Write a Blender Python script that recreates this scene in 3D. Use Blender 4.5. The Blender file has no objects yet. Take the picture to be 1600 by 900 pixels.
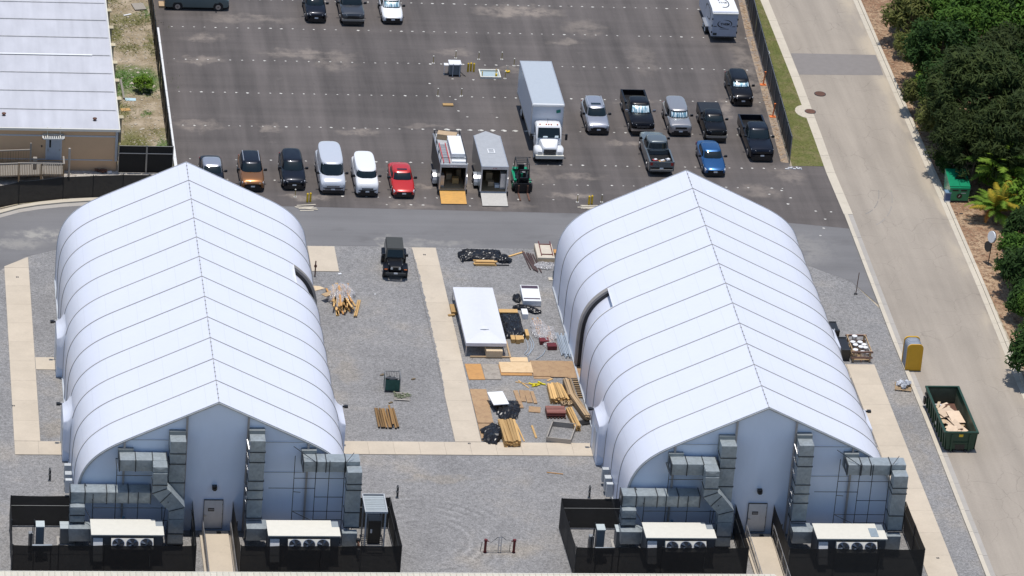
import bpy, bmesh, math, random
from mathutils import Vector, Matrix, noise
R = random.Random(7)
rad = math.radians
scene = bpy.context.scene
COL = scene.collection

# ------------------------------------------------------------------ camera
cam = bpy.data.cameras.new('camera')
co = bpy.data.objects.new('camera', cam); COL.objects.link(co)
PITCH, YAW, ROLL = 0.4672330, 0.1584314, 0.0847048
Fw = Vector((math.sin(YAW)*math.cos(PITCH), math.cos(YAW)*math.cos(PITCH), -math.sin(PITCH)))
Rt0 = Vector((math.cos(YAW), -math.sin(YAW), 0)); U0 = Rt0.cross(Fw)
Rt = math.cos(ROLL)*Rt0 + math.sin(ROLL)*U0
Up = -math.sin(ROLL)*Rt0 + math.cos(ROLL)*U0
M = Matrix((Rt, Up, -Fw)).transposed().to_4x4()
M.translation = Vector((-25.520, -278.765, 161.180))
co.matrix_world = M
cam.sensor_width = 36.0
cam.lens = 36.0*7453.56/1600.0
cam.clip_start = 5; cam.clip_end = 3000
scene.camera = co

# ------------------------------------------------------------------ light
SUN_EL = 86.0
w = bpy.data.worlds.new('World'); scene.world = w; w.use_nodes = True
nt = w.node_tree; bg = nt.nodes['Background']
sky = nt.nodes.new('ShaderNodeTexSky'); sky.sky_type = 'NISHITA'; sky.sun_disc = False
sky.sun_elevation = rad(SUN_EL); sky.sun_rotation = 0.0
sky.air_density = 1.0; sky.dust_density = 0.6; sky.ozone_density = 1.4
nt.links.new(sky.outputs[0], bg.inputs[0]); bg.inputs[1].default_value = 0.125
sl = bpy.data.lights.new('sun', 'SUN'); sl.energy = 3.6; sl.angle = rad(0.5); sl.color = (1.0, 0.96, 0.91)
so = bpy.data.objects.new('sun', sl); COL.objects.link(so)
so.rotation_euler = (rad(-(90-SUN_EL)), 0, 0); so.location = (0, 60, 80)
scene.view_settings.view_transform = 'Standard'; scene.view_settings.look = 'None'
scene.view_settings.exposure = 0.0; scene.view_settings.gamma = 1.0
scene.view_settings.use_curve_mapping = False

# ------------------------------------------------------------------ materials
def lin(c):
    return tuple(((v/12.92) if v <= .04045 else ((v+.055)/1.055)**2.4) for v in c)
class NG:
    """tiny node-graph helper"""
    def __init__(s, name):
        s.m = bpy.data.materials.new(name); s.m.use_nodes = True
        s.t = s.m.node_tree; s.b = s.t.nodes['Principled BSDF']; s.out = s.t.nodes['Material Output']
    def n(s, typ, **kw):
        d = s.t.nodes.new(typ)
        for k, v in kw.items(): setattr(d, k, v)
        return d
    def L(s, a, b): s.t.links.new(a, b)
    def val(s, sock, v):
        if hasattr(v, 'is_linked') or hasattr(v, 'links'): s.L(v, sock)
        else: sock.default_value = v
    def math(s, op, a, b=0.0, c=None, clamp=False):
        d = s.n('ShaderNodeMath', operation=op); d.use_clamp = clamp
        s.val(d.inputs[0], a); s.val(d.inputs[1], b)
        if c is not None: s.val(d.inputs[2], c)
        return d.outputs[0]
    def mix(s, f, a, b, mode='MIX'):
        d = s.n('ShaderNodeMix', data_type='RGBA', blend_type=mode)
        s.val(d.inputs[0], f)
        for k, v in ((6, a), (7, b)):
            if isinstance(v, tuple): d.inputs[k].default_value = (v[0], v[1], v[2], 1)
            else: s.L(v, d.inputs[k])
        return d.outputs[2]
    def pos(s): return s.n('ShaderNodeNewGeometry').outputs['Position']
    def obj(s): return s.n('ShaderNodeTexCoord').outputs['Object']
    def mapv(s, v, scale=(1, 1, 1), loc=(0, 0, 0), rot=(0, 0, 0)):
        d = s.n('ShaderNodeMapping'); s.L(v, d.inputs[0])
        d.inputs['Location'].default_value = loc; d.inputs['Scale'].default_value = scale; d.inputs['Rotation'].default_value = rot
        return d.outputs[0]
    def noise(s, v, scale, detail=2.0, rough=.5, dist=0.0):
        d = s.n('ShaderNodeTexNoise'); s.L(v, d.inputs['Vector'])
        d.inputs['Scale'].default_value = scale; d.inputs['Detail'].default_value = detail
        d.inputs['Roughness'].default_value = rough; d.inputs['Distortion'].default_value = dist
        return d.outputs[0]
    def vor(s, v, scale, feat='F1', rnd=1.0, out='Distance'):
        d = s.n('ShaderNodeTexVoronoi', feature=feat); s.L(v, d.inputs['Vector'])
        d.inputs['Scale'].default_value = scale; d.inputs['Randomness'].default_value = rnd
        return d.outputs[out]
    def ramp(s, f, lo, hi, a=0.0, b=1.0):
        d = s.n('ShaderNodeMapRange'); d.interpolation_type = 'SMOOTHSTEP'
        s.val(d.inputs[0], f); d.inputs[1].default_value = lo; d.inputs[2].default_value = hi
        d.inputs[3].default_value = a; d.inputs[4].default_value = b
        return d.outputs[0]
    def rand(s): return s.n('ShaderNodeObjectInfo').outputs['Random']
    def base(s, c):
        if isinstance(c, tuple): s.b.inputs['Base Color'].default_value = (c[0], c[1], c[2], 1)
        else: s.L(c, s.b.inputs['Base Color'])
    def bump(s, h, strength=.3, dist=.02):
        d = s.n('ShaderNodeBump'); s.L(h, d.inputs['Height']); d.inputs['Strength'].default_value = strength; d.inputs['Distance'].default_value = dist
        s.L(d.outputs[0], s.b.inputs['Normal'])
    def setp(s, **kw):
        for k, v in kw.items():
            s.val(s.b.inputs[k.replace('_', ' ')], v)
    def scalecol(s, c, f):
        d = s.n('ShaderNodeVectorMath', operation='SCALE')
        if isinstance(c, tuple): d.inputs[0].default_value = c
        else: s.L(c, d.inputs[0])
        s.val(d.inputs['Scale'], f); return d.outputs[0]
MATS = {}
def pm(name, col, rough=.6, metal=0.0, coat=0.0, var=.12, nscale=3.0, namt=.15, bump=0.0, grain=None, spec=.5):
    """generic weathered material: object-random value shift, soft noise mottling"""
    if name in MATS: return MATS[name]
    g = NG(name)
    o = g.obj()
    if grain: o = g.mapv(o, scale=grain)
    nz = g.noise(o, nscale, 3, .6)
    f = g.math('MULTIPLY_ADD', nz, 2*namt, 1-namt)
    f2 = g.math('MULTIPLY_ADD', g.rand(), 2*var, 1-var)
    g.base(g.scalecol(col, g.math('MULTIPLY', f, f2)))
    g.setp(Roughness=rough, Metallic=metal)
    g.b.inputs['Coat Weight'].default_value = coat; g.b.inputs['Coat Roughness'].default_value = .06
    g.b.inputs['Specular IOR Level'].default_value = spec
    if bump: g.bump(nz, bump, .02)
    MATS[name] = g.m; return g.m

def stain_chain(g, p, stains, soft=.35):
    """irregular pale / dark spills at their places on the ground"""
    wob = g.n('ShaderNodeTexNoise'); g.L(p, wob.inputs['Vector']); wob.inputs['Scale'].default_value = .9; wob.inputs['Detail'].default_value = 5
    off = g.n('ShaderNodeVectorMath', operation='SUBTRACT'); g.L(wob.outputs['Color'], off.inputs[0]); off.inputs[1].default_value = (.5, .5, .5)
    sc = g.scalecol(off.outputs[0], 2.6)
    ad = g.n('ShaderNodeVectorMath', operation='ADD'); g.L(p, ad.inputs[0]); g.L(sc, ad.inputs[1])
    acc = None
    for (cx, cy, rx, ry, st) in stains:
        m_ = g.mapv(ad.outputs[0], scale=(1/rx, 1/ry, 0), loc=(-cx/rx, -cy/ry, 0))
        ln = g.n('ShaderNodeVectorMath', operation='LENGTH'); g.L(m_, ln.inputs[0])
        v = g.ramp(ln.outputs['Value'], soft, 1.05, st, 0.0)
        acc = v if acc is None else g.math('MAXIMUM', acc, v)
    return acc

def mat_asphalt():
    g = NG('parking_asphalt'); p = g.pos()
    big = g.noise(p, .07, 4, .55)
    streak = g.noise(g.mapv(p, scale=(.55, .035, 1)), 1.0, 4, .6)
    streak2 = g.noise(g.mapv(p, scale=(.03, .7, 1)), 1.0, 3, .6)
    fine = g.noise(p, 9.0, 2, .7)
    f = g.math('MULTIPLY_ADD', big, .5, .48)
    f = g.math('ADD', f, g.math('MULTIPLY_ADD', streak, 1.5, -.75))
    f = g.math('ADD', f, g.math('MULTIPLY_ADD', streak2, .6, -.30))
    f = g.math('ADD', f, g.math('MULTIPLY_ADD', fine, .30, -.15))
    c = g.scalecol((.102, .088, .081), g.math('ADD', f, .28))
    sp = stain_chain(g, p, STAINS)
    patch = g.ramp(g.noise(p, .8, 5, .7), .30, .62)
    c = g.mix(g.math('MULTIPLY', g.math('MULTIPLY', sp, patch), .72), c, (.31, .26, .215))
    dust = g.ramp(g.noise(p, .33, 6, .75), .60, .80, 0, .35)
    c = g.mix(dust, c, (.27, .24, .21))
    dk = g.ramp(g.noise(g.mapv(p, loc=(31, 7, 0)), 1.6, 3, .6), .66, .74, 0, .5)
    c = g.mix(dk, c, (.06, .053, .05))
    sy = g.n('ShaderNodeSeparateXYZ'); g.L(p, sy.inputs[0])
    wv = g.math('ADD', sy.outputs[1], g.math('MULTIPLY', g.noise(p, .25, 3), .6))
    sm = g.ramp(g.math('ABSOLUTE', g.math('SUBTRACT', g.math('FRACT', g.math('MULTIPLY', wv, .235)), .5)), .004, .014, .38, 0)
    c = g.mix(g.math('MULTIPLY', sm, g.ramp(g.noise(g.mapv(p, scale=(.12, 1, 1)), .8, 3), .42, .60)), c, (.07, .062, .058))
    g.base(c); g.setp(Roughness=.85); g.bump(fine, .25, .02); return g.m
STAINS = [(31.6,88.2,4.6,1.6,1),(12.6,78.6,5.0,1.1,.75),(15.0,77.0,2.3,2.1,.6),(4.5,81.5,2.2,1.0,.8),(4.0,76.9,2.2,.9,.9),(8.5,85.5,5,1.2,.6),(3.2,64.3,2.6,1.3,.75),(8.6,64.2,1.1,.9,.8),
  (15.8,63.6,2.2,.9,.75),(36.8,85,2.2,2.0,.55),(35.0,82,1.8,.8,.7),(25,79.5,2.6,.7,.55),(29.5,76.5,2.5,.6,.5),(36.9,62.4,1.8,.9,.8),(46.5,69,.7,2.4,.75),
  (44.5,64.5,1.2,.8,.8),(49.5,76,1.1,10,.6),(50.3,64,.7,7,.6),(20.2,53.9,1.2,.7,.8),(10.6,51.8,2.6,.8,.95),(31.5,52.5,2.0,.7,.9),(32.6,56.0,2.2,.8,.7),(18.5,50.4,3,.7,.5),
  (26,50.8,3,.7,.45),(46.6,54,2.2,1.6,.6),(49.5,57,1.6,2,.6),(41,79,1.5,4,.35),(29.4,56.5,1.3,2.2,.4),(23.4,54.2,1.0,1.6,.5),(21.5,64.9,3,.5,.45),(40,70.5,5,.5,.35)]
def mat_lane():
    g = NG('lane_asphalt'); p = g.pos()
    st = g.noise(g.mapv(p, scale=(.03, .6, 1)), 1.0, 4, .6)
    big = g.noise(p, .12, 4, .6); fine = g.noise(p, 9, 2, .7)
    f = g.math('ADD', g.math('MULTIPLY_ADD', st, .55, .52), g.math('MULTIPLY_ADD', big, .45, 0))
    f = g.math('ADD', f, g.math('MULTIPLY_ADD', fine, .22, -.11))
    c = g.scalecol((.168, .163, .162), f)
    sp = stain_chain(g, p, [(-9.5,44.6,3.4,1.3,.8),(-12,43,3,1.2,.5),(16.2,44.2,.9,1.1,.7),(20,44,4,.8,.4),(47,44,5,4,.35)])
    c = g.mix(g.math('MULTIPLY', sp, g.ramp(g.noise(p, .9, 5, .7), .35, .6)), c, (.36, .34, .30))
    dk = g.ramp(g.noise(g.mapv(p, scale=(.5, 1.2, 1), loc=(3, 50, 0)), .35, 4, .6), .55, .75, 0, .4)
    c = g.mix(dk, c, (.075, .07, .068))
    g.base(c); g.setp(Roughness=.85); g.bump(fine, .2, .02); return g.m
def mat_gravel(name='yard_gravel', col=(.245, .238, .232), warm=(.275, .24, .195), wf=.6):
    g = NG(name); p = g.pos()
    st = g.vor(p, 15.0, out='Color')
    sep = g.n('ShaderNodeSeparateColor'); g.L(st, sep.inputs[0])
    st2 = g.vor(p, 6.0, out='Color'); sep2 = g.n('ShaderNodeSeparateColor'); g.L(st2, sep2.inputs[0])
    big = g.noise(p, .16, 5, .6)
    f = g.math('MULTIPLY_ADD', sep.outputs[0], .50, .70)
    f = g.math('ADD', f, g.math('MULTIPLY_ADD', sep2.outputs[0], .26, -.10))
    f = g.math('MULTIPLY', f, g.math('MULTIPLY_ADD', big, .75, .63))
    c = g.mix(g.ramp(big, .50, .74, 0, wf), col, warm)
    c = g.scalecol(c, f)
    # tyre sweep rings on the yard
    off = g.mapv(p, loc=(-14.5, 1.0, 0)); ln = g.n('ShaderNodeVectorMath', operation='LENGTH'); g.L(off, ln.inputs[0])
    wv = g.math('SINE', g.math('MULTIPLY', ln.outputs['Value'], 9.0))
    rg = g.math('MULTIPLY', g.ramp(ln.outputs['Value'], 1.6, 3.0), g.ramp(ln.outputs['Value'], 8.0, 5.0))
    rg = g.math('MULTIPLY', rg, g.ramp(g.noise(p, .5, 3), .4, .65))
    c = g.scalecol(c, g.math('MULTIPLY_ADD', g.math('MULTIPLY', wv, rg), .16, 1.0))
    sp = stain_chain(g, p, [(16.2,7.4,3.2,.8,.6),(-9.9,14.2,1.6,1.6,.7),(-8.5,21,1.6,2,.5),(20.2,-2.2,2.6,1.2,.5),(11.4,23,1,2.4,.5),(43,32,2,3,.35),(51,12,.8,6,.4)])
    c = g.mix(g.math('MULTIPLY', sp, .55), c, g.scalecol((.30, .25, .18), f))
    g.base(c); g.setp(Roughness=.95)
    g.bump(sep.outputs[0], .5, .05); return g.m
def mat_road():
    g = NG('worn_road'); p = g.pos()
    big = g.noise(p, .1, 4, .6); st = g.noise(g.mapv(p, scale=(.8, .05, 1)), 1, 3, .6); fine = g.noise(p, 7, 2, .7)
    f = g.math('ADD', g.math('MULTIPLY_ADD', big, .45, .685), g.math('MULTIPLY_ADD', st, .55, -.225))
    f = g.math('ADD', f, g.math('MULTIPLY_ADD', fine, .22, -.11))
    c = g.scalecol((.345, .298, .243), f)
    wob = g.n('ShaderNodeTexNoise'); g.L(p, wob.inputs['Vector']); wob.inputs['Scale'].default_value = .8; wob.inputs['Detail'].default_value = 4
    ad = g.n('ShaderNodeVectorMath', operation='ADD'); g.L(p, ad.inputs[0]); g.L(g.scalecol(wob.outputs['Color'], 1.2), ad.inputs[1])
    ed = g.vor(g.mapv(ad.outputs[0], scale=(1, .75, 0)), .50, 'DISTANCE_TO_EDGE')
    ck = g.ramp(ed, .003, .013, .34, 0)
    ck = g.math('MULTIPLY', ck, g.ramp(g.noise(p, .22, 3), .40, .56))
    c = g.mix(ck, c, (.14, .12, .10))
    # sandy run-off along the right gutter
    sx = g.n('ShaderNodeSeparateXYZ'); g.L(p, sx.inputs[0])
    e = g.math('MULTIPLY', g.ramp(sx.outputs[0], 59.4, 61.2, 0, .8), g.ramp(g.noise(g.mapv(p, scale=(1, .25, 1)), .6, 4), .40, .62))
    c = g.mix(e, c, (.50, .42, .31))
    g.base(c); g.setp(Roughness=.88); g.bump(fine, .15, .02); return g.m
def mat_simple_ground(name, cols, scales=(.25, 2.5, 9), rough=.95):
    g = NG(name); p = g.pos()
    a = g.noise(p, scales[0], 5, .65); b = g.noise(g.mapv(p, loc=(9, 4, 0)), scales[1], 4, .65); d = g.noise(p, scales[2], 2, .7)
    c = g.mix(g.ramp(a, .38, .62), cols[0], cols[1])
    c = g.mix(g.ramp(b, .42, .66), c, cols[2])
    c = g.scalecol(c, g.math('MULTIPLY_ADD', d, .9, .55))
    g.base(c); g.setp(Roughness=rough); g.bump(d, .5, .05); return g.m
def mat_concrete(name='walk_concrete', col=(.545, .465, .36), dirt=.22):
    g = NG(name); p = g.pos()
    a = g.noise(p, .5, 5, .65); b = g.noise(p, 8, 2, .7)
    f = g.math('ADD', g.math('MULTIPLY_ADD', a, .34, .80), g.math('MULTIPLY_ADD', b, .12, -.05))
    f = g.math('MULTIPLY', f, g.math('MULTIPLY_ADD', g.rand(), .07, .955))
    c = g.scalecol(col, f)
    c = g.mix(g.ramp(g.noise(p, 1.1, 4, .7), .58, .75, 0, dirt), c, (.30, .26, .2))
    g.base(c); g.setp(Roughness=.85); return g.m
def mat_membrane():
    g = NG('white_membrane'); uv = g.n('ShaderNodeUVMap').outputs[0]
    sx = g.n('ShaderNodeSeparateXYZ'); g.L(uv, sx.inputs[0])
    # faint weld lines along the length of each fabric strip
    fr = g.math('FRACT', g.math('MULTIPLY', g.math('ADD', sx.outputs[0], g.math('MULTIPLY', g.math('FLOOR', g.math('MULTIPLY', sx.outputs[1], .3254)), .47)), .56))
    ln = g.ramp(g.math('ABSOLUTE', g.math('SUBTRACT', fr, .5)), .006, .018, .20, 0)
    p = g.pos()
    nz = g.noise(p, .35, 4, .6)
    c = g.mix(ln, (.70, .72, .80), (.42, .43, .46))
    c = g.scalecol(c, g.math('MULTIPLY_ADD', nz, .05, .965))
    dirt = g.math('MULTIPLY', g.ramp(g.noise(g.mapv(p, scale=(1, 3, 1)), 2.0, 3), .52, .72), .10)
    c = g.mix(dirt, c, (.55, .56, .58))
    g.base(c); g.setp(Roughness=.38)
    h = g.noise(g.mapv(p, scale=(.8, .5, .8)), 1.0, 2, .5)
    g.bump(h, .12, .15)
    return g.m
def mat_gable():
    g = NG('gable_membrane'); p = g.pos(); nz = g.noise(g.mapv(p, scale=(.7, 1, .35)), .9, 3, .5)
    g.base(g.scalecol((.66, .74, .87), g.math('MULTIPLY_ADD', nz, .16, .92))); g.setp(Roughness=.30); g.bump(nz, .35, .25); return g.m
def mat_screen():
    """black wind-screen mesh: mostly opaque weave that lets a little through"""
    g = NG('fence_screen'); o = g.pos()
    g.base(g.scalecol((.007, .007, .007), g.math('MULTIPLY_ADD', g.noise(o, 2.0, 3), .8, .6))); g.setp(Roughness=.8)
    t = g.n('ShaderNodeBsdfTransparent'); m = g.n('ShaderNodeMixShader'); m.inputs[0].default_value = .972
    g.L(t.outputs[0], m.inputs[1]); g.L(g.b.outputs[0], m.inputs[2]); g.L(m.outputs[0], g.out.inputs[0]); return g.m
def mat_film(name, tint, alpha):
    g = NG(name); o = g.obj(); g.base(tint); g.setp(Roughness=.12)
    h = g.noise(o, 7, 4, .7, 1.5); g.bump(h, 1.0, .06)
    t = g.n('ShaderNodeBsdfTransparent'); m = g.n('ShaderNodeMixShader')
    g.L(g.ramp(h, .38, .60, .22, .80), m.inputs[0])
    g.L(t.outputs[0], m.inputs[1]); g.L(g.b.outputs[0], m.inputs[2]); g.L(m.outputs[0], g.out.inputs[0]); return g.m
def mat_duct():
    g = NG('galvanised_duct'); o = g.obj()
    nz = g.noise(o, 1.2, 4, .6); sp = g.vor(o, 6, out='Color'); s_ = g.n('ShaderNodeSeparateColor'); g.L(sp, s_.inputs[0])
    f = g.math('ADD', g.math('MULTIPLY_ADD', nz, .5, .60), g.math('MULTIPLY_ADD', s_.outputs[0], .20, 0))
    g.base(g.scalecol((.315, .35, .36), f)); g.setp(Metallic=.12, Roughness=.34); g.bump(nz, .25, .05); return g.m
def mat_leaf(name, c1, c2, rough=.75):
    g = NG(name)
    geo = g.n('ShaderNodeNewGeometry'); r = geo.outputs['Random Per Island']; o = g.obj()
    big = g.ramp(g.noise(o, .8, 3), .4, .62)
    c = g.mix(g.math('MULTIPLY_ADD', big, .45, g.math('MULTIPLY', r, .55)), c1, c2)
    c = g.scalecol(c, g.math('MULTIPLY_ADD', g.rand(), .35, .82))
    g.base(c); g.setp(Roughness=rough); g.b.inputs['Specular IOR Level'].default_value = .18
    tr = g.n('ShaderNodeBsdfTranslucent'); g.L(c, tr.inputs[0]); m = g.n('ShaderNodeMixShader'); m.inputs[0].default_value = .18
    g.L(g.b.outputs[0], m.inputs[1]); g.L(tr.outputs[0], m.inputs[2]); g.L(m.outputs[0], g.out.inputs[0]); return g.m
def mat_wood(name, col, var=.32):
    g = NG(name); o = g.obj(); nz = g.noise(g.mapv(o, scale=(6, .8, 6)), 3, 4, .65)
    f = g.math('MULTIPLY', g.math('MULTIPLY_ADD', nz, .5, .75), g.math('MULTIPLY_ADD', g.rand(), 2*var, 1-var))
    g.base(g.scalecol(col, f)); g.setp(Roughness=.75); return g.m
def mat_ply(name, col, stain):
    g = NG(name); o = g.obj(); nz = g.noise(o, 2.2, 6, .75, .6); n2 = g.noise(g.mapv(o, scale=(1, 6, 1)), 3, 3)
    c = g.mix(g.ramp(nz, .42, .66, 0, .8), col, stain)
    g.base(g.scalecol(c, g.math('MULTIPLY', g.math('MULTIPLY_ADD', n2, .3, .85), g.math('MULTIPLY_ADD', g.rand(), .2, .9)))); g.setp(Roughness=.8); return g.m

m_asphalt = mat_asphalt(); m_lane = mat_lane(); m_gravel = mat_gravel(); m_road = mat_road()
m_conc = mat_concrete(); m_kerb = mat_concrete('kerb_concrete', (.56, .50, .40), .35)
m_kerbd = mat_concrete('gutter_concrete', (.40, .37, .33), .5)
m_patch = pm('road_patch_asphalt', (.225, .205, .19), .9, nscale=2, namt=.12, var=0)
m_grass = mat_simple_ground('verge_grass', ((.105, .12, .026), (.125, .13, .032), (.17, .15, .06)), (.35, .9, 5))
m_mulch = mat_simple_ground('mulch', ((.30, .18, .105), (.45, .32, .20), (.19, .10, .055)), (.3, 2.0, 7))
m_dirt = mat_simple_ground('scrub_dirt', ((.40, .33, .24), (.22, .19, .10), (.46, .40, .31)), (.22, 1.2, 6))
m_bed = mat_simple_ground('rock_bed', ((.42, .38, .33), (.34, .30, .26), (.52, .48, .42)), (.4, 3, 10))
m_memb = mat_membrane(); m_gable = mat_gable(); m_screen = mat_screen(); m_duct = mat_duct()
m_seam = pm('seam_strip', (.36, .345, .33), .6)
m_steel = pm('steel_post', (.32, .32, .31), .45, .6)
m_dsteel = pm('dark_steel', (.05, .055, .06), .45, .5)
m_alum = pm('aluminium', (.62, .62, .63), .35, .7)
m_white = pm('white_paint', (.78, .78, .77), .4, var=.04, namt=.06)
m_cream = pm('cream_paint', (.70, .67, .58), .5, var=.03, namt=.08)
m_black = pm('black_plastic', (.015, .015, .016), .4)
m_rubber = pm('tyre_rubber', (.022, .022, .022), .85)
m_rim = pm('wheel_rim', (.45, .45, .46), .3, .8)
m_glass = pm('vehicle_glass', (.010, .018, .022), .05, 0, .2, var=.05, namt=.05, spec=.35)
m_door = pm('door_paint', (.55, .56, .57), .4)
m_yellow = pm('yellow_paint', (.70, .46, .02), .45)
m_yplast = pm('yellow_plastic', (.66, .36, .015), .45, namt=.08)
m_orange = pm('orange_plastic', (.75, .20, .05), .5)
m_red = pm('red_paint', (.45, .03, .02), .35, 0, .6)
m_maroon = pm('maroon_paint', (.13, .012, .014), .5)
m_lamp = pm('headlight_glass', (.65, .66, .66), .12, .3, 1.0)
m_tail = pm('taillight', (.35, .01, .01), .2, 0, 1.0)
m_wood = mat_wood('yellow_pine', (.55, .34, .13)); m_woodd = mat_wood('weathered_lumber', (.36, .25, .14)); m_woodg = mat_wood('grey_lumber', (.33, .30, .26))
m_woodp = mat_wood('pale_lumber', (.62, .48, .31), .1)
m_ply = mat_ply('plywood_tan', (.40, .26, .14), (.30, .18, .10)); m_plyo = mat_ply('plywood_orange', (.52, .27, .09), (.42, .22, .08))
m_plyg = mat_ply('plywood_grey', (.34, .30, .25), (.20, .17, .14)); m_plyp = mat_ply('plywood_pale', (.66, .48, .28), (.58, .40, .22))
m_card = pm('cardboard', (.50, .36, .22), .8, nscale=4)
m_film = mat_film('clear_wrap', (.62, .60, .60), .42); m_bag = pm('black_bag', (.010, .010, .012), .30, bump=.5, nscale=4, namt=.3, spec=.35)
m_pipe = pm('grey_conduit', (.42, .47, .52), .4, .2)
m_tan = pm('tan_siding', (.58, .39, .235), .8, nscale=1.2, namt=.06, var=.02)
m_trim = pm('grey_trim', (.42, .44, .46), .6)
m_roof = None
m_green = pm('dumpster_green', (.014, .052, .028), .45, nscale=2, namt=.3)
m_greenin = pm('dumpster_inside', (.10, .12, .075), .7, nscale=1.4, namt=.5)
m_grn2 = pm('bright_green_paint', (.005, .26, .12), .3, 0, .4)
m_rust = pm('rusty_steel', (.12, .055, .035), .8, nscale=3, namt=.4)
m_bark = pm('bark', (.14, .11, .08), .9)
m_concg = mat_concrete('pad_concrete', (.38, .36, .33), .4)

# ------------------------------------------------------------------ mesh helpers
class MB:
    def __init__(s): s.v = []; s.f = []; s.m = []; s.uv = None
    def add(s, vs, fs, mi=0):
        o = len(s.v); s.v += [tuple(v) for v in vs]
        for f in fs: s.f.append([o+i for i in f]); s.m.append(mi)
        return s
    def box(s, x0, x1, y0, y1, z0, z1, mi=0):
        if x0 > x1: x0, x1 = x1, x0
        if y0 > y1: y0, y1 = y1, y0
        if z0 > z1: z0, z1 = z1, z0
        return s.add([(x0,y0,z0),(x1,y0,z0),(x1,y1,z0),(x0,y1,z0),(x0,y0,z1),(x1,y0,z1),(x1,y1,z1),(x0,y1,z1)],
              [(3,2,1,0),(4,5,6,7),(0,1,5,4),(1,2,6,5),(2,3,7,6),(3,0,4,7)], mi)
    def hexa(s, b, t, mi=0):
        return s.add(list(b)+list(t), [(3,2,1,0),(4,5,6,7),(0,1,5,4),(1,2,6,5),(2,3,7,6),(3,0,4,7)], mi)
    def obox(s, c, sz, rz=0.0, rx=0.0, ry=0.0, mi=0):
        Mx = Matrix.Translation(c) @ Matrix.Rotation(rz, 4, 'Z') @ Matrix.Rotation(ry, 4, 'Y') @ Matrix.Rotation(rx, 4, 'X')
        a, b, d = sz[0]/2, sz[1]/2, sz[2]/2
        P = [Mx @ Vector(p) for p in [(-a,-b,-d),(a,-b,-d),(a,b,-d),(-a,b,-d),(-a,-b,d),(a,-b,d),(a,b,d),(-a,b,d)]]
        return s.add(P, [(3,2,1,0),(4,5,6,7),(0,1,5,4),(1,2,6,5),(2,3,7,6),(3,0,4,7)], mi)
    def tube(s, p0, p1, r, n=6, r1=None, mi=0):
        p0, p1 = Vector(p0), Vector(p1); d = (p1-p0).normalized()
        a = d.orthogonal().normalized(); b = d.cross(a); r1 = r if r1 is None else r1
        vs = []
        for p, q in ((p0, r), (p1, r1)):
            for i in range(n):
                t = 2*math.pi*i/n; vs.append(p + a*math.cos(t)*q + b*math.sin(t)*q)
        fs = [(i, (i+1) % n, n+(i+1) % n, n+i) for i in range(n)] + [tuple(range(n-1, -1, -1)), tuple(range(n, 2*n))]
        return s.add(vs, fs, mi)
    def path(s, pts, r, n=6, mi=0):
        for a, b in zip(pts[:-1], pts[1:]): s.tube(a, b, r, n, mi=mi)
        return s
    def prism(s, poly, z0, z1, mi=0):
        n = len(poly)
        ar = sum(poly[i][0]*poly[(i+1)%n][1]-poly[(i+1)%n][0]*poly[i][1] for i in range(n))
        if ar < 0: poly = poly[::-1]
        vs = [(p[0], p[1], z0) for p in poly] + [(p[0], p[1], z1) for p in poly]
        return s.add(vs, [tuple(range(n-1, -1, -1)), tuple(range(n, 2*n))] + [(i, (i+1) % n, n+(i+1) % n, n+i) for i in range(n)], mi)
    def extr(s, poly, axis, a0, a1, mi=0):
        """extrude a 2-D outline; axis 'x': outline (y,z); axis 'y': outline (x,z)"""
        n = len(poly)
        f = (lambda p, a: (a, p[0], p[1])) if axis == 'x' else (lambda p, a: (p[0], a, p[1]))
        vs = [f(p, a0) for p in poly] + [f(p, a1) for p in poly]
        return s.add(vs, [tuple(range(n-1, -1, -1)), tuple(range(n, 2*n))] + [(i, (i+1) % n, n+(i+1) % n, n+i) for i in range(n)], mi)
    def cyl(s, c, r, z0, z1, n=12, r1=None, mi=0): return s.tube((c[0], c[1], z0), (c[0], c[1], z1), r, n, r1, mi)
    def quad(s, a, b, c, d, mi=0): return s.add([a, b, c, d], [(0, 1, 2, 3)], mi)
    def loft(s, rings, cap=True, mi=0, closed=True):
        n = len(rings[0]); vs = [p for r in rings for p in r]; fs = []
        for k in range(len(rings)-1):
            for i in range(n if closed else n-1):
                j = (i+1) % n; fs.append((k*n+i, k*n+j, (k+1)*n+j, (k+1)*n+i))
        if cap: fs += [tuple(range(n-1, -1, -1)), tuple(range((len(rings)-1)*n, len(rings)*n))]
        return s.add(vs, fs, mi)
    def build(s, name, mat, parent=None, smooth=False, loc=None, rot=None, kind=None, label=None, angle=35, fix=True, mesh_only=False):
        me = bpy.data.meshes.new(name); me.from_pydata(s.v, [], s.f)
        mats = mat if isinstance(mat, (list, tuple)) else [mat]
        for m_ in mats: me.materials.append(m_)
        for p, mi in zip(me.polygons, s.m): p.material_index = mi
        if fix or smooth:
            b = bmesh.new(); b.from_mesh(me)
            if fix: bmesh.ops.recalc_face_normals(b, faces=b.faces)
            if smooth:
                for f in b.faces: f.smooth = True
                for e in b.edges:
                    if len(e.link_faces) != 2 or e.calc_face_angle(0) > rad(angle): e.smooth = False
            b.to_mesh(me); b.free()
        if mesh_only: return me
        return link(name, me, parent, loc, rot, kind, label)
def link(name, me, parent=None, loc=None, rot=None, kind=None, label=None):
    o = bpy.data.objects.new(name, me); COL.objects.link(o)
    if parent is not None: o.parent = parent
    if loc is not None: o.location = loc if len(loc) == 3 else (loc[0], loc[1], 0)
    if rot is not None: o.rotation_euler = rot if not isinstance(rot, (int, float)) else (0, 0, rot)
    if kind: o['kind'] = kind
    if label: o['label'] = label
    return o
def tag(o, label, cat, group=None):
    o['label'] = label; o['category'] = cat
    if group: o['group'] = group
    return o
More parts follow.
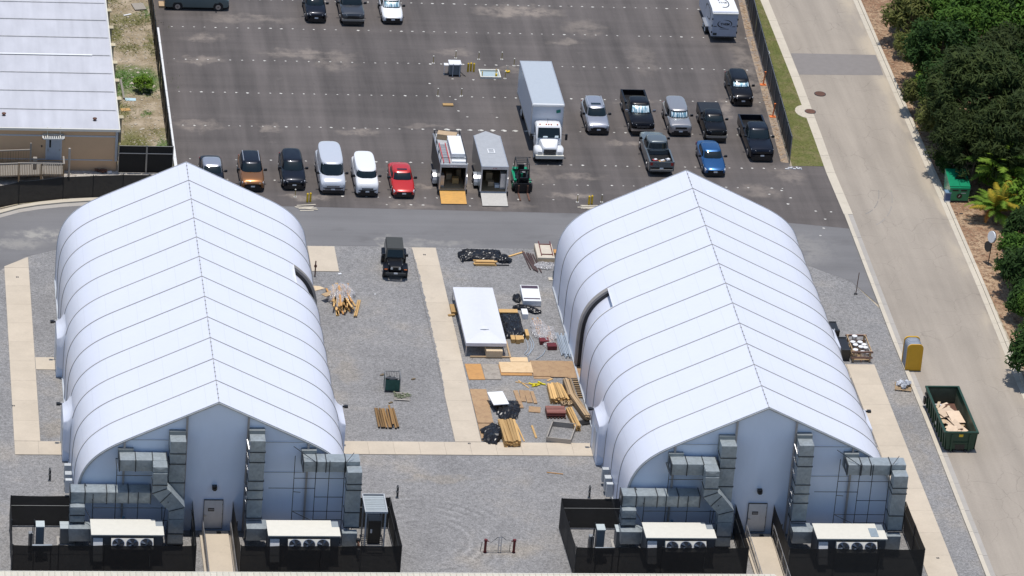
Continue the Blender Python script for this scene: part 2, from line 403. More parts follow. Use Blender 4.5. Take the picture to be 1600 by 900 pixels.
def thing(name, label, cat, loc=(0, 0, 0), rz=0.0, group=None):
    o = bpy.data.objects.new(name, None); COL.objects.link(o); o.empty_display_size = .3
    o.location = loc if len(loc) == 3 else (loc[0], loc[1], 0); o.rotation_euler = (0, 0, rz)
    return tag(o, label, cat, group)
def dup(root, loc, rz=0.0, label=None, group=None, scale=None):
    r = root.copy(); COL.objects.link(r); r.location = loc if len(loc) == 3 else (loc[0], loc[1], 0); r.rotation_euler = (0, 0, rz)
    if label: r['label'] = label
    if group: r['group'] = group
    if scale: r.scale = scale
    for ch in list(root.children):
        c = ch.copy(); COL.objects.link(c); c.parent = r
        for gch in list(ch.children):
            d = gch.copy(); COL.objects.link(d); d.parent = c
    return r
def struct(name, mb, mat, **kw): return mb.build(name, mat, kind='structure', **kw)
def sheet(pts, z, n=0):
    b = MB(); b.add([(p[0], p[1], z) for p in pts], [tuple(range(len(pts)))]); return b
def box1(name, mat, parent, x0, x1, y0, y1, z0, z1, **kw): return MB().box(x0, x1, y0, y1, z0, z1).build(name, mat, parent, **kw)
def part(name, mat, parent, fn, **kw):
    b = MB(); fn(b); return b.build(name, mat, parent, **kw)

# ================================================================== SETTING
def mat_scrub():
    g = NG('scrub_ground'); p = g.pos()
    a = g.noise(p, .5, 5, .7); d = g.noise(p, 6, 3, .7); b_ = g.noise(g.mapv(p, loc=(5, 2, 0)), 1.6, 4, .7)
    c = g.mix(g.ramp(a, .36, .60), (.43, .355, .26), (.27, .215, .135))
    ol = stain_chain(g, p, [(-2.2,60.2,2.0,4.4,1),(-2.9,82,1.2,2.6,.9),(-1.5,85,2.6,1.6,.8),(-2.8,67,.8,2.6,.8),(-2.8,90,1.2,2.5,.9),(.1,80,.6,3,.8),(-1.8,79,1.8,1.2,.6),(-.2,63,.7,1.4,.7),(-1,97,2,3,.8)])
    c = g.mix(g.math('MULTIPLY', ol, g.ramp(b_, .26, .44)), c, (.15, .145, .05))
    gr = stain_chain(g, p, [(-1.8,73.0,3.6,3.2,1),(-3,71.5,.9,3,.9),(-.5,71,1.0,1.8,.9),(0,86.5,.6,1.8,.8),(.15,59.3,.5,3.6,.9),(-.9,66.4,.5,.8,.8)])
    c = g.mix(g.math('MULTIPLY', gr, g.ramp(b_, .24, .42)), c, (.085, .15, .035))
    g.base(g.scalecol(c, g.math('MULTIPLY_ADD', d, .9, .55))); g.setp(Roughness=.95); g.bump(d, .6, .06); return g.m
struct('ground', sheet([(-600, -400), (700, -400), (700, 900), (-600, 900)], -.02), m_dirt)
struct('gravel_yard', sheet([(-60, -40), (52.6, -40), (52.6, 34.0), (51.2, 38.5), (48.3, 41.1), (43, 43.3), (-6.5, 43.4), (-8.9, 42.1), (-11.3, 40.8), (-12.9, 39.1), (-16, 34), (-60, 34)], .004), m_gravel)
lane_pts = [(-60, 34), (-16, 34), (-12.9, 39.1), (-11.3, 40.8), (-8.9, 42.1), (-6.5, 43.4), (43, 43.3), (48.3, 41.1), (51.2, 38.5), (52.35, 35.0), (52.5, 58.8), (49.9, 58.8), (49.9, 50.0), (-5, 50.0), (-8.1, 49.6), (-10.1, 49.0), (-13.1, 47.7), (-60, 30)]
struct('lane', sheet([(-60, 20), (-30, 26), (-16, 34), (-12.9, 39.1), (-11.3, 40.8), (-8.9, 42.1), (-6.5, 43.4), (43, 43.3), (48.3, 41.1), (51.2, 38.5), (52.75, 34.2), (52.8, 48.2), (30, 49.7), (0.5, 50.3), (-5, 50.5), (-8.1, 50.0), (-10.1, 49.5), (-13.1, 48.1), (-30, 38), (-60, 32)], .010), m_lane)
lot = struct('parking_lot', sheet([(0.7, 50.2), (30, 49.6), (44, 49.2), (52.85, 47.6), (52.9, 58.75), (49.95, 58.76), (52.3, 100), (54.5, 135), (0.9, 135)], .016), m_asphalt)
# painted stall dots in rows across the lot
dots = []
def row(y, x0, x1, p=.02, step=.915, off=0.0, big=1.0):
    x = x0 + off
    while x < x1:
        if R.random() > p: dots.append((x+R.uniform(-.05, .05), y+R.uniform(-.04, .04), big*R.choice((.8, .9, 1, 1, 1.15, 1.4))))
        x += step
row(89.5, 8, 50); row(83.6, 2.0, 51, .03); row(77.1, 1.9, 50); row(70.75, 1.9, 50, .05); row(64.4, 1.8, 49.5, .04); row(58.2, 2.0, 49, .05)
row(54.6, 2, 49, .25); row(51.9, 8, 30, .45); row(51.8, 44, 50, .4); row(50.6, 15, 24, .5)
for i in range(8): dots.append((23.0+i*.92, 64.4, 2.0+R.random()*.7))
for x, y in ((24.5,74.2),(26.2,74.1),(28,74.2),(22.5,73.2),(24.3,70.2),(24.3,68.0),(30.2,70.3),(24.9,66.9),(27.3,66.9),(49.0,52.9),(50.6,50.6),(51.1,49.2),(50.7,47.6),(51.8,50.5),(50.2,46.3),(48.5,54.2),(47.4,53.5)): dots.append((x, y, 1.2))
dm = []
for k in range(5):
    b = MB(); n = 8; vs = []
    for i in range(n):
        t = 2*math.pi*i/n; rr = .072*R.uniform(.7, 1.25); vs.append((math.cos(t)*rr*1.25, math.sin(t)*rr, 0))
    b.add(vs, [tuple(range(n))]); dm.append(b.build('stall_dot', pm('dot_paint', (.56, .54, .49), .7, var=.15), mesh_only=True, fix=False))
dots.sort(key=lambda d: d[1])
for i, (x, y, s_) in enumerate(dots[:300]):
    o = link('stall_dot', dm[i % 5], lot, (x, y, .021)); o.scale = (s_, s_, 1)
b = MB()
for x, y, s_ in dots[300:]:
    vs = [(x+math.cos(k*1.047)*.1*s_*R.uniform(.7, 1.2), y+math.sin(k*1.047)*.08*s_, .021) for k in range(6)]; b.add(vs, [tuple(range(6))])
b.build('far_stall_dots', MATS['dot_paint'], lot, kind='stuff', fix=False)

# road, gutters, verge, mulch
L_ = [(53.1, 135), (53.1, 87.4), (53.05, 76), (52.85, 63.9), (52.7, 57.6), (52.75, 50.1), (52.6, 38), (52.5, 28.4), (52.5, 15.1), (52.4, 3.5), (52.3, -12), (52.3, -40)]
R_ = [(62.0, 135), (61.75, 92.2), (61.6, 76.3), (61.5, 63.7), (61.45, 53.3), (61.3, 38.1), (61.0, 22.6), (60.9, 5), (60.9, -40)]
struct('road', sheet([(x+.7, y) for x, y in L_] + [(x-.3, y) for x, y in R_[::-1]], .012), m_road)
def ribbon(name, line, a, c_, h, mat, seg=None, parent_name=None):
    root = bpy.data.objects.new(name, None); COL.objects.link(root); root['kind'] = 'structure'
    for (p, q) in zip(line[:-1], line[1:]):
        ln = abs(p[1]-q[1]); n = max(1, int(ln/3.05)) if ln < 30 else 1
        for k in range(n):
            t0 = k/n; t1 = (k+1)/n
            y0 = p[1]+(q[1]-p[1])*t0; y1 = p[1]+(q[1]-p[1])*t1; x0 = p[0]+(q[0]-p[0])*t0; x1 = p[0]+(q[0]-p[0])*t1
            g_ = .012
            b = MB(); b.hexa([(x1+a, y1+g_, -.01), (x1+c_, y1+g_, -.01), (x0+c_, y0-g_, -.01), (x0+a, y0-g_, -.01)], [(x1+a, y1+g_, h), (x1+c_, y1+g_, h), (x0+c_, y0-g_, h), (x0+a, y0-g_, h)])
            b.build('kerb_block', mat, root)
    return root
ribbon('left_gutter', L_[:6], 0, .72, .035, m_kerb)
ribbon('left_kerb', L_[5:], 0, .30, .11, m_kerb)
ribbon('left_gutter_pan', L_[5:], .31, .70, .02, m_kerbd)
ribbon('right_kerb', R_, -.02, .24, .10, m_kerb)
ribbon('right_gutter', R_, -.42, -.03, .03, m_kerb)
rp = struct('road_patch', sheet([(53.83, 80.7), (61.15, 80.7), (61.1, 78.8), (61.0, 76.6), (53.80, 76.4)], .018), m_patch)
for nm, (x, y), lb, r_ in (('manhole_cover', (54.9, 72.6), 'round dark iron manhole cover set in the grey road below the dark patch', .44), ('manhole_cover', (53.45, 69.1), 'round iron manhole cover in the kerb beside its curved concrete collar', .42)):
    t = thing(nm, lb, 'manhole cover', (x, y, 0))
    part('lid', m_rust, t, lambda b: b.cyl((0, 0), r_, .0, .050, 20)); part('rim', m_dsteel, t, lambda b: b.cyl((0, 0), r_+.05, .0, .044, 20))
b = MB(); b.prism([(math.cos(t*.26)*.95+53.15, math.sin(t*.26)*1.25+69.1) for t in range(6, 19)], -.01, .03); struct('kerb_collar', b, m_kerb)
struct('grass_verge', sheet([(50.15, 58.75), (52.75, 58.8), (52.9, 63.9), (53.1, 76), (53.15, 88), (53.15, 135), (54.3, 135), (52.2, 98), (50.2, 60)][:5]+[(53.15, 100), (52.3, 98), (51.9, 90)], .018), m_grass)
struct('mulch_strip', sheet([(61.5, -40), (61.6, 38), (61.7, 63), (61.9, 92), (62.3, 135), (200, 135), (200, -40)], .006), m_mulch)
m_scrub = mat_scrub()
struct('scrub_strip', sheet([(-4.2, 55.9), (.75, 55.9), (.9, 135), (-4.2, 135)], .008), m_scrub)
struct('rock_bed', sheet([(-60, 40), (-30, 44), (-13.1, 49.4), (-8.2, 50.8), (.6, 51.0), (.6, 55.9), (-60, 55.9)], .012), m_bed)
# kerb along the curved lane on the left
def arc_kerb(name, pts, w_, h, mat):
    b = MB()
    for i in range(len(pts)-1):
        (x0, y0), (x1, y1) = pts[i], pts[i+1]
        b.hexa([(x0, y0, -.01), (x1, y1, -.01), (x1, y1+w_, -.01), (x0, y0+w_, -.01)], [(x0, y0, h), (x1, y1, h), (x1, y1+w_, h), (x0, y0+w_, h)])
    struct(name, b, mat)
cp = [(-40, 36), (-24, 41.5), (-16, 46.2), (-13.1, 47.9), (-11.6, 48.85), (-10.1, 49.45), (-8.2, 49.95), (-6.2, 50.3), (-3.6, 50.6), (.6, 50.7)]
arc_kerb('lane_kerb', cp, .5, .12, m_kerb)
arc_kerb('lane_gutter', [(x, y-.62) for x, y in cp], .58, .025, m_kerbd)
for r0_, a0, a1, wd in ((4.6, -1.25, -.25, .10), (6.2, -1.2, -.2, .09)):
    b = MB(); n = 14
    for i in range(n):
        if i in (4, 9): continue
        t0, t1 = a0+(a1-a0)*i/n, a0+(a1-a0)*(i+.85)/n
        P_ = lambda a, r_: (54.2-.6+math.cos(a)*r_*.62, 56.2+math.sin(a)*r_*1.35, .017)
        b.quad(P_(t0, r0_), P_(t0, r0_+wd), P_(t1, r0_+wd), P_(t1, r0_))
    b.build('tyre_mark', pm('tyre_mark', (.27, .25, .225), .9, var=.1), fix=False)['kind'] = 'structure'

# concrete walks, slab by slab
def walk(name, runs):
    root = bpy.data.objects.new(name, None); COL.objects.link(root); root['kind'] = 'structure'
    for (x0, x1, y0, y1, n, ax) in runs:
        for k in range(n):
            if ax == 'y': a, c_ = y0+(y1-y0)*k/n, y0+(y1-y0)*(k+1)/n; bx = (x0, x1, a+.005, c_-.005)
            else: a, c_ = x0+(x1-x0)*k/n, x0+(x1-x0)*(k+1)/n; bx = (a+.005, c_-.005, y0, y1)
            MB().box(bx[0], bx[1], bx[2], bx[3], -.02, .055).build('slab', m_conc, root)
    return root
lw = walk('left_walk', [(-12.95, -11.15, 12.35, 38.9, 9, 'y'), (-12.95, -9.65, 10.42, 12.32, 2, 'x'), (-11.12, -9.65, 22.9, 24.75, 1, 'x')])
MB().hexa([(-12.95,38.92,-.02),(-11.15,38.92,-.02),(-11.15,40.7,-.02),(-12.95,39.1,-.02)], [(-12.95,38.92,.055),(-11.15,38.92,.055),(-11.15,40.7,.055),(-12.95,39.1,.055)]).build('slab', m_conc, lw)
walk('centre_walk', [(17.95, 19.8, 12.75, 43.2, 10, 'y'), (9.9, 28.0, 10.85, 12.7, 10, 'x'), (10.0, 12.05, 39.0, 43.2, 1, 'y')])
walk('right_walk', [(48.3, 50.4, -12, 25.0, 12, 'y'), (46.7, 48.28, 22.9, 25.0, 1, 'x'), (46.7, 48.28, 10.4, 12.4, 1, 'x')])
# torn gravel edge lapping over the centre walk
b = MB()
for i in range(120):
    y = 22+R.random()*20; e = .10+.22*noise.noise(Vector((y*.5, 3, 0)))
    x = 17.9 + abs(R.gauss(0, 1))*max(.03, e); s_ = R.uniform(.02, .045)
    b.obox((x, y, .06), (s_*1.5, s_, .03), R.random()*3)
b.build('spilled_gravel', pm('spilled_gravel_stone', (.33, .32, .31), .9), kind='stuff')
tag(COL.objects['spilled_gravel'], 'loose grey gravel spilled over the left edge of the centre concrete walk', 'gravel')
rag = [(17.94, 43.1)]
for i in range(160):
    y = 43.0-i*.145; e = max(0, math.sin((43.0-y)/23*math.pi))**.6
    rag.append((17.96+e*(.12+.30*abs(noise.noise(Vector((y*.9, 1, 0))))+.10*noise.noise(Vector((y*5, 2, 0)))), y))
rag.append((17.94, 19.8))
struct('gravel_spill', sheet(rag, .060), m_gravel)
# survey marks / drain boxes let into the walks
for k, (p, lb) in enumerate((((-12.04, 37.36), 'small dark utility box lid in the left walk near its top end'), ((18.81, 41.98), 'small dark utility box lid in the centre walk near the parking lane'), ((-12.87, 17.43), 'small dark utility lid in the left walk by its lower end'), ((18.91, 12.49), 'small dark utility lid where the centre walk meets the cross walk'), ((49.47, -3.14), 'small dark utility lid in the right walk by the screened yard'))):
    t = thing('valve_box', lb, 'valve box', (p[0], p[1], 0), group='utility lids in the walks')
    for dx in (-.09, .02): box1('cover', m_dsteel, t, dx, dx+.08, -.09, .09, .05, .062)

# ================================================================== FABRIC BUILDINGS
PROF = [(0, 9.95), (2.7, 8.65), (5.35, 7.38), (6.4, 6.86), (6.95, 6.56), (7.5, 6.20), (8.0, 5.79), (8.4, 5.36), (8.72, 4.88), (8.98, 4.30), (9.14, 3.65), (9.22, 2.9), (9.25, 2.0), (9.26, 1.0), (9.27, 0.0)]
BAY = 3.0736; NB = 12
def dense(prof, n=4):
    out = []
    for i in range(len(prof)-1):
        p0 = prof[max(i-1, 0)]; p1 = prof[i]; p2 = prof[i+1]; p3 = prof[min(i+2, len(prof)-1)]
        if i < 2:
            out += [(p1[0]+(p2[0]-p1[0])*k/n, p1[1]+(p2[1]-p1[1])*k/n) for k in range(n)]; continue
        for k in range(n):
            t = k/n
            f = lambda a, b_, c_, d: .5*((2*b_)+(-a+c_)*t+(2*a-5*b_+4*c_-d)*t*t+(-a+3*b_-3*c_+d)*t**3)
            out.append((f(p0[0], p1[0], p2[0], p3[0]), f(p0[1], p1[1], p2[1], p3[1])))
    out.append(prof[-1]); return out
HALF = dense(PROF)
def normals2(pr):
    ns = []
    for i in range(len(pr)):
        a = pr[max(i-1, 0)]; c_ = pr[min(i+1, len(pr)-1)]
        dx, dz = c_[0]-a[0], c_[1]-a[1]; l = math.hypot(dx, dz); ns.append((-dz/l, dx/l))
    ns[0] = (.4, .916)
    return ns
HN = normals2(HALF)
ARC = [0]
for a, c_ in zip(HALF[:-1], HALF[1:]): ARC.append(ARC[-1]+math.hypot(a[0]-c_[0], a[1]-c_[1]))
def shell(side, y0, y1, off=0.0, i0=0, i1=None, bulge=.0):
    """strip of the arch between two frames; returns verts, faces, uvs"""
    i1 = len(HALF)-1 if i1 is None else i1
    ys = [y0, y0+(y1-y0)*.04, y0+(y1-y0)*.5, y0+(y1-y0)*.96, y1]; bl = [0, .015, .05, .015, 0]
    vs, uv = [], []
    for i in range(i0, i1+1):
        for y, bb in zip(ys, bl):
            o = off - bb*bulge
            vs.append((side*(HALF[i][0]+HN[i][0]*o), y, HALF[i][1]+HN[i][1]*o)); uv.append((ARC[i]*side, y))
    m = len(ys); fs = []
    for k in range(i1-i0):
        for j in range(m-1): fs.append((k*m+j, k*m+j+1, (k+1)*m+j+1, (k+1)*m+j))
    return vs, fs, uv
def uvmesh(name, vs, fs, uv, mat):
    me = bpy.data.meshes.new(name); me.from_pydata(vs, [], fs); me.materials.append(mat)
    l = me.uv_layers.new(name='UVMap')
    for lp in me.loops: l.data[lp.index].uv = uv[lp.vertex_index]
    b = bmesh.new(); b.from_mesh(me); bmesh.ops.recalc_face_normals(b, faces=b.faces)
    for f in b.faces: f.smooth = True
    b.to_mesh(me); b.free(); return me
IREC = min(range(len(HALF)), key=lambda i: abs(HALF[i][0]-7.3)+abs(HALF[i][1]-6.3))
def vestibule(parent, side, y0, y1):
    """small vertical door porch with the fabric flaring out over it"""
    xo = 9.72; xi = 9.15; H = 2.95
    v = MB(); v.box(side*xi, side*xo, y0, y1, 0, H); v.build('door_porch', m_gable, parent)
    def ax(z): return min((h for h in HALF if h[0] > 4), key=lambda h: abs(h[1]-z))[0]
    A = [(y0, .9), (y0, H*.55), (y0, H+.06), (y0+.02, H+.12), ((y0+y1)/2, H+.12), (y1-.02, H+.12), (y1, H+.06), (y1, H*.55), (y1, .9)]
    B = [(y0-.12, .6), (y0-.45, 2.6), (y0-.62, 3.7), (y0-.25, 4.6), ((y0+y1)/2, 5.35), (y1+.25, 4.6), (y1+.62, 3.7), (y1+.45, 2.6), (y1+.12, .6)]
    NU = 9; rows_ = []
    for (ya, za), (yb, zb_) in zip(A, B):
        rw = []
        for i in range(NU):
            u = i/(NU-1); xb = ax(zb_)-.05
            e = u**.62 if za > 1 else u
            rw.append((side*((xo+.02)*(1-u**.5)+xb*u**.5 if za > 1 else (xo+.02)*(1-u)+xb*u), ya+(yb-ya)*u**.9, za+(zb_-za)*u))
        rows_.append(rw)
    b = MB(); m_ = len(rows_); b.add([p for rw in rows_ for p in rw], [(i*NU+j, (i+1)*NU+j, (i+1)*NU+j+1, i*NU+j+1) for i in range(m_-1) for j in range(NU-1)])
    fl = b.build('porch_hood', m_memb, parent, smooth=True, angle=60)
    fl.data.uv_layers.new(name='UVMap')
    box1('porch_frame', m_white, parent, side*(xo+.001), side*(xo+.05), y1-.02, y1+.06, 0, H+.2)
    part('porch_lamp', m_black, parent, lambda b: (b.box(side*(xo+.05), side*(xo+.2), y1-.05, y1+.05, H+.02, H+.12), b.box(side*(xo+.16), side*(xo+.42), y1-.12, y1+.12, H+.0, H+.16)))
    part('porch_door', m_door, parent, lambda b: b.box(side*(xo+.002), side*(xo+.03), (y0+y1)/2-.55, (y0+y1)/2+.55, .1, 2.2))
def fabric_building(cx, label, porches, doorbay):
    t = thing('fabric_building', label, 'fabric building', (cx, 0, 0))
    dside = doorbay[0]
    for k in range(NB):
        for side in (-1, 1):
            y0, y1 = k*BAY, (k+1)*BAY
            if side == dside and k == doorbay[1]:
                vs, fs, uv = shell(side, y0, y1, 0, 0, IREC, 1)
                link('roof_panel', uvmesh('roof_panel', vs, fs, uv, m_memb), t)
                ya, yb = y0+.10, y1-.41
                vs, fs, uv = shell(side, ya, yb, -.40, IREC)
                link('recessed_door_panel', uvmesh('door_panel', vs, fs, uv, m_memb), t)
                # dark slot beside the door and the deep jambs
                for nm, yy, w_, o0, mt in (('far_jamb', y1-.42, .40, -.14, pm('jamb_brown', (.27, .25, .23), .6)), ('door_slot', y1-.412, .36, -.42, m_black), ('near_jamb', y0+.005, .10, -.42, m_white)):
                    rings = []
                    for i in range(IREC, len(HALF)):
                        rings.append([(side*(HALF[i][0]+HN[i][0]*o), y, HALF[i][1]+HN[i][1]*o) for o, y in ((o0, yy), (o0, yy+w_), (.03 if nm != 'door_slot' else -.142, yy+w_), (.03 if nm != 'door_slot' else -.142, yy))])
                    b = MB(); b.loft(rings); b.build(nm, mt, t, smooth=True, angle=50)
                i = IREC
                rings = [[(side*(HALF[i][0]+HN[i][0]*o), y, HALF[i][1]+HN[i][1]*o) for o in (-.85, -.2, .02)] for y in (y0, y1)]
                a = rings[0]; c_ = rings[1]
                b = MB(); b.hexa([a[0], c_[0], (c_[0][0], c_[0][1], c_[0][2]+.05), (a[0][0], a[0][1], a[0][2]+.05)], [a[2], c_[2], (c_[2][0], c_[2][1], c_[2][2]+.05), (a[2][0], a[2][1], a[2][2]+.05)])
                b.build('door_header', m_white, t)
                continue
            vs, fs, uv = shell(side, y0, y1, 0, 0, None, 1)
            link('roof_panel', uvmesh('roof_panel', vs, fs, uv, m_memb), t)
    # seam strips over every arch frame
    half_pts = [(HALF[i], HN[i]) for i in range(len(HALF))]
    for k in range(NB+1):
        y = k*BAY
        for side in (-1, 1):
            rings = []
            for (p, n_) in half_pts:
                rings.append([(side*(p[0]+n_[0]*o), yy, p[1]+n_[1]*o) for o, yy in ((-.05, y-.028), (.035, y-.028), (.035, y+.028), (-.05, y+.028))])
            if k in (0, NB): mt = m_trim
            else: mt = m_seam
            b = MB(); b.loft(rings); b.build('seam_strip', mt, t, smooth=True, angle=50)
    # ridge cable with clips
    part('ridge_cable', m_seam, t, lambda b: [b.tube((0, y, 9.955), (0, y+BAY/5*.9, 9.955), .016, 5) for y in [i*BAY/5 for i in range(NB*5)]] + [b.box(-.045, .045, y-.03, y+.03, 9.93, 9.985) for y in [i*BAY/5 for i in range(NB*5+1)]])
    for side in (-1, 1):
        part('base_rail', m_trim, t, lambda b: b.box(side*9.2, side*9.34, .05, NB*BAY-.05, 0, .16))
    # gables: five cloth panels between four columns
    def zat(x):
        x = abs(x)
        for a, c_ in zip(HALF[:-1], HALF[1:]):
            if a[0] <= x <= c_[0] and c_[0] > a[0]: return a[1]+(c_[1]-a[1])*(x-a[0])/(c_[0]-a[0])
        return 0
    colx = [-6.15, -2.05, 2.05, 6.15]
    for yy, d in ((.16, 1), (NB*BAY-.16, -1)):
        edges = [-9.2]+colx+[9.2]
        for a, c_ in zip(edges[:-1], edges[1:]):
            n = 14; b = MB(); xs = [a+(c_-a)*i/n for i in range(n+1)]; nz_ = 10
            for layer in (0, .04):
                vs = []
                for x in xs:
                    top = max(.05, zat(min(abs(x), 9.19))-.03)
                    for j in range(nz_+1):
                        z = top*j/nz_; u = (x-a)/(c_-a)
                        bl = .10*math.sin(math.pi*u)*math.sin(math.pi*j/nz_)**.5
                        vs.append((x, yy - d*bl + d*layer, z))
                fs = [(i*(nz_+1)+j, (i+1)*(nz_+1)+j, (i+1)*(nz_+1)+j+1, i*(nz_+1)+j+1) for i in range(n) for j in range(nz_)]
                b.add(vs, fs)
            b.build('gable_panel', m_gable, t, smooth=True)
        for x in colx:
            part('gable_column', pm('column_metal', (.36, .34, .33), .5), t, lambda b: (b.box(x-.07, x+.07, yy-d*.26, yy-d*.14, 0, zat(x)-.12), b.box(x-.02, x+.02, yy-d*.30, yy-d*.26, 0, zat(x)-.12)))
    # eave flap along the front arch
    for side in (-1, 1):
        rings = []
        for (p, n_) in half_pts:
            rings.append([(side*(p[0]-n_[0]*o), yy, p[1]-n_[1]*o) for o, yy in ((.02, -.10), (.02, .02), (.14, .02), (.14, -.02))])
        b = MB(); b.loft(rings); b.build('front_arch_edge', m_trim, t, smooth=True, angle=50)
    part('wall_lines', m_trim, t, lambda b: [b.box(a, c_, .02, .05, z, z+.03) for a, c_, z in ((-6.1, -2.1, 7.0), (2.1, 6.1, 6.9), (2.1, 6.1, 4.6), (-6.1, -2.1, 4.7))])
    # door with sign, lamp over it
    d = part('door', m_door, t, lambda b: b.box(-.62, .62, -.04, .06, .30, 2.45))
    part('door_frame', m_dsteel, d, lambda b: (b.box(-.65, -.62, -.05, .06, .28, 2.48), b.box(.62, .65, -.05, .06, .28, 2.48), b.box(-.65, .65, -.05, .06, 2.45, 2.48), b.box(-.62, .62, -.06, .06, .27, .30)))
    part('door_sign', m_black, d, lambda b: (b.box(-.36, .06, -.06, -.045, 1.62, 1.86)))
    part('sign_text', pm('sign_letters', (.45, .46, .47)), d, lambda b: [b.box(-.31+.05*i, -.28+.05*i, -.066, -.061, 1.70, 1.78) for i in range(7)])
    part('door_handle', m_steel, d, lambda b: (b.box(-.58, -.52, -.10, -.04, 1.22, 1.36), b.box(-.58, -.42, -.12, -.10, 1.27, 1.31)))
    part('hinge', m_dsteel, d, lambda b: [b.box(.60, .64, -.065, -.05, z, z+.12) for z in (.6, 1.35, 2.1)])
    part('wall_lamp', m_black, t, lambda b: (b.box(-.16, .16, -.24, .06, 3.35, 3.62), b.box(-.10, .10, -.32, -.24, 3.33, 3.5)))
    for side, y0, y1 in porches: vestibule(t, side, y0, y1)
    # electric boxes at the front-left corner of the wall
    for (z, y, s_) in ((1.0, 7.0, .36), (.9, 5.9, .5), (1.2, 4.9, .32)):
        part('junction_box', pm('box_grey', (.5, .52, .52), .5), t, lambda b: b.box(-9.28, -9.28-.45, y-s_/1, y, .3, 1.3))
    return t
DX = 37.31
fabric_building(0, 'left white fabric arch building with dark seams, in front of the brown car', [(-1, 21.9, 24.6), (-1, 9.6, 12.3), (1, 9.6, 12.3)], (1, 8))
fabric_building(DX-.05, 'right white fabric arch building beside the plywood path and road', [(-1, 9.6, 12.3), (1, 21.9, 24.6), (1, 9.6, 12.3)], (-1, 7))

# ================================================================== GABLE EQUIPMENT
def duct_section(parent, name, x0, x1, y0, y1, z0, z1, crease='y'):
    """sheet-metal duct piece with cross-broken faces and flange"""
    b = MB(); dx, dy, dz = x1-x0, y1-y0, z1-z0; e = .045
    C8 = [(x0,y0,z0),(x1,y0,z0),(x1,y1,z0),(x0,y1,z0),(x0,y0,z1),(x1,y0,z1),(x1,y1,z1),(x0,y1,z1)]
    b.v += C8
    def face(a, c_, d, f, n):
        P = [Vector(C8[i]) for i in (a, c_, d, f)]; m = sum(P, Vector())/4 + Vector(n)*e
        k = len(b.v); b.v.append(tuple(m))
        for p, q_ in ((a, c_), (c_, d), (d, f), (f, a)): b.f.append([p, q_, k]); b.m.append(0)
    face(0, 1, 5, 4, (0, -1, 0)); face(1, 2, 6, 5, (1, 0, 0)); face(2, 3, 7, 6, (0, 1, 0)); face(3, 0, 4, 7, (-1, 0, 0)); face(4, 5, 6, 7, (0, 0, 1)); face(3, 2, 1, 0, (0, 0, -1))
    o = b.build(name, m_duct, parent)
    return o
def flange(parent, box, ax, at):
    x0, x1, y0, y1, z0, z1 = box; g_ = .04
    b = MB()
    if ax == 'x': b.box(at-.03, at+.03, y0-g_, y1+g_, z0-g_, z1+g_)
    elif ax == 'z': b.box(x0-g_, x1+g_, y0-g_, y1+g_, at-.03, at+.03)
    else: b.box(x0-g_, x1+g_, at-.03, at+.03, z0-g_, z1+g_)
    b.build('flange', m_dsteel, parent)
def duct_run(parent, ax, cuts, box):
    """straight duct split at cuts"""
    x0, x1, y0, y1, z0, z1 = box
    for a, c_ in zip(cuts[:-1], cuts[1:]):
        bb = {'x': (a, c_, y0, y1, z0, z1), 'z': (x0, x1, y0, y1, a, c_), 'y': (x0, x1, a, c_, z0, z1)}[ax]
        duct_section(parent, 'duct_section', *bb)
    for a in (cuts[:-1] if ax == 'z' else cuts): flange(parent, box, ax, a)
def rod_frame(parent, rods, r=.028):
    for a, c_ in rods:
        part('rod', m_dsteel, parent, lambda b: b.tube(a, c_, r, 5))
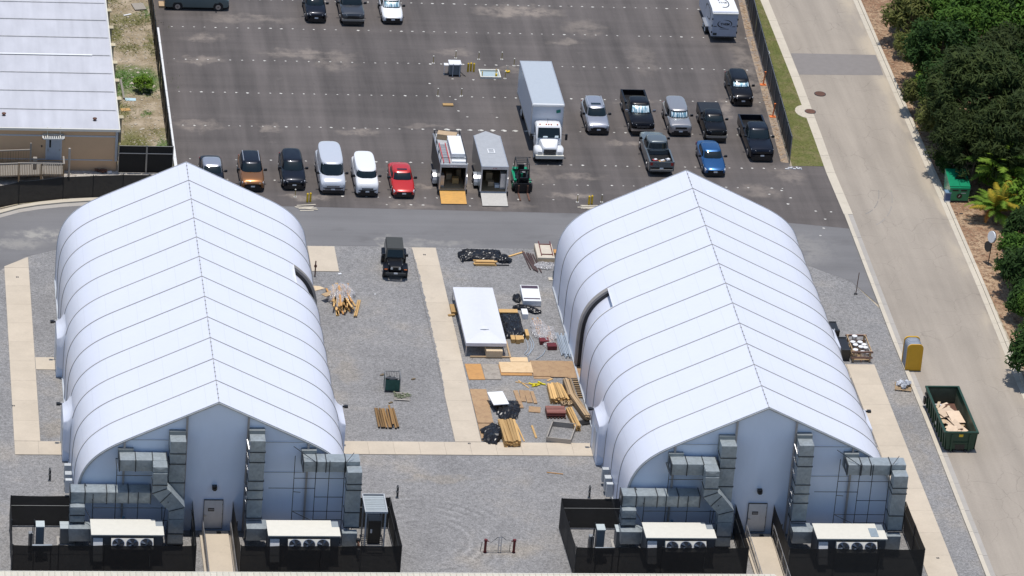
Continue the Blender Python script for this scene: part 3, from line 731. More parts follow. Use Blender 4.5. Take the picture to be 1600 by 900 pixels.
def ac_unit(cx, x0, x1, label, y0=-4.35, ytop=2.27):
    t = thing('air_conditioner', label, 'air conditioner', (x0, y0, 0))
    W = x1-x0; D = 1.95; H = ytop
    part('cabinet', pm('ac_body_grey', (.10, .105, .11), .5), t, lambda b: b.box(.02, W-.02, .05, D-.05, .22, H-.06))
    part('base_rail', m_dsteel, t, lambda b: (b.box(0, W, .02, .16, 0, .2), b.box(0, W, D-.16, D-.02, 0, .2)))
    part('top_panel', m_cream, t, lambda b: (b.box(-.05, W-.45, -.12, D+.02, H-.05, H+.03), b.box(W-.45, W+.05, -.12, D*.55, H-.05, H+.03)))
    part('step_panel', pm('ac_step', (.26, .29, .31), .5), t, lambda b: b.box(W-.44, W+.03, D*.56, D+.02, H-.2, H-.04))
    if 'right of the right' in label: part('top_hatch', pm('hatch_bluegrey', (.30, .36, .40), .4), t, lambda b: (b.box(W-1.05, W-.5, .15, 1.3, H+.03, H+.06), b.box(W-.84, W-.70, .6, .85, H+.061, H+.065)))
    part('filter_door', m_white, t, lambda b: (b.hexa([(.10, -.70, .6), (.72, -.70, .6), (.72, .05, .6), (.10, .05, .6)], [(.10, -.16, H-.5), (.72, -.16, H-.5), (.72, .05, H-.5), (.10, .05, H-.5)]), b.box(.10, .72, -.13, .04, H-.49, H-.3)))
    fx0 = W*.27; fx1 = W*.86
    # fan shelf tilted up towards the sky
    f = thing_part('fan_panel', t, (0, 0, 0))
    z0 = H-.78; z1 = H-.18
    n = 3; w_ = (fx1-fx0)/n
    P = lambda u, v, o=0.0: (fx0+u, -.62+v*.44-o*.80, z0+v*.60+o*.55)
    b = MB(); b.quad(P(0, 0), P(fx1-fx0, 0), P(fx1-fx0, 1), P(0, 1)); b.quad((fx0, .05, z0), (fx1, .05, z0), P(fx1-fx0, 0), P(0, 0))
    b.quad((fx0, .05, z0), P(0, 0), P(0, 1), (fx0, .05, z1)); b.quad((fx1, .05, z0), P(fx1-fx0, 0), P(fx1-fx0, 1), (fx1, .05, z1))
    shelf = b.build('fan_shelf', m_cream, t, fix=False)
    f_parent = shelf
    for i in range(n):
        u = w_*(i+.5); r_ = min(w_*.43, .42)
        b = MB(); cpt = Vector(P(u, .5, .02)); ex = Vector((1, 0, 0)); ey = Vector((0, .44, .60)).normalized(); en = Vector((0, -.80, .55)).normalized()
        N_ = 20
        disk = [cpt+ex*math.cos(2*math.pi*k/N_)*r_+ey*math.sin(2*math.pi*k/N_)*r_*.86 for k in range(N_)]
        b.add(disk, [tuple(range(N_))]); b.build('fan_opening', m_black, f_parent, fix=False)
        b = MB()
        for k in range(4):
            a = k*math.pi/2+.5+i*.35
            q0 = lambda rr, aa, o: cpt+ex*math.cos(aa)*rr+ey*math.sin(aa)*rr*.86+en*o
            b.add([q0(.06, a-.5, .03), q0(r_*.92, a-.32, .015), q0(r_*.95, a+.22, .06), q0(.06, a+.4, .06)], [(0, 1, 2, 3)])
        b.build('fan_blade', pm('fan_metal', (.10, .12, .15), .3, .7), f_parent, fix=False)
        b = MB(); b.tube(cpt+en*.03, cpt+en*.10, .09, 10); b.build('fan_hub', m_dsteel, f_parent)
        ring_ = MB(); rr = [r_, r_+.035]; vs = []
        for q1 in rr:
            for k in range(N_): vs.append(cpt+ex*math.cos(2*math.pi*k/N_)*q1+ey*math.sin(2*math.pi*k/N_)*q1*.86+en*.04)
        ring_.add(vs, [(k, (k+1) % N_, N_+(k+1) % N_, N_+k) for k in range(N_)]); ring_.build('fan_ring', m_alum, f_parent, fix=False)
    return t
def thing_part(name, parent, loc):
    return None
# --- equipment side A (left of the door), in coordinates relative to the building centre
def equip_A(cx, tagn, ac):
    g = 'galvanised ducts on the front gables'
    t = thing('air_duct', 'high horizontal duct with slanted elbow left of the %s building door' % tagn, 'air duct', (cx, 0, 0), group=g)
    z0, z1 = 5.38, 6.2
    duct_run(t, 'x', [-6.52, -5.45, -4.32, -3.38], (-6.52, -3.38, -1.30, -.18, z0, z1))
    part('wall_collar', pm('collar_grey', (.24, .26, .26), .5), t, lambda b: b.box(-6.57, -5.55, -.2, .1, z0-.05, z1+.22))
    duct_run(t, 'z', [4.88, 5.74], (-4.32, -3.38, -2.30, -1.34, 4.88, 5.74))
    duct_section(t, 'duct_elbow', -4.32, -3.38, -2.2, -1.30, 5.78, z1-.02)
    # slanted elbow going right and down
    X0, X1, X2, X3 = -4.32, -3.38, -3.16, -2.14
    def hx(nm, lo, hi): 
        b = MB(); b.hexa([(lo[0][0], -2.3, lo[0][1]), (lo[1][0], -2.3, lo[1][1]), (lo[1][0], -1.3, lo[1][1]), (lo[0][0], -1.3, lo[0][1])], [(hi[0][0], -2.3, hi[0][1]), (hi[1][0], -2.3, hi[1][1]), (hi[1][0], -1.3, hi[1][1]), (hi[0][0], -1.3, hi[0][1])]); b.build(nm, m_duct, t)
    hx('duct_section', ((X0, 4.25), (X1, 4.62)), ((X0, 4.86), (X1, 4.86)))
    hx('duct_elbow', ((X0+.55, 3.55), (X1+.30, 4.35)), ((X0, 4.22), (X1, 4.60)))
    hx('duct_elbow', ((X2, 2.90), (X3+.02, 3.20)), ((X0+.57, 3.53), (X1+.32, 4.33)))
    hx('duct_section', ((X2, 2.28), (X3, 2.28)), ((X2, 2.88), (X3, 3.18)))
    b = MB(); b.tube((X0, -2.31, 4.235), (X1, -2.31, 4.61), .035, 4); b.tube((X0+.56, -2.31, 3.54), (X1+.31, -2.31, 4.34), .035, 4); b.tube((X2, -2.31, 2.89), (X3, -2.31, 3.19), .035, 4); b.build('flange', m_dsteel, t)
    duct_run(t, 'z', [.35, 1.15, 2.24], (X2, X3, -2.3, -1.3, .35, 2.24))
    t = thing('air_duct', 'long horizontal duct low on the gable left of the door of the %s building' % tagn, 'air duct', (cx, 0, 0), group=g)
    duct_run(t, 'x', [-9.7, -8.73, -7.29, -5.84, -4.36], (-9.7, -4.36, -1.40, -.3, 2.96, 3.78))
    duct_run(t, 'z', [1.75, 2.3, 2.92], (-9.7, -8.75, -1.9, -.9, 1.75, 2.92))
    duct_section(t, 'plenum_box', -9.75, -8.42, -2.5, -1.4, .65, 1.6)
    b = MB(); b.hexa([(-8.41, -2.45, .7), (-7.95, -2.9, .8), (-7.95, -2.4, .8), (-8.41, -1.5, .7)], [(-8.41, -2.45, 1.55), (-7.95, -2.9, 1.7), (-7.95, -2.4, 1.7), (-8.41, -1.5, 1.55)]); b.build('duct_transition', m_duct, t)
    t = thing('air_duct', 'tall vertical duct just left of the %s building entrance column' % tagn, 'air duct', (cx, 0, 0), group=g)
    duct_run(t, 'z', [2.9, 4.42, 5.85, 6.63, 7.54], (-3.18, -2.14, -1.15, -.16, 2.9, 7.54))
    part('wall_collar', pm('collar_grey', (.24, .26, .26), .5), t, lambda b: b.box(-3.22, -2.12, -.2, .1, 6.7, 7.8))
    t = thing('pipe_rack', 'thin dark pipe supports holding the ducts left of the door, %s building' % tagn, 'pipe rack', (cx, 0, 0), group='pipe racks in front of the gables')
    Y = -1.55
    rod_frame(t, [((-6.7, Y, 0), (-6.7, Y, 5.2)), ((-3.25, Y-.9, 0), (-3.25, Y-.9, 2.2)), ((-8.2, Y, 0), (-8.2, Y, 3.75)), ((-5.2, Y, 0), (-5.2, Y, 3.9)), ((-6.7, Y, 5.18), (-4.1, Y, 5.18)), ((-8.2, Y, 2.70), (-3.2, Y, 2.70)), ((-8.2, Y, 1.75), (-3.0, Y, 1.75)),
       ((-6.7, -.1, 5.65), (-6.7, Y, 5.65)), ((-6.7, -.1, 5.65), (-6.1, -.1, 5.65)), ((-6.7, Y, 5.65), (-6.7, Y, 5.1)), ((-8.7, -.4, 3.9), (-8.2, Y, 3.2)), ((-8.7, Y, 2.6), (-8.2, Y-.6, 1.9)), ((-3.6, Y, 2.8), (-3.5, Y, .9)), ((-3.35, Y, 2.8), (-3.5, Y, .9)), ((-3.25, -.3, 3.6), (-3.25, -2.4, 3.6))])
    t = thing('valve_set', 'small blue valve behind the left air conditioner of the %s building' % tagn, 'valve', (cx-6.1, -1.2, 0), group='blue valves behind the air conditioners')
    part('pipe_stub', m_dsteel, t, lambda b: (b.tube((-.15, 0, 0), (-.15, 0, 1.5), .03), b.tube((.15, 0, 0), (.15, 0, 1.5), .03)))
    part('valve_body', pm('blue_valve', (.10, .24, .34), .4), t, lambda b: (b.box(-.2, .2, -.12, .12, 1.45, 1.6), b.cyl((0, 0), .1, 1.6, 1.8, 8)))
    ac_unit(cx, cx+ac[0], cx+ac[1], 'cream-topped air conditioner with three fans left of the %s building entrance' % tagn)
def equip_B(cx, tagn, ac, hx0, hx1, vx0, zt):
    g = 'galvanised ducts on the front gables'
    t = thing('air_duct', 'tall vertical duct just right of the %s building entrance column' % tagn, 'air duct', (cx, 0, 0), group=g)
    duct_run(t, 'z', [1.85, 3.28, 4.0, 4.7, 6.13, 6.9, 7.75], (2.13, 3.13, -1.35, -.35, 1.85, 7.75))
    part('wall_collar', pm('collar_grey', (.24, .26, .26), .5), t, lambda b: b.box(2.10, 3.16, -.34, .1, 6.9, 8.0))
    duct_section(t, 'plenum_box', 2.1, 3.45, -2.45, -1.2, .75, 1.65)
    b = MB(); b.hexa([(3.46, -2.4, .75), (3.85, -2.8, .8), (3.85, -2.4, .8), (3.46, -1.3, .75)], [(3.46, -2.4, 1.6), (3.85, -2.8, 1.7), (3.85, -2.4, 1.7), (3.46, -1.3, 1.6)]); b.build('duct_transition', m_duct, t)
    for z in (2.6, 3.5, 5.1, 6.0, 6.9): part('bracket', m_alum, t, lambda b: b.tube((2.10, -1.0, z), (2.0, -.2, z+.35), .03, 4))
    t = thing('air_duct', 'high horizontal duct turning down at the right corner of the %s building' % tagn, 'air duct', (cx, 0, 0), group=g)
    z1 = zt; z0 = zt-.76
    c4 = [hx0, hx0+(hx1-hx0)*.235, hx0+(hx1-hx0)*.40, vx0-.06]
    duct_run(t, 'x', c4, (hx0, vx0-.06, -1.40, -.30, z0, z1))
    duct_section(t, 'duct_section', vx0-.03, hx1, -1.35, -.30, z0, z1)
    part('wall_collar', pm('collar_grey', (.24, .26, .26), .5), t, lambda b: b.box(hx0-.05, hx0+.95, -.32, .1, z0-.05, z1+.25))
    duct_run(t, 'z', [1.75, 2.9, 4.62, 5.06, 5.97], (vx0, vx0+.98, -2.35, -1.43, 1.75, 5.97))
    duct_section(t, 'plenum_box', vx0-.15, vx0+.85, -2.9, -2.38, .55, 1.6)
    t = thing('pipe_rack', 'thin dark pipe supports under the high duct right of the door, %s building' % tagn, 'pipe rack', (cx, 0, 0), group='pipe racks in front of the gables')
    Y = -1.5; X0 = hx0-.6
    rods = []
    for x in (X0, hx0+.85, hx0+1.75, vx0-.12): rods += [((x, Y, 0), (x, Y, zt+.15 if x != X0 else zt+.5))]
    rods += [((X0, Y, z0-.45), (vx0-.1, Y, z0-.45)), ((X0, -.2, zt+.5), (hx0+.85, Y, zt+.0)), ((X0, Y, 2.5), (vx0-.1, Y, 2.5)), ((hx0+.85, Y, 3.6), (vx0-.1, Y, 3.6)), ((hx0+.85, Y, 1.85), (vx0-.1, Y, 1.85)), ((X0, Y, 2.5), (hx0+.7, Y-.4, 2.0)), ((X0, Y, 4.0), (hx0-.1, Y, 3.95)), ((3.5, -1.3, 4.15), (hx0+.9, -1.3, 4.15)), ((vx0, Y, zt+.1), (vx0+.5, -1.0, zt+.5))]
    rod_frame(t, rods, .026)
    # little white regulator pipes by the column
    t = thing('regulator_pipe', 'thin white-capped regulator pipes beside the right entrance column of the %s building' % tagn, 'pipe', (cx+2.1, -1.0, 0), group='regulator pipes by the entrance columns')
    part('riser', m_steel, t, lambda b: (b.tube((0, 0, 0), (0, 0, 4.4), .03), b.tube((0, 0, 4.4), (.35, 0, 4.4), .03), b.tube((.35, 0, 4.4), (.35, 0, 3.9), .03)))
    part('cap', m_white, t, lambda b: (b.cyl((0, 0), .07, 3.2, 3.35, 8), b.cyl((.1, 0), .08, 2.5, 2.8, 8)))
    ac_unit(cx, cx+ac[0], cx+ac[1], 'cream-topped air conditioner with three fans right of the %s building entrance' % tagn)
equip_A(0, 'left', (-8.35, -3.62)); equip_B(0, 'left', (3.4, 8.15), 5.75, 9.55, 8.64, 6.24)
equip_A(DX-.05, 'right', (-8.35, -3.62)); equip_B(DX-.05, 'right', (3.4, 8.15), 5.6, 9.65, 8.66, 6.30)

# --- screened fences
def fence(name, label, pts, h, post_mat=m_steel, gap=3.0, mat=m_screen, rails=(1.0, .06), group=None, cat='fence', slack=.05, postr=.035, mid=True):
    t = thing(name, label, cat, (0, 0, 0), group=group)
    for (x0, y0), (x1, y1) in zip(pts[:-1], pts[1:]):
        ln = math.hypot(x1-x0, y1-y0); n = max(1, round(ln/gap))
        for k in range(n):
            a = (x0+(x1-x0)*k/n, y0+(y1-y0)*k/n); c_ = (x0+(x1-x0)*(k+1)/n, y0+(y1-y0)*(k+1)/n)
            nx, ny = -(c_[1]-a[1]), c_[0]-a[0]; l = math.hypot(nx, ny); nx /= l; ny /= l
            m_ = 6; vs = []
            for i in range(m_+1):
                u = i/m_; sg = slack*math.sin(math.pi*u)
                x = a[0]+(c_[0]-a[0])*u; y = a[1]+(c_[1]-a[1])*u; w_ = .04*math.sin(u*9+k)
                for j, z in enumerate((.05, h*.5, h-sg)):
                    vs.append((x-nx*(.05+w_*(j == 1)), y-ny*(.05+w_*(j == 1)), z))
            fs = [(i*3+j, (i+1)*3+j, (i+1)*3+j+1, i*3+j+1) for i in range(m_) for j in range(2)]
            b = MB(); b.add(vs, fs); b.build('mesh_panel', mat, t, smooth=True, fix=False)
            part('post', post_mat, t, lambda b: b.tube((a[0], a[1], 0), (a[0], a[1], h+.05), postr, 6))
            part('rail', post_mat, t, lambda b: [b.tube((a[0], a[1], h*f), (c_[0], c_[1], h*f), .022, 5) for f in rails])
    a = pts[-1]
    part('post', post_mat, t, lambda b: b.tube((a[0], a[1], 0), (a[0], a[1], h+.05), postr, 6))
    return t
FH = 2.35
fence('screen_fence', 'black mesh screen fence round the far left equipment yard', [(-9.45, .6), (-13.55, .6), (-13.6, -5.9), (-1.55, -5.85), (-1.45, .4)], FH, m_dsteel, rails=(.68, .03))
fence('screen_fence', 'black mesh screen fence round the yard with the slatted shelter', [(1.35, .4), (1.45, -5.85), (12.15, -5.75), (12.0, .65), (9.5, .65)], FH, m_dsteel, rails=(.68, .03))
fence('screen_fence', 'black mesh screen fence left of the ramp to the right building', [(27.9, .7), (23.8, .7), (23.95, -5.8), (35.65, -5.75), (35.7, .4)], FH, m_dsteel, rails=(.68, .03))
fence('screen_fence', 'black mesh screen fence round the yard nearest the road side walk', [(38.45, .4), (38.5, -5.8), (47.75, -5.85), (47.7, .5), (46.6, .5)], FH, m_dsteel, rails=(.68, .03))
# ramps
def ramp(cx, tagn):
    t = thing('entry_ramp', 'pale concrete ramp with pipe rails up to the %s building entrance' % tagn, 'ramp', (cx, 0, 0), group='entry ramps')
    b = MB(); b.extr([(-.35, -.02), (-.35, .27), (-2.2, .27), (-8.0, .06), (-8.0, -.02)], 'x', -.62, .95); b.build('ramp_slab', m_conc, t)
    b = MB(); b.box(-.98, -.70, -8, -.4, 0, .16); b.box(1.02, 1.18, -8, -.4, 0, .16); b.build('ramp_kerb', m_conc, t)
    for x in (-.80, 1.08):
        for y in (-.5, -2.3, -4.2, -6.1, -7.9): part('rail_post', m_alum, t, lambda b: b.tube((x, y, 0), (x, y, 1.1), .025))
        part('handrail', m_alum, t, lambda b: (b.tube((x, -.4, 1.12), (x, -8, 1.02), .025), b.tube((x, -.4, .62), (x, -8, .52), .02)))
        part('rail_infill', m_steel, t, lambda b: [b.tube((x, -.6-.24*k, .2), (x, -.6-.24*k, 1.08), .012, 4) for k in range(31)])
    part('door_mat', m_black, t, lambda b: b.box(.15, .45, -.75, -.45, .272, .30))
ramp(0.1, 'left'); ramp(DX+.1-.1, 'right')
# transformers, panels inside the yards
def switch_panel(x, y, lb):
    t = thing('switch_panel', lb, 'electric panel', (x, y, 0), group='switch panels in the yards')
    part('cabinet', pm('switch_grey_dark', (.10, .13, .15), .5), t, lambda b: b.box(-.26, .26, -.35, .35, .25, 2.55))
    part('cabinet_top', pm('switch_top', (.48, .52, .50), .5), t, lambda b: b.box(-.29, .29, -.40, .40, 2.55, 2.62))
    part('disconnect_box', m_steel, t, lambda b: (b.box(-.75, -.45, -.25, .1, .5, 2.0), b.box(-.72, -.5, .15, .4, .8, 1.5)))
    part('conduit', m_dsteel, t, lambda b: [b.tube((-.38-.1*k, .1-.2*k, 0), (-.38-.1*k, .1-.2*k, 2.9-.4*k), .03, 5) for k in range(3)])
    part('foot', m_black, t, lambda b: b.box(-.2, .55, -.45, .2, 0, .25))
def pad_box(x, y, lb, w_=.9, d=.9, h=1.25):
    t = thing('pad_box', lb, 'utility box', (x, y, 0), group='utility boxes in the yards')
    part('box_body', pm('padbox_body', (.13, .15, .165), .5), t, lambda b: b.box(0, w_, 0, d, .06, h))
    part('box_lid', pm('padbox_lid', (.44, .48, .48), .5), t, lambda b: (b.box(-.03, w_+.03, -.04, d*.5, h, h+.05), b.box(-.03, w_+.03, d*.5+.02, d+.03, h, h+.05)))
    part('box_pad', m_concg, t, lambda b: b.box(-.2, w_+.1, -.2, d+.2, 0, .06))
for cx, n in ((0, 'far left'), (DX+.3, 'centre right')):
    switch_panel(cx-11.75, -3.6, 'tall grey switch cabinet with conduits in the %s yard' % n)
    pad_box(cx-10.3, -1.9, 'grey utility box beside the ducts in the %s yard' % n)
    t = thing('meter_enclosure', 'low dark meter enclosure behind the front screen of the %s yard' % n, 'utility box', (cx-12.3, -5.4, 0), group='low enclosures behind the screens')
    part('shelf', pm('shelf_grey', (.30, .33, .35), .5), t, lambda b: b.box(0, 1.3, 0, .25, 1.55, 1.95)); part('legs', m_dsteel, t, lambda b: (b.box(.05, .12, 0, .1, 0, 1.6), b.box(1.18, 1.25, 0, .1, 0, 1.6)))
    t = thing('vault_hatch', 'grey steel vault hatch on the ground outside the screens of the %s yard' % n, 'hatch', (cx-10.0, -7.0, 0), group='vault hatches')
    part('hatch_lid', pm('hatch_blue', (.12, .15, .18), .5), t, lambda b: b.box(0, 1.7, 0, 1.1, .0, .1))
# slatted shelter at the left building
t = thing('slatted_shelter', 'grey slatted-roof shelter over a black cabinet in the left yard', 'shelter', (10.02, -2.35, 0))
for x in (.08, 1.38):
    for y in (.1, 2.05): part('leg', m_trim, t, lambda b: b.box(x-.05, x+.05, y-.05, y+.05, 0, 3.0))
part('roof_frame', m_trim, t, lambda b: (b.box(-.05, .03, -.1, 2.2, 2.95, 3.08), b.box(1.41, 1.49, -.1, 2.2, 2.95, 3.08), b.box(-.05, 1.49, -.18, -.1, 2.95, 3.08), b.box(-.05, 1.49, 2.2, 2.28, 2.95, 3.08)))
for k in range(9): part('roof_slat', pm('slat_grey', (.30, .34, .36), .5, .1), t, lambda b: b.obox((.72, .02+.243*k, 3.02), (1.36, .155, .02), rx=.25))
t2 = thing('generator_cabinet', 'black generator cabinet under the slatted shelter', 'cabinet', (10.35, -1.8, 0))
part('cabinet_body', m_black, t2, lambda b: b.box(0, .85, 0, 1.3, .15, 1.95)); part('warning_label', m_white, t2, lambda b: b.box(.15, .27, -.012, -.002, 1.0, 1.3)); part('plinth', m_concg, t2, lambda b: b.box(-.1, .95, -1.1, 1.5, 0, .14))
t = thing('gas_meter', 'brown pipe stand with a white valve beside the slatted shelter', 'gas meter', (9.55, -3.3, 0))
part('pipe', m_rust, t, lambda b: (b.tube((0, 0, 0), (0, 0, 1.2), .07), b.tube((0, 0, 1.2), (.1, -.4, .9), .05))); part('valve', m_white, t, lambda b: b.box(-.08, .1, -.55, -.35, .3, .9)); part('regulator', m_black, t, lambda b: b.cyl((0, .1), .14, 1.1, 1.35, 8))
# hydrant-like backflow stand in the gravel
t = thing('backflow_stand', 'two dark red standpipes with a chrome centre post on the gravel', 'standpipe', (19.27, -2.56))
for x in (-.98, .98):
    part('standpipe', m_maroon, t, lambda b: (b.cyl((x, 0), .09, 0, .85, 8), b.cyl((x, 0), .12, .85, 1.0, 8), b.tube((x, 0, .9), (x-.22*(1 if x > 0 else -1), 0, .85), .04, 6), b.cyl((x, 0), .13, 0, .04, 8)))
part('centre_post', m_alum, t, lambda b: (b.box(-.12, -.05, -.05, .05, 0, 1.15), b.box(.05, .12, -.05, .05, 0, 1.15), b.box(-.12, .12, -.04, .04, .5, .56)))
part('hoop', m_dsteel, t, lambda b: (b.path([(-.4, 0, .95), (-.2, 0, 1.15), (0, 0, 1.2), (.2, 0, 1.15), (.4, 0, .95)], .018), b.path([(.4, 0, .95), (.9, 0, .95)], .014), b.path([(-.4, 0, .95), (-.6, 0, .75), (-.85, 0, .85)], .014)))
part('low_pipe', m_dsteel, t, lambda b: (b.tube((-.9, 0, .1), (.8, 0, .1), .02), b.tube((-1.3, .1, 0), (-1.2, .1, .75), .02), b.tube((.7, .1, 0), (.72, .1, .5), .02)))
# small risers around the yards
for (p, h, lb) in (((-10.71, 6.85), 1.0, 'short dark pipe manifold on the gravel left of the left building'), ((26.42, 4.95), 1.0, 'dark riser pipe standing by the back of the centre right yard'), ((27.86, 5.69), .8, 'short grey riser at the foot of the right building corner'), ((13.03, 4.78), 1.0, 'dark riser pipe at the back corner of the slatted shelter yard')):
    t = thing('pipe_riser', lb, 'pipe', (p[0], p[1], 0), group='pipe risers in the gravel')
    part('riser', m_dsteel, t, lambda b: (b.cyl((0, 0), .05, 0, h, 6), b.cyl((.07, .12), .045, 0, h*.8, 6)))
    part('fitting', m_steel, t, lambda b: (b.box(-.09, .09, -.06, .06, h*.45, h*.55), b.box(-.08, .1, -.06, .06, h*.8, h*.92), b.box(-.1, .12, -.1, .16, 0, .06)))
t = thing('bay_door_post', 'brown pipe post at the edge of the concrete pad by the left building', 'post', (10.16, 38.20)); part('pole', m_rust, t, lambda b: b.cyl((0, 0), .05, 0, 1.3, 6)); part('head', m_rust, t, lambda b: b.box(-.1, .1, -.06, .06, .8, .95))

# ================================================================== LONG BUILDING AT THE BOTTOM EDGE
t = thing('service_building', 'long building with a cream ribbed metal roof across the bottom edge', 'building', (0, 0, 0))
RZ = 3.95; Y1 = -12.1
m_mroof = pm('cream_metal_roof', (.60, .56, .46), .4, var=.05)
part('wall', m_tan, t, lambda b: b.box(-40, 35.7, -26, Y1+.35-.6, 0, RZ-.3))
part('eave_trim', m_cream, t, lambda b: b.box(-40.2, 36.2, Y1-.02, Y1+.06, RZ-.16, RZ+.02))
k = 0; x = -20.0
pan = MB().extr([(0, 0), (.03, .07), (.07, .07), (.10, 0), (.40, 0), (.40, -.05), (0, -.05)], 'y', 0, -16).build('roof_sheet', m_mroof, mesh_only=True)
while x < 36.0:
    o = link('roof_sheet', pan, t, (x, Y1, RZ), (rad(-3)*0, 0, 0)); x += .402
b = MB(); b.box(-40, -20.01, Y1-16, Y1, RZ-.05, RZ); b.build('far_roof_sheet', m_mroof, t)

# ================================================================== MODULAR BUILDING TOP LEFT
def mat_roofm():
    g = NG('white_roof_coating'); p = g.pos()
    a = g.noise(g.mapv(p, scale=(.6, .25, 1)), 1, 4, .6); s2 = g.noise(g.mapv(p, scale=(2.2, .12, 1)), 1, 3, .5)
    f = g.math('ADD', g.math('MULTIPLY_ADD', a, .34, .72), g.math('MULTIPLY_ADD', s2, .26, -.08))
    g.base(g.scalecol((.53, .53, .56), f)); g.setp(Roughness=.6); return g.m
m_roofc = mat_roofm()
BX, BY, BH = -3.9, 55.75, 3.55
t = thing('modular_building', 'tan building with a flat white seamed roof at the top left', 'building', (0, 0, 0))
part('wall', m_tan, t, lambda b: b.box(-45, BX, BY, 140, 0, BH))
for i in range(22):
    y0 = BY-.25+3.5*i*.985
    box1('roof_section', m_roofc, t, -45.2, BX+.12, y0+.02, y0+3.43, BH, BH+.14)
    box1('roof_seam', pm('roof_seam_cap', (.42, .41, .40), .6, namt=.3), t, -45.2, BX-.02, y0+3.42, y0+3.50, BH+.1, BH+.21)
part('roof_edge', m_cream, t, lambda b: (b.box(-45.3, BX+.2, BY-.33, BY-.20, BH-.02, BH+.18), b.box(BX+.12, BX+.2, BY-.2, 135, BH-.02, BH+.19)))
part('wall_band', m_trim, t, lambda b: (b.box(-45, BX+.02, BY-.03, BY, BH-.62, BH-.50), b.box(-45, BX-.3, BY-.03, BY, .92, 1.0)))
part('downpipe', m_trim, t, lambda b: b.box(BX-.14, BX+.06, BY-.08, BY, .9, BH-.05))
part('ridge_patch', m_white, t, lambda b: b.box(-22, -5.3, BY-.25+3.4475*4-.12, BY-.25+3.4475*4+.10, BH+.2, BH+.225))
for (p, lb) in (((-5.61, 57.14), ''), ((-12.61, 57.78), '')):
    part('roof_vent', m_rust, t, lambda b: (b.cyl((p[0], p[1]), .10, BH+.1, BH+.28, 8), b.cyl((p[0], p[1]), .17, BH+.28, BH+.34, 10)))
for i in range(24):
    y = BY-.1+1.74*i*.985+3.3
    if i % 2 == 0: part('wall_bracket', pm('bracket_wood', (.50, .44, .30), .7), t, lambda b: (b.box(BX+.12, BX+.62, y-.28, y+.28, BH-.45, BH-.35), b.box(BX, BX+.5, y-.04, y+.04, 1.0, BH-.45)))
    part('wall_skirt', m_dsteel, t, lambda b: b.box(BX, BX+.25, y-1.2, y-.5, 0, 2.4))
# door, canopy
DXc = -9.25
d = part('door', pm('door_bluegrey', (.42, .47, .53), .45), t, lambda b: b.box(DXc-.05, DXc+1.0, BY-.06, BY, .95, 2.95))
part('door_glass', m_glass, d, lambda b: b.box(DXc+.12, DXc+.26, BY-.075, BY-.06, 2.0, 2.7)); part('door_handle', m_steel, d, lambda b: (b.box(DXc+.02, DXc+.07, BY-.12, BY-.06, 1.7, 1.9), b.box(DXc+.9, DXc+.95, BY-.1, BY-.06, 1.75, 1.85)))
part('door_jamb', m_trim, d, lambda b: (b.box(DXc-.15, DXc-.05, BY-.07, BY, .95, 3.0), b.box(DXc+1.0, DXc+1.1, BY-.07, BY, .95, 3.0)))
part('door_canopy', pm('canopy_grate', (.62, .62, .58), .5), t, lambda b: (b.box(DXc-.45, DXc+1.25, BY-.9, BY-.84, 3.05, 3.15), b.box(DXc-.45, DXc+1.25, BY-.06, BY-.01, 3.05, 3.15), b.box(DXc-.45, DXc-.39, BY-.9, BY, 3.05, 3.15), b.box(DXc+1.19, DXc+1.25, BY-.9, BY, 3.05, 3.15), [b.box(DXc-.4+.165*k, DXc-.32+.165*k, BY-.88, BY-.05, 3.08, 3.12) for k in range(10)]))
part('canopy_bracket', m_cream, t, lambda b: (b.box(DXc-.08, DXc-.03, BY-.85, BY-.01, 3.15, 3.2), b.box(DXc+.9, DXc+.95, BY-.85, BY-.01, 3.15, 3.2), b.box(DXc-.08, DXc-.03, BY-.1, BY-.02, 3.15, 3.75), b.box(DXc+.9, DXc+.95, BY-.1, BY-.02, 3.15, 3.75)))
part('intercom', m_black, t, lambda b: b.box(DXc-.5, DXc-.4, BY-.05, BY, 2.0, 2.15))
# timber access ramp with balusters
t = thing('access_ramp', 'weathered timber access ramp with slatted railings at the tan building door', 'ramp', (0, 0, 0))
y0, y1 = 53.2, 55.5
part('deck', m_woodg, t, lambda b: (b.box(-9.6, -8.1, y0, y1, .78, .92), b.hexa([(-22, y0, .1), (-9.62, y0, .78), (-9.62, y1, .78), (-22, y1, .1)], [(-22, y0, .2), (-9.62, y0, .90), (-9.62, y1, .90), (-22, y1, .2)])))
part('top_rail', m_woodg, t, lambda b: (b.hexa([(-22, y0-.06, 1.2), (-11.6, y0-.06, 1.75), (-11.6, y0+.06, 1.75), (-22, y0+.06, 1.2)], [(-22, y0-.06, 1.27), (-11.6, y0-.06, 1.82), (-11.6, y0+.06, 1.82), (-22, y0+.06, 1.27)]), b.box(-11.6, -8.0, y0-.06, y0+.06, 1.78, 1.85), b.box(-8.12, -8.0, y0+.06, y0+1.3, 1.78, 1.85),
   b.hexa([(-22, y1-.4, 1.35), (-10.6, y1-.4, 2.0), (-10.6, y1-.28, 2.0), (-22, y1-.28, 1.35)], [(-22, y1-.4, 1.42), (-10.6, y1-.4, 2.07), (-10.6, y1-.28, 2.07), (-22, y1-.28, 1.42)]), b.box(-10.62, -10.5, y1-.4, y1-.28, 1.0, 2.6), b.box(-10.4, -10.1, y0+.9, y0+1.2, .9, 1.8)))
bal = MB().box(-.02, .02, -.02, .02, 0, 1.0).build('baluster', m_woodd, mesh_only=True)
for k in range(48):
    x = -8.1-.13*k; o = link('baluster', bal, t, (x, y0, .72 - max(0, (-11.6-x)*.055)))
for k in range(26):
    link('baluster', bal, t, (-10.7-.2*k, y1-.34, .95-k*.012))
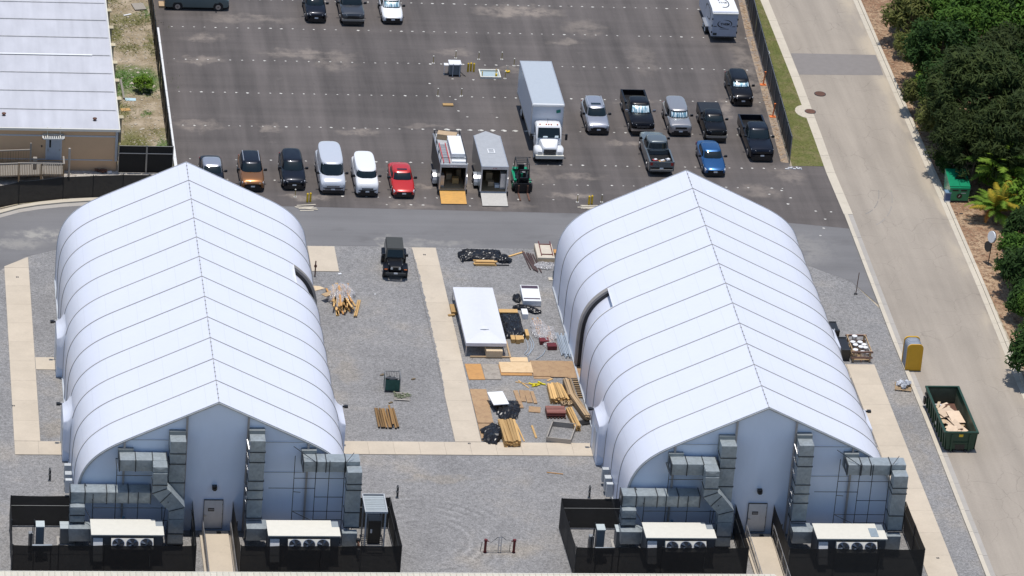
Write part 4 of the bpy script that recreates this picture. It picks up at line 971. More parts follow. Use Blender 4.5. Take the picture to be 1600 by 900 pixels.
for x in (-8.1, -9.8, -11.5, -13.2): part('post', m_woodd, t, lambda b: b.box(x-.06, x+.06, y0-.08, y0+.04, 0, 1.8))
t = thing('wood_pole', 'slim grey wooden pole standing in the rock bed by the access ramp', 'pole', (-7.63, 54.12)); part('shaft', m_woodg, t, lambda b: b.cyl((0, 0), .09, 0, 2.7, 8)); part('stay', m_white, t, lambda b: b.tube((-.5, -.1, 0), (-.08, 0, .5), .025))
t = thing('scrap_heap', 'rust-red scrap pile lying against the tan wall on the pale rocks', 'scrap', (-4.96, 55.47)); part('scrap', m_rust, t, lambda b: [b.obox((R.uniform(-.45, .3), R.uniform(-.1, .2), .1+R.uniform(0, .12)), (R.uniform(.2, .5), .15, .12), R.random()*3) for k in range(9)]); part('scrap_bag', m_white, t, lambda b: b.obox((.55, -.05, .08), (.35, .2, .14), .3))
b = MB()
for k in range(900):
    x = R.uniform(-13, 0.4); y = R.uniform(51.2, 53.2) if x < -8 else R.uniform(51.2, 55.5); s_ = R.uniform(.05, .16)
    b.obox((x, y, .02), (s_, s_*.8, s_*.6), R.random()*3, R.random())
tag(b.build('bed_rocks', pm('bed_rock', (.50, .46, .40), .9), kind='stuff'), 'pale crushed rocks in the bed before the tan building', 'rocks')
b = MB()
for k in range(1500):
    x = R.uniform(-3.4, .6); y = R.uniform(56, 93); s_ = abs(R.gauss(0, .05))+.02
    b.obox((x, y, .015), (s_*1.4, s_, s_*.5), R.random()*3, R.random()*.5)
tag(b.build('scrub_stones', pm('scrub_stone', (.46, .41, .33), .95, nscale=1), kind='stuff'), 'scattered pale stones in the weedy strip beside the parking lot', 'stones')
for nm, p, sz, rz, mt, lb, cat in (('scrap_board', (-0.52, 87.36), (1.0, 1.3, .12), .2, m_woodg, 'grey slatted board lying in the weeds near the top fence', 'board'), ('white_board', (-1.56, 85.73), (.72, .18, .06), .5, m_white, 'short white board lying in the weeds', 'board'),
    ('blue_sheet', (-2.11, 69.02), (.85, .5, .03), 0, pm('pale_blue', (.48, .66, .74), .5), 'pale blue panel lying beside the white roofed building', 'sheet'), ('timber_length', (-2.69, 70.83), (.16, 3.6, .14), .03, m_woodg, 'long grey timber leaning along the white roofed building', 'timber'),
    ('board_scrap', (-2.61, 67.06), (.75, .5, .04), .2, m_wood, 'small orange wooden board in the weeds by the building', 'board'), ('pale_slab', (-1.54, 72.23), (.7, .45, .05), .5, m_kerb, 'small pale slab lying in the scrub', 'slab')):
    o = MB().obox((0, 0, sz[2]/2+.02), sz, 0).build(nm, mt, loc=(p[0], p[1], 0), rot=rz); tag(o, lb, cat)

# ================================================================== FENCES ROUND THE LOT
fence('screen_fence', 'black screened fence curving along the kerb below the timber ramp', [(-26, 41.5), (-16, 47.2), (-13.1, 49.0), (-11.6, 49.8), (-8.2, 50.75), (-3.6, 51.3), (.45, 51.4)], 1.9, m_dsteel, gap=2.4, rails=(.97,))
t = thing('screen_gate', 'black screened double gate between the tan building and the lot wall', 'gate', (0, 0, 0))
for k, (x0, x1) in enumerate(((-3.75, -1.62), (-1.56, .45))):
    b = MB(); b.box(x0, x1, 55.50, 55.52, .05, 2.35); b.build('gate_screen', m_screen, t)
    part('gate_frame', m_steel, t, lambda b: (b.tube((x0, 55.46, .05), (x0, 55.46, 2.4), .035), b.tube((x1, 55.46, .05), (x1, 55.46, 2.4), .035), b.tube((x0, 55.45, 1.72), (x1, 55.45, 1.72), .035), b.tube((x0, 55.46, 2.36), (x1, 55.46, 2.36), .02)))
fence('screen_fence', 'black screened fence along the left side of the parking lot beside the scrub', [(.38, 55.6), (.32, 128)], 2.3, m_dsteel, gap=3.0, rails=(.97, .05))
t = thing('barrier_wall', 'low white-topped barrier along the left edge of the parking lot', 'barrier', (0, 0, 0))
for k in range(10): part('barrier_block', m_white, t, lambda b: b.box(.62, .86, 51.2+3.1*k, 51.2+3.1*k+3.06, 0, .55))
m_gscreen = pm('grey_screen', (.045, .052, .055), .7)
fence('screen_fence', 'dark grey screened fence leaning along the right side of the parking lot', [(50.0, 59.3), (50.55, 70), (51.3, 84), (52.2, 98), (54.2, 130)], 2.35, m_steel, gap=2.9, mat=m_gscreen, rails=(.985,), slack=.03)
struct('fence_foot_strip', sheet([(49.35, 59.4), (49.95, 59.3), (51.2, 84), (52.15, 98), (54.1, 135), (53.5, 135), (51.6, 98), (50.6, 84)], .020), mat_simple_ground('foot_dirt', ((.33, .25, .18), (.24, .20, .17), (.40, .30, .20)), (.6, 2, 8)))
b = MB()
for k in range(300):
    y = R.uniform(59.6, 100); x = 49.55+(y-59.3)*.057+R.gauss(0, .12); s_ = R.uniform(.05, .14)
    b.obox((x, y, .024+R.random()*.02), (s_*1.1, s_*1.5, .02), R.random()*3, R.uniform(-.2, .2))
tag(b.build('leaf_litter', pm('brown_litter', (.36, .25, .16), .95, nscale=.6, namt=.4), kind='stuff'), 'brown leaf litter swept against the right fence of the lot', 'leaf litter')
for p, lb in (((50.37, 74.18), 'upper orange traffic post leaning by the right lot fence'), ((50.11, 67.95), 'lower orange traffic post lying by the right lot fence')):
    t = thing('delineator', lb, 'traffic post', (p[0], p[1], 0), group='orange posts by the right lot fence')
    part('post', m_orange, t, lambda b: b.tube((0, 0, .05), (.12, .1, 1.05), .06, 8, .05)); part('foot', m_orange, t, lambda b: b.box(-.25, .25, -.18, .18, 0, .07)); part('loop', m_orange, t, lambda b: b.cyl((.12, .1), .08, 1.05, 1.18, 8))
o = MB(); [o.obox((R.uniform(-.7, .7), R.uniform(-.25, .25), .05), (R.uniform(.15, .5), .09, .05), R.uniform(-.9, .3)) for k in range(9)]
tag(o.build('torn_wrap', m_white, loc=(50.18, 58.34)), 'torn white plastic wrap at the foot of the right fence end', 'plastic')
# yellow marker poles
mk = None
MP = [((23.22, 77.25),'by the left end of the utility pit'), ((25.21, 78.37),'directly behind the grey utility box'), ((27.11, 78.20),'behind the utility pit'), ((29.05, 78.29),'right behind the utility pit'), ((29.92, 77.06),'beside the box truck roof corner'), ((22.91, 70.85),'left one of the pair below the grey utility box'), ((24.86, 70.93),'right one of the pair below the grey utility box'), ((9.75, 51.70),'in front of the dark green-black car'), ((31.82, 51.56),'left of the bollards by the right building'), ((33.75, 51.63),'right of the bollards by the right building'),((28.86, 74.48),'just left of the orange-footed stand')]
for k, (p, lb) in enumerate(MP):
    if mk is None:
        mk = thing('marker_pole', 'thin yellow marker pole '+lb, 'marker pole', (p[0], p[1], 0), group='thin yellow marker poles')
        part('pole', pm('pole_yellow', (.50, .36, .10), .5), mk, lambda b: b.cyl((0, 0), .03, 0, .62, 6)); part('cap', m_cream, mk, lambda b: b.cyl((0, 0), .06, .62, .68, 6)); part('base_dot', MATS['dot_paint'], mk, lambda b: b.cyl((0, 0), .13, 0, .03, 8))
    else: dup(mk, (p[0], p[1], 0), 0, 'thin yellow marker pole '+lb)
def bollards(p, n, lb):
    t = thing('bollard_set', lb, 'bollards', (p[0], p[1], 0))
    for k in range(n):
        bo = part('bollard', m_yellow, t, lambda b: b.cyl((k*.24, (k % 2)*.1), .085, 0, .72, 10)); part('dome', m_yellow, bo, lambda b: b.cyl((k*.24, (k % 2)*.1), .085, .72, .79, 10, .03))
bollards((25.93, 75.73), 3, 'three short yellow bollards between the grey box and the utility pit')
bollards((32.67, 51.14), 2, 'two yellow bollards on a pale patch by the right building roof')
bollards((10.62, 50.83), 2, 'two yellow-topped bollards on a pale patch in front of the silver van')
for p, lb in (((10.54, 49.82), 'pale cement patch under the yellow bollards by the left building'), ((32.71, 50.69), 'pale board patch under the bollards by the right building')):
    t = thing('cement_patch', lb, 'boards', (p[0], p[1], 0)); part('board', m_kerb, t, lambda b: [b.obox((R.uniform(-.3, .3), R.uniform(-.5, .5), .03+.004*k), (R.uniform(.8, 1.5), .12, .02), R.uniform(-.15, .15)) for k in range(8)])
# utility box & pit in the lot
t = thing('utility_cabinet', 'grey utility cabinet with white top and side shelf in the middle of the lot', 'cabinet', ((24.68, 75.04)[0], (24.68, 75.04)[1], 0))
part('cabinet_body', pm('uc_body', (.16, .19, .21), .5), t, lambda b: b.box(-.42, .5, -.3, .55, .15, 1.0)); part('cabinet_top', m_white, t, lambda b: b.box(-.47, .55, -.35, .6, 1.0, 1.08)); part('shelf', m_white, t, lambda b: (b.box(-.85, -.47, -.1, .35, .85, .9), b.box(-.85, -.81, -.1, -.06, 0, .85)))
part('post', m_trim, t, lambda b: [b.box(x-.03, x+.03, -.42, -.36, 0, 1.15) for x in (-.15, .42)]); part('plinth', m_black, t, lambda b: b.box(-.42, .5, -.3, .55, 0, .14)); part('cable', m_black, t, lambda b: b.path([(.5, 0, .3), (.75, -.1, .1), (.95, -.3, .03)], .03))
t = thing('utility_pit', 'low rectangular white-rimmed pit with a pale blue floor in the lot', 'pit', ((27.66, 75.05)[0], (27.66, 75.05)[1], 0))
part('pit_floor', pm('pit_floor', (.40, .50, .53), .5), t, lambda b: b.box(-.75, .75, -.6, .7, .01, .05)); part('rim', m_cream, t, lambda b: (b.box(-.85, .85, -.72, -.6, 0, .2), b.box(-.85, .85, .7, .82, 0, .2), b.box(-.85, -.75, -.6, .7, 0, .2), b.box(.75, .85, -.6, .7, 0, .2))); part('valve', m_yellow, t, lambda b: (b.cyl((.5, -.3), .1, .05, .3, 8), b.cyl((.5, -.05), .04, .05, .6, 6), b.box(-.7, -.64, -.4, -.3, .05, .5)))
t = thing('cone_stand', 'small orange-footed stand right of the utility pit', 'stand', ((29.23, 75.75)[0], (29.23, 75.75)[1], 0)); part('stand_base', m_yellow, t, lambda b: b.cyl((0, 0), .2, 0, .14, 8)); part('stand_stem', m_cream, t, lambda b: b.cyl((0, 0), .06, .14, .6, 6, .02))
o = MB().obox((0, 0, .06), (.85, .42, .12)).build('wood_block', m_wood, loc=((23.55, 69.03)[0], (23.55, 69.03)[1], 0)); tag(o, 'single orange wood block lying on the asphalt below the marker poles', 'wood block')
o = MB().obox((0, 0, .1), (.55, 1.0, .2)).build('cardboard_box', m_card, loc=((1.44, 87.86)[0], (1.44, 87.86)[1], 0)); tag(o, 'tan cardboard lying behind the teal truck by the fence', 'cardboard')

# ================================================================== VEHICLES
def paint(name, col, metal=.3, rough=.32): return pm('paint_'+name, col, rough, metal, (.18 if max(col) < .03 else .5), var=0, namt=.02, spec=(.25 if max(col) < .03 else .5))
P_black = paint('black', (.006, .006, .008)); P_silver = paint('silver', (.42, .43, .47), .6); P_vansil = paint('van_silver', (.60, .62, .66), .2); P_white = paint('white', (.80, .80, .80), 0); P_red = paint('red', (.52, .018, .014), .1)
P_blue = paint('blue', (.02, .10, .26), .5); P_grey = paint('grey', (.15, .175, .185), .4); P_brown = paint('bronze', (.30, .13, .045), .6); P_navy = paint('navy', (.010, .013, .022)); P_teal = paint('teal', (.11, .16, .17), .3); P_champ = paint('champagne', (.40, .39, .39), .6); P_dkgrey = paint('dark_grey', (.07, .075, .085), .5)
m_shade = None
def mat_shade():
    g = NG('sunshade_foil'); o = g.obj(); nz = g.noise(g.mapv(o, scale=(9, 1.5, 1.5)), 1.0, 2)
    c = g.mix(g.ramp(nz, .42, .56), (.85, .95, .95), (.15, .32, .40)); g.base(c); g.setp(Metallic=.2, Roughness=.3); return g.m
m_shade = mat_shade()
def wheel(parent, x, y, r_, side, w_=.22, rim=m_rim):
    wh = part('wheel', m_rubber, parent, lambda b: b.tube((x-side*w_, y, r_), (x, y, r_), r_, 18), smooth=True)
    part('rim', rim, wh, lambda b: (b.tube((x-side*.02, y, r_), (x+side*.012, y, r_), r_*.62, 10), [b.obox((x+side*.016, y, r_), (.01, r_*1.1, r_*.16), rx=k*math.pi/5) for k in range(5)]))
    part('wheel_arch', m_black, parent, lambda b: b.tube((x-side*.30, y, r_+.04), (x-side*.015, y, r_+.04), r_*1.17, 18))
KIND = {
 'sedan': dict(W=1.80, L=4.75, H=1.45, st=[(0, .66, .38, .60), (.02, .84, .26, .68), (.07, .94, .2, .74), (.16, .99, .18, .84), (.26, 1, .18, .93), (.36, 1, .18, .97), (.75, 1, .18, 1.02), (.90, .97, .2, 1.02), (.965, .9, .25, .98), (.99, .82, .35, .85), (1, .7, .4, .7)], cab=(.27, .91, .43, .74), belt=.93, r=.33, ax=(.19, .80)),
 'suv': dict(W=1.86, L=4.6, H=1.70, st=[(0, .70, .42, .74), (.02, .88, .30, .86), (.06, .95, .24, .95), (.14, .99, .22, 1.02), (.26, 1, .22, 1.09), (.36, 1, .22, 1.12), (.80, 1, .22, 1.16), (.95, .98, .24, 1.16), (.985, .94, .3, 1.1), (1, .86, .4, .95)], cab=(.25, .985, .42, .90), belt=1.08, r=.36, ax=(.18, .80)),
 'pickup': dict(W=2.0, L=5.8, H=1.92, st=[(0, .80, .50, .95), (.015, .92, .38, 1.10), (.05, .97, .32, 1.17), (.14, 1, .30, 1.22), (.25, 1, .30, 1.27), (.60, 1, .30, 1.27), (.605, 1, .30, 1.27), (1, .98, .34, 1.27)], cab=(.24, .625, .365, .595), belt=1.25, r=.42, ax=(.17, .79)),
 'van': dict(W=2.0, L=5.5, H=2.15, st=[(0, .74, .42, .85), (.012, .90, .32, 1.0), (.04, .97, .26, 1.14), (.10, .99, .24, 1.25), (.17, 1, .24, 1.32), (.30, 1, .24, 1.34), (.97, 1, .24, 1.34), (.995, .98, .3, 1.32), (1, .94, .36, 1.2)], cab=(.125, .998, .25, .985), belt=1.26, r=.36, ax=(.17, .80)),
 'boxysuv': dict(W=1.85, L=4.6, H=1.72, st=[(0, .84, .40, .90), (.015, .94, .3, 1.02), (.05, .98, .24, 1.08), (.24, 1, .22, 1.12), (.96, 1, .24, 1.14), (.99, .97, .28, 1.1), (1, .92, .36, 1.0)], cab=(.24, .99, .34, .95), belt=1.1, r=.36, ax=(.17, .80)),
}
def vehicle(name, label, cat, kind, x, y, rz, mat, W=None, L=None, H=None, roofm=None, rails=False, sunroof=False, shade=False, lowbump=None, cabmat=None, grille=m_black, rear=False, plate=True, mirrors=m_black, bed='open', group='vehicles parked in the lot', winds=True):
    k = KIND[kind]; W = W or k['W']; L = L or k['L']; H = H or k['H']; hw = W/2
    t = thing(name, label, cat, (x, y, 0), rz, group)
    yy = lambda f: -L/2+f*L
    body = MB(); rings = []
    for (f, wf, zl, zt) in k['st']:
        w_ = hw*wf; Y = yy(f)
        pr = [(0, zt+.035), (w_*.6, zt+.02), (w_*.86, zt-.03), (w_*.965, zt-.12), (w_, zt-.27), (w_*.995, zl+.25), (w_*.97, zl+.06), (w_*.88, zl), (0, zl)]
        rings.append([(px, Y, pz) for px, pz in pr] + [(-px, Y, pz) for px, pz in pr[-2:0:-1]])
    ci, ce, ri, re_ = k['cab']; zb = k['belt']-.10
    if kind == 'pickup':
        bi = [i for i, s_ in enumerate(k['st']) if s_[0] <= .605]; body.loft(rings[:len(bi)])
        zt = 1.27; yb = yy(.605); ye = yy(1)
        body.box(-hw, hw, yb, ye, .45, .78); body.box(-hw, -hw+.12, yb, ye, .78, zt); body.box(hw-.12, hw, yb, ye, .78, zt); body.box(-hw+.12, hw-.12, ye-.08, ye, .5, zt-.01); body.box(-hw+.12, hw-.12, yb, yb+.05, .78, zt)
    else: body.loft(rings)
    # greenhouse
    n = 28; ex = 4.2
    def cabring(z, inset=0.0, s=1.0):
        u = (z-zb)/(H-zb); u = max(0, min(1, u))
        yf = yy(ci)+(yy(ri)-yy(ci))*u+inset; yr = yy(ce)+(yy(re_)-yy(ce))*u-inset
        w_ = hw*(.945+(.77-.945)*u**1.15 if kind != 'van' else .965+(.88-.965)*u**1.2)-inset
        if kind == 'boxysuv': w_ = hw*(.95+(.83-.95)*u)-inset
        return (yf+yr)/2, (yr-yf)/2*s, w_*s
    def ring(z, inset=0.0, s=1.0, dz=0.0):
        yc, hl, w_ = cabring(z, inset, s)
        out = []
        for i in range(n):
            a = 2*math.pi*i/n; c_, s_ = math.cos(a), math.sin(a)
            out.append((w_*math.copysign(abs(c_)**(2/ex), c_), yc+hl*math.copysign(abs(s_)**(2/ex), s_), z+dz))
        return out
    cab = [ring(zb), ring(zb+(H-zb)*.5), ring(H-.14), ring(H-.05, .02), ring(H-.012, .09), ring(H, .25, 1, .006)]
    cb = MB(); cb.loft(cab)
    bo = body.build('body', mat, t, smooth=True, angle=28)
    cab_o = cb.build('cabin', roofm or mat, t, smooth=True, angle=40)
    def pt(z, m, face, off=.012):
        """point on the greenhouse: face f/r (m across) or side +-1 (m along)"""
        yc, hl, w_ = cabring(z)
        if face == 'f': return (m*w_, yc-hl*(1-abs(m)**ex)**(1/ex)-off, z+off*.6)
        if face == 'r': return (m*w_, yc+hl*(1-abs(m)**ex)**(1/ex)+off, z+off*.6)
        return (face*(w_*(1-abs(m)**ex)**(1/ex)+off), yc+m*hl, z+off*.2)
    def pane(nm, face, m0, m1, z0, z1, z0b=None, z1b=None, mt=m_glass, off=.012, parent=t):
        b = MB(); N_ = 8; vs = []
        for i in range(N_+1):
            u = i/N_; m = m0+(m1-m0)*u
            za = z0+((z0b if z0b is not None else z0)-z0)*u; zc = z1+((z1b if z1b is not None else z1)-z1)*u
            for j in range(6): vs.append(pt(za+(zc-za)*j/5, m, face, off+(.035*math.sin(math.pi*j/5) if face == 'f' else 0)))
        b.add(vs, [(i*6+j, (i+1)*6+j, (i+1)*6+j+1, i*6+j+1) for i in range(N_) for j in range(5)])
        return b.build(nm, mt, parent, smooth=True, fix=True)
    z0 = k['belt']+.03; z1 = H-.15
    mm = .86
    ws = pane('windshield', 'f', -mm, mm, z0-.04, z1+.04)
    if shade: pane('sunshade', 'f', -mm*.93, mm*.93, z0+.04, z1-.04, mt=m_shade, off=.026)
    if kind != 'van': pane('rear_window', 'r', -mm*.95, mm*.95, z0+.04, z1)
    for s_ in (-1, 1):
        if kind == 'van': pane('side_window', s_, -.93, -.70, z0+.05, z1-.10, z0+.05, z1-.02)
        elif kind == 'pickup': pane('side_window', s_, -.80, -.02, z0+.02, z1-.02); pane('side_window', s_, .04, .80, z0+.02, z1-.02)
        else: pane('side_window', s_, -.74, -.16, z0+.02, z1-.03); pane('side_window', s_, -.10, .40, z0+.02, z1-.02); pane('side_window', s_, .46, .80, z0+.06, z1-.06)
    # face
    f0 = k['st'][0]; f1 = k['st'][1]
    gz = (f1[2]+f1[3])/2+.06; yf = -L/2
    part('grille', grille, t, lambda b: (b.box(-hw*.50, hw*.50, yf-.012, yf+.05, gz-.02, f0[3]-.03), b.box(-hw*.62, hw*.62, yf-.008, yf+.05, f0[2]+.02, f0[2]+.16)))
    if lowbump: part('front_bumper', lowbump, t, lambda b: (b.box(-hw*.94, hw*.94, yf-.06, yf+.12, f1[2]+.12, f1[2]+.30)))
    for s_ in (-1, 1):
        hy = yy(k['st'][1][0]); hz = k['st'][1][3]-.09
        part('headlight', m_lamp, t, lambda b: b.hexa([(s_*hw*.52, yf-.005, hz-.10), (s_*hw*.90, yy(.03), hz-.10), (s_*hw*.92, yy(.075), hz-.06), (s_*hw*.54, yf+.06, hz-.08)], [(s_*hw*.54, yf+.015, hz+.03), (s_*hw*.90, yy(.035), hz+.06), (s_*hw*.90, yy(.09), hz+.10), (s_*hw*.56, yf+.10, hz+.06)]))
        part('mirror', mirrors, t, lambda b: (b.obox((s_*(hw+.13), yy(ci)+.42, zb+.24), (.22, .12, .17), rz=s_*.2), b.box(s_*hw*.93, s_*(hw+.06), yy(ci)+.40, yy(ci)+.46, zb+.17, zb+.21)))
        part('taillight', m_tail, t, lambda b: b.box(s_*hw*.72, s_*hw*.93, L/2-.05, L/2+.012, k['st'][-2][3]-.32, k['st'][-2][3]-.08))
        for f in k['ax']: wheel(t, s_*(hw+.012), yy(f), k['r'], s_)
    if plate: part('licence_plate', m_white, t, lambda b: b.box(-.15, .15, yf-.02, yf-.012, f0[2]+.05, f0[2]+.17) if not rear else b.box(-.15, .15, L/2+.0, L/2+.02, .62, .76))
    part('underbody', m_black, t, lambda b: (b.box(-hw*.8, hw*.8, -L/2+.3, L/2-.3, .16, .35), b.box(-hw*.80, hw*.80, -L/2-.005, -L/2+.3, .17, f1[2]+.14)))
    if rails:
        for s_ in (-1, 1):
            ycr, hlr, wr = cabring(H-.03)
            part('roof_rail', m_alum, t, lambda b: b.box(s_*(wr-.14), s_*(wr-.09), ycr-hlr*.8, ycr+hlr*.8, H-.01, H+.045))
    if sunroof:
        ycr, hlr, wr = cabring(H-.03); part('sunroof', m_glass, t, lambda b: b.box(-wr*.55, wr*.55, ycr-hlr*.70, ycr-hlr*.38, H-.02, H+.014))
    # hood crease lines and wipers
    part('wiper', m_black, t, lambda b: (b.tube(pt(z0-.02, -.7, 'f', .03), pt(z0+.05, -.05, 'f', .05), .010, 4), b.tube(pt(z0-.02, .1, 'f', .03), pt(z0+.05, .72, 'f', .05), .010, 4)))
    if kind == 'pickup':
        if rear or bed == 'open': part('bed_liner', m_black, t, lambda b: (b.box(-hw+.13, hw-.13, yy(.615), L/2-.09, .781, .80), b.box(-hw+.122, -hw+.135, yy(.62), L/2-.09, .8, 1.26), b.box(hw-.135, hw-.122, yy(.62), L/2-.09, .8, 1.26)))
        else: part('bed_cover', m_black, t, lambda b: b.box(-hw+.06, hw-.06, yy(.615), L/2-.03, 1.27, 1.30))
        part('rear_bumper', m_steel, t, lambda b: b.box(-hw*.9, hw*.9, L/2, L/2+.12, .5, .66))
    return t
# the front row, left to right (front end towards the camera)
def fr(px, L): return (px[0], px[1]+L/2)
vehicle('parked_car', 'silver-roofed dark sedan mostly hidden behind the left building ridge', 'car', 'sedan', 3.45, 54.6, 0, P_navy, roofm=P_silver)
vehicle('parked_suv', 'bronze-brown SUV with silver roof rails and black grille', 'SUV', 'suv', 6.5, 54.7, 0, P_brown, roofm=P_navy, rails=True, L=4.65)
vehicle('parked_suv', 'black SUV parked between the bronze SUV and the silver van', 'SUV', 'suv', 9.75, 55.15, 0, P_navy, L=4.8)
vehicle('parked_van', 'silver high-roof passenger van with white hood', 'van', 'van', 12.7, 54.85, 0, P_vansil, H=2.15, L=5.5, grille=pm('chrome_mesh', (.25, .25, .26), .3, .6), mirrors=m_black)
vehicle('parked_van', 'small white cargo van between the silver van and the red car', 'van', 'van', 15.35, 54.15, 0, P_white, W=1.78, H=1.85, L=4.75)
vehicle('parked_car', 'bright red sedan with a dark sunroof', 'car', 'sedan', 18.2, 53.95, 0, P_red, sunroof=True, L=4.7, H=1.47)
# right group
vehicle('parked_suv', 'silver SUV with dark sunroof beside the box truck', 'SUV', 'suv', 35.15, 66.1, 0, P_silver, sunroof=True, rails=True)
vehicle('parked_pickup', 'black pickup with bright chrome grille and silver sunshade, rear bed open', 'pickup', 'pickup', 38.75, 66.95, 0, P_black, L=6.3, shade=True, grille=pm('chrome', (.5, .5, .52), .2, .9), lowbump=MATS['chrome'], mirrors=MATS['chrome'])
vehicle('parked_suv', 'boxy silver SUV with a foil sunshade between two dark pickups', 'SUV', 'boxysuv', 41.85, 66.1, 0, P_champ, shade=True, cabmat=None)
vehicle('parked_pickup', 'older black pickup with covered bed behind the blue sedan', 'pickup', 'pickup', 44.6, 65.3, 0, P_black, W=1.78, L=5.1, H=1.72, bed='cover', lowbump=m_steel)
vehicle('parked_suv', 'black sedan-like SUV with pale green sunshade, farthest right near the fence', 'SUV', 'suv', 47.95, 72.15, 0, P_black, shade=True, H=1.6, L=4.7, W=1.8)
vehicle('parked_pickup', 'dark navy pickup parked nearest the right lot fence', 'pickup', 'pickup', 47.75, 62.5, 0, P_navy, L=6.4)
vehicle('parked_car', 'metallic blue sedan in front of the older black pickup', 'car', 'sedan', 43.5, 58.85, 0, P_blue, L=4.95, W=1.83)
gp = vehicle('parked_pickup', 'grey pickup facing away with tools in its open bed', 'pickup', 'pickup', 39.15, 59.45, math.pi, P_grey, rear=True, L=6.0)
tailz = .8
for dx, dy, sz, mt, nm, lb, cat in ((-.45, -2.1, (.35, .3, .3), m_red, 'tool_bag', 'red and white bag in the grey pickup bed', 'bag'), (.1, -2.15, (.5, .3, .25), m_wood, 'wooden_crate', 'tan crate in the middle of the grey pickup bed', 'crate'), (.6, -2.0, (.3, .4, .3), m_alum, 'metal_can', 'shiny metal can in the right corner of the grey pickup bed', 'can')):
    t = thing(nm, lb, cat, (39.15+dx, 59.3+dy, tailz)); part('bag_body' if cat == 'bag' else 'container', mt, t, lambda b: b.obox((0, 0, sz[2]/2), sz, .3)); part('lid', m_white, t, lambda b: b.obox((.04, 0, sz[2]+.03), (sz[0]*.7, sz[1]*.6, .06), .5))
vehicle('parked_suv', 'small dark SUV, leftmost of the three vehicles at the top edge', 'SUV', 'suv', 14.15, 87.0, 0, P_navy, L=4.4, W=1.75, H=1.6)
vehicle('parked_pickup', 'dark SUV-like truck between the small dark SUV and the white car at the top', 'pickup', 'pickup', 17.2, 87.2, 0, P_dkgrey, L=5.6, bed='cover', lowbump=m_steel)
vehicle('parked_car', 'white car with a bluish windshield at the top edge', 'car', 'sedan', 20.6, 87.1, 0, P_white, shade=True, L=4.5, W=1.8, H=1.55)
vehicle('parked_truck', 'teal-grey crew truck parked sideways by the upper left fence', 'truck', 'van', 4.3, 87.95, math.pi/2, P_teal, L=5.4, W=2.0, H=1.9, group=None)
# jeep
def jeep():
    t = thing('offroad_car', 'black open-wheel off-road car parked alone on the gravel', 'off-road car', (16.25, 39.6, 0), -.05)
    L = 4.1; hw = .66
    part('body', P_black, t, lambda b: (b.loft([[(x, y, z) for x, z in ((-w_, .5), (w_, .5), (w_, zt-.06), (w_-.06, zt), (-w_+.06, zt), (-w_, zt-.06))] for y, w_, zt in ((-1.72, .42, 1.02), (-1.6, .47, 1.08), (-.75, .56, 1.14), (-.45, .66, 1.16), (-.44, .72, 1.16), (1.85, .72, 1.16), (1.95, .70, 1.12))])), smooth=True)
    part('soft_top', pm('soft_top_black', (.045, .047, .045), .8), t, lambda b: b.hexa([(-.72, -.42, 1.17), (.72, -.42, 1.17), (.72, 1.93, 1.17), (-.72, 1.93, 1.17)], [(-.62, -.12, 1.82), (.62, -.12, 1.82), (.62, 1.80, 1.80), (-.62, 1.80, 1.80)]))
    part('windshield', m_glass, t, lambda b: b.quad((-.62, -.435, 1.22), (.62, -.435, 1.22), (.56, -.19, 1.72), (-.56, -.19, 1.72)), fix=False)
    for s_ in (-1, 1):
        part('side_window', m_glass, t, lambda b: b.quad((s_*.735, -.3, 1.22), (s_*.735, 1.75, 1.22), (s_*.66, 1.6, 1.70), (s_*.66, 0, 1.70)), fix=False)
        for y in (-1.25, 1.25):
            part('fender', P_black, t, lambda b: b.hexa([(s_*.5, y-.55, .72), (s_*.93, y-.55, .66), (s_*.93, y+.6, .70), (s_*.5, y+.6, .8)], [(s_*.5, y-.5, .92), (s_*.93, y-.45, .88), (s_*.93, y+.45, .92), (s_*.5, y+.5, .98)]))
            wheel(t, s_*.93, y, .39, s_, .24)
        part('headlight', m_lamp, t, lambda b: b.tube((s_*.30, -1.66, .92), (s_*.30, -1.76, .92), .095, 10))
        part('turn_light', m_orange, t, lambda b: b.box(s_*.62, s_*.85, -1.83, -1.79, .84, .91))
        part('mirror', m_black, t, lambda b: b.box(s_*.74, s_*.98, -.35, -.25, 1.25, 1.43))
    part('grille', m_black, t, lambda b: [b.box(-.21+.07*i, -.17+.07*i, -1.745, -1.70, .72, .98) for i in range(7)])
    part('front_bumper', m_dsteel, t, lambda b: b.box(-.75, .75, -2.02, -1.82, .48, .64)); part('licence_plate', m_white, t, lambda b: b.box(-.14, .14, -2.035, -2.02, .60, .72))
    wh = part('spare_wheel', m_rubber, t, lambda b: b.tube((0, 1.97, 1.0), (0, 2.2, 1.0), .37, 16)); part('hood_latch', m_steel, t, lambda b: (b.box(-.55, -.48, -1.35, -1.25, 1.0, 1.09), b.box(.48, .55, -1.35, -1.25, 1.0, 1.09)))
jeep()
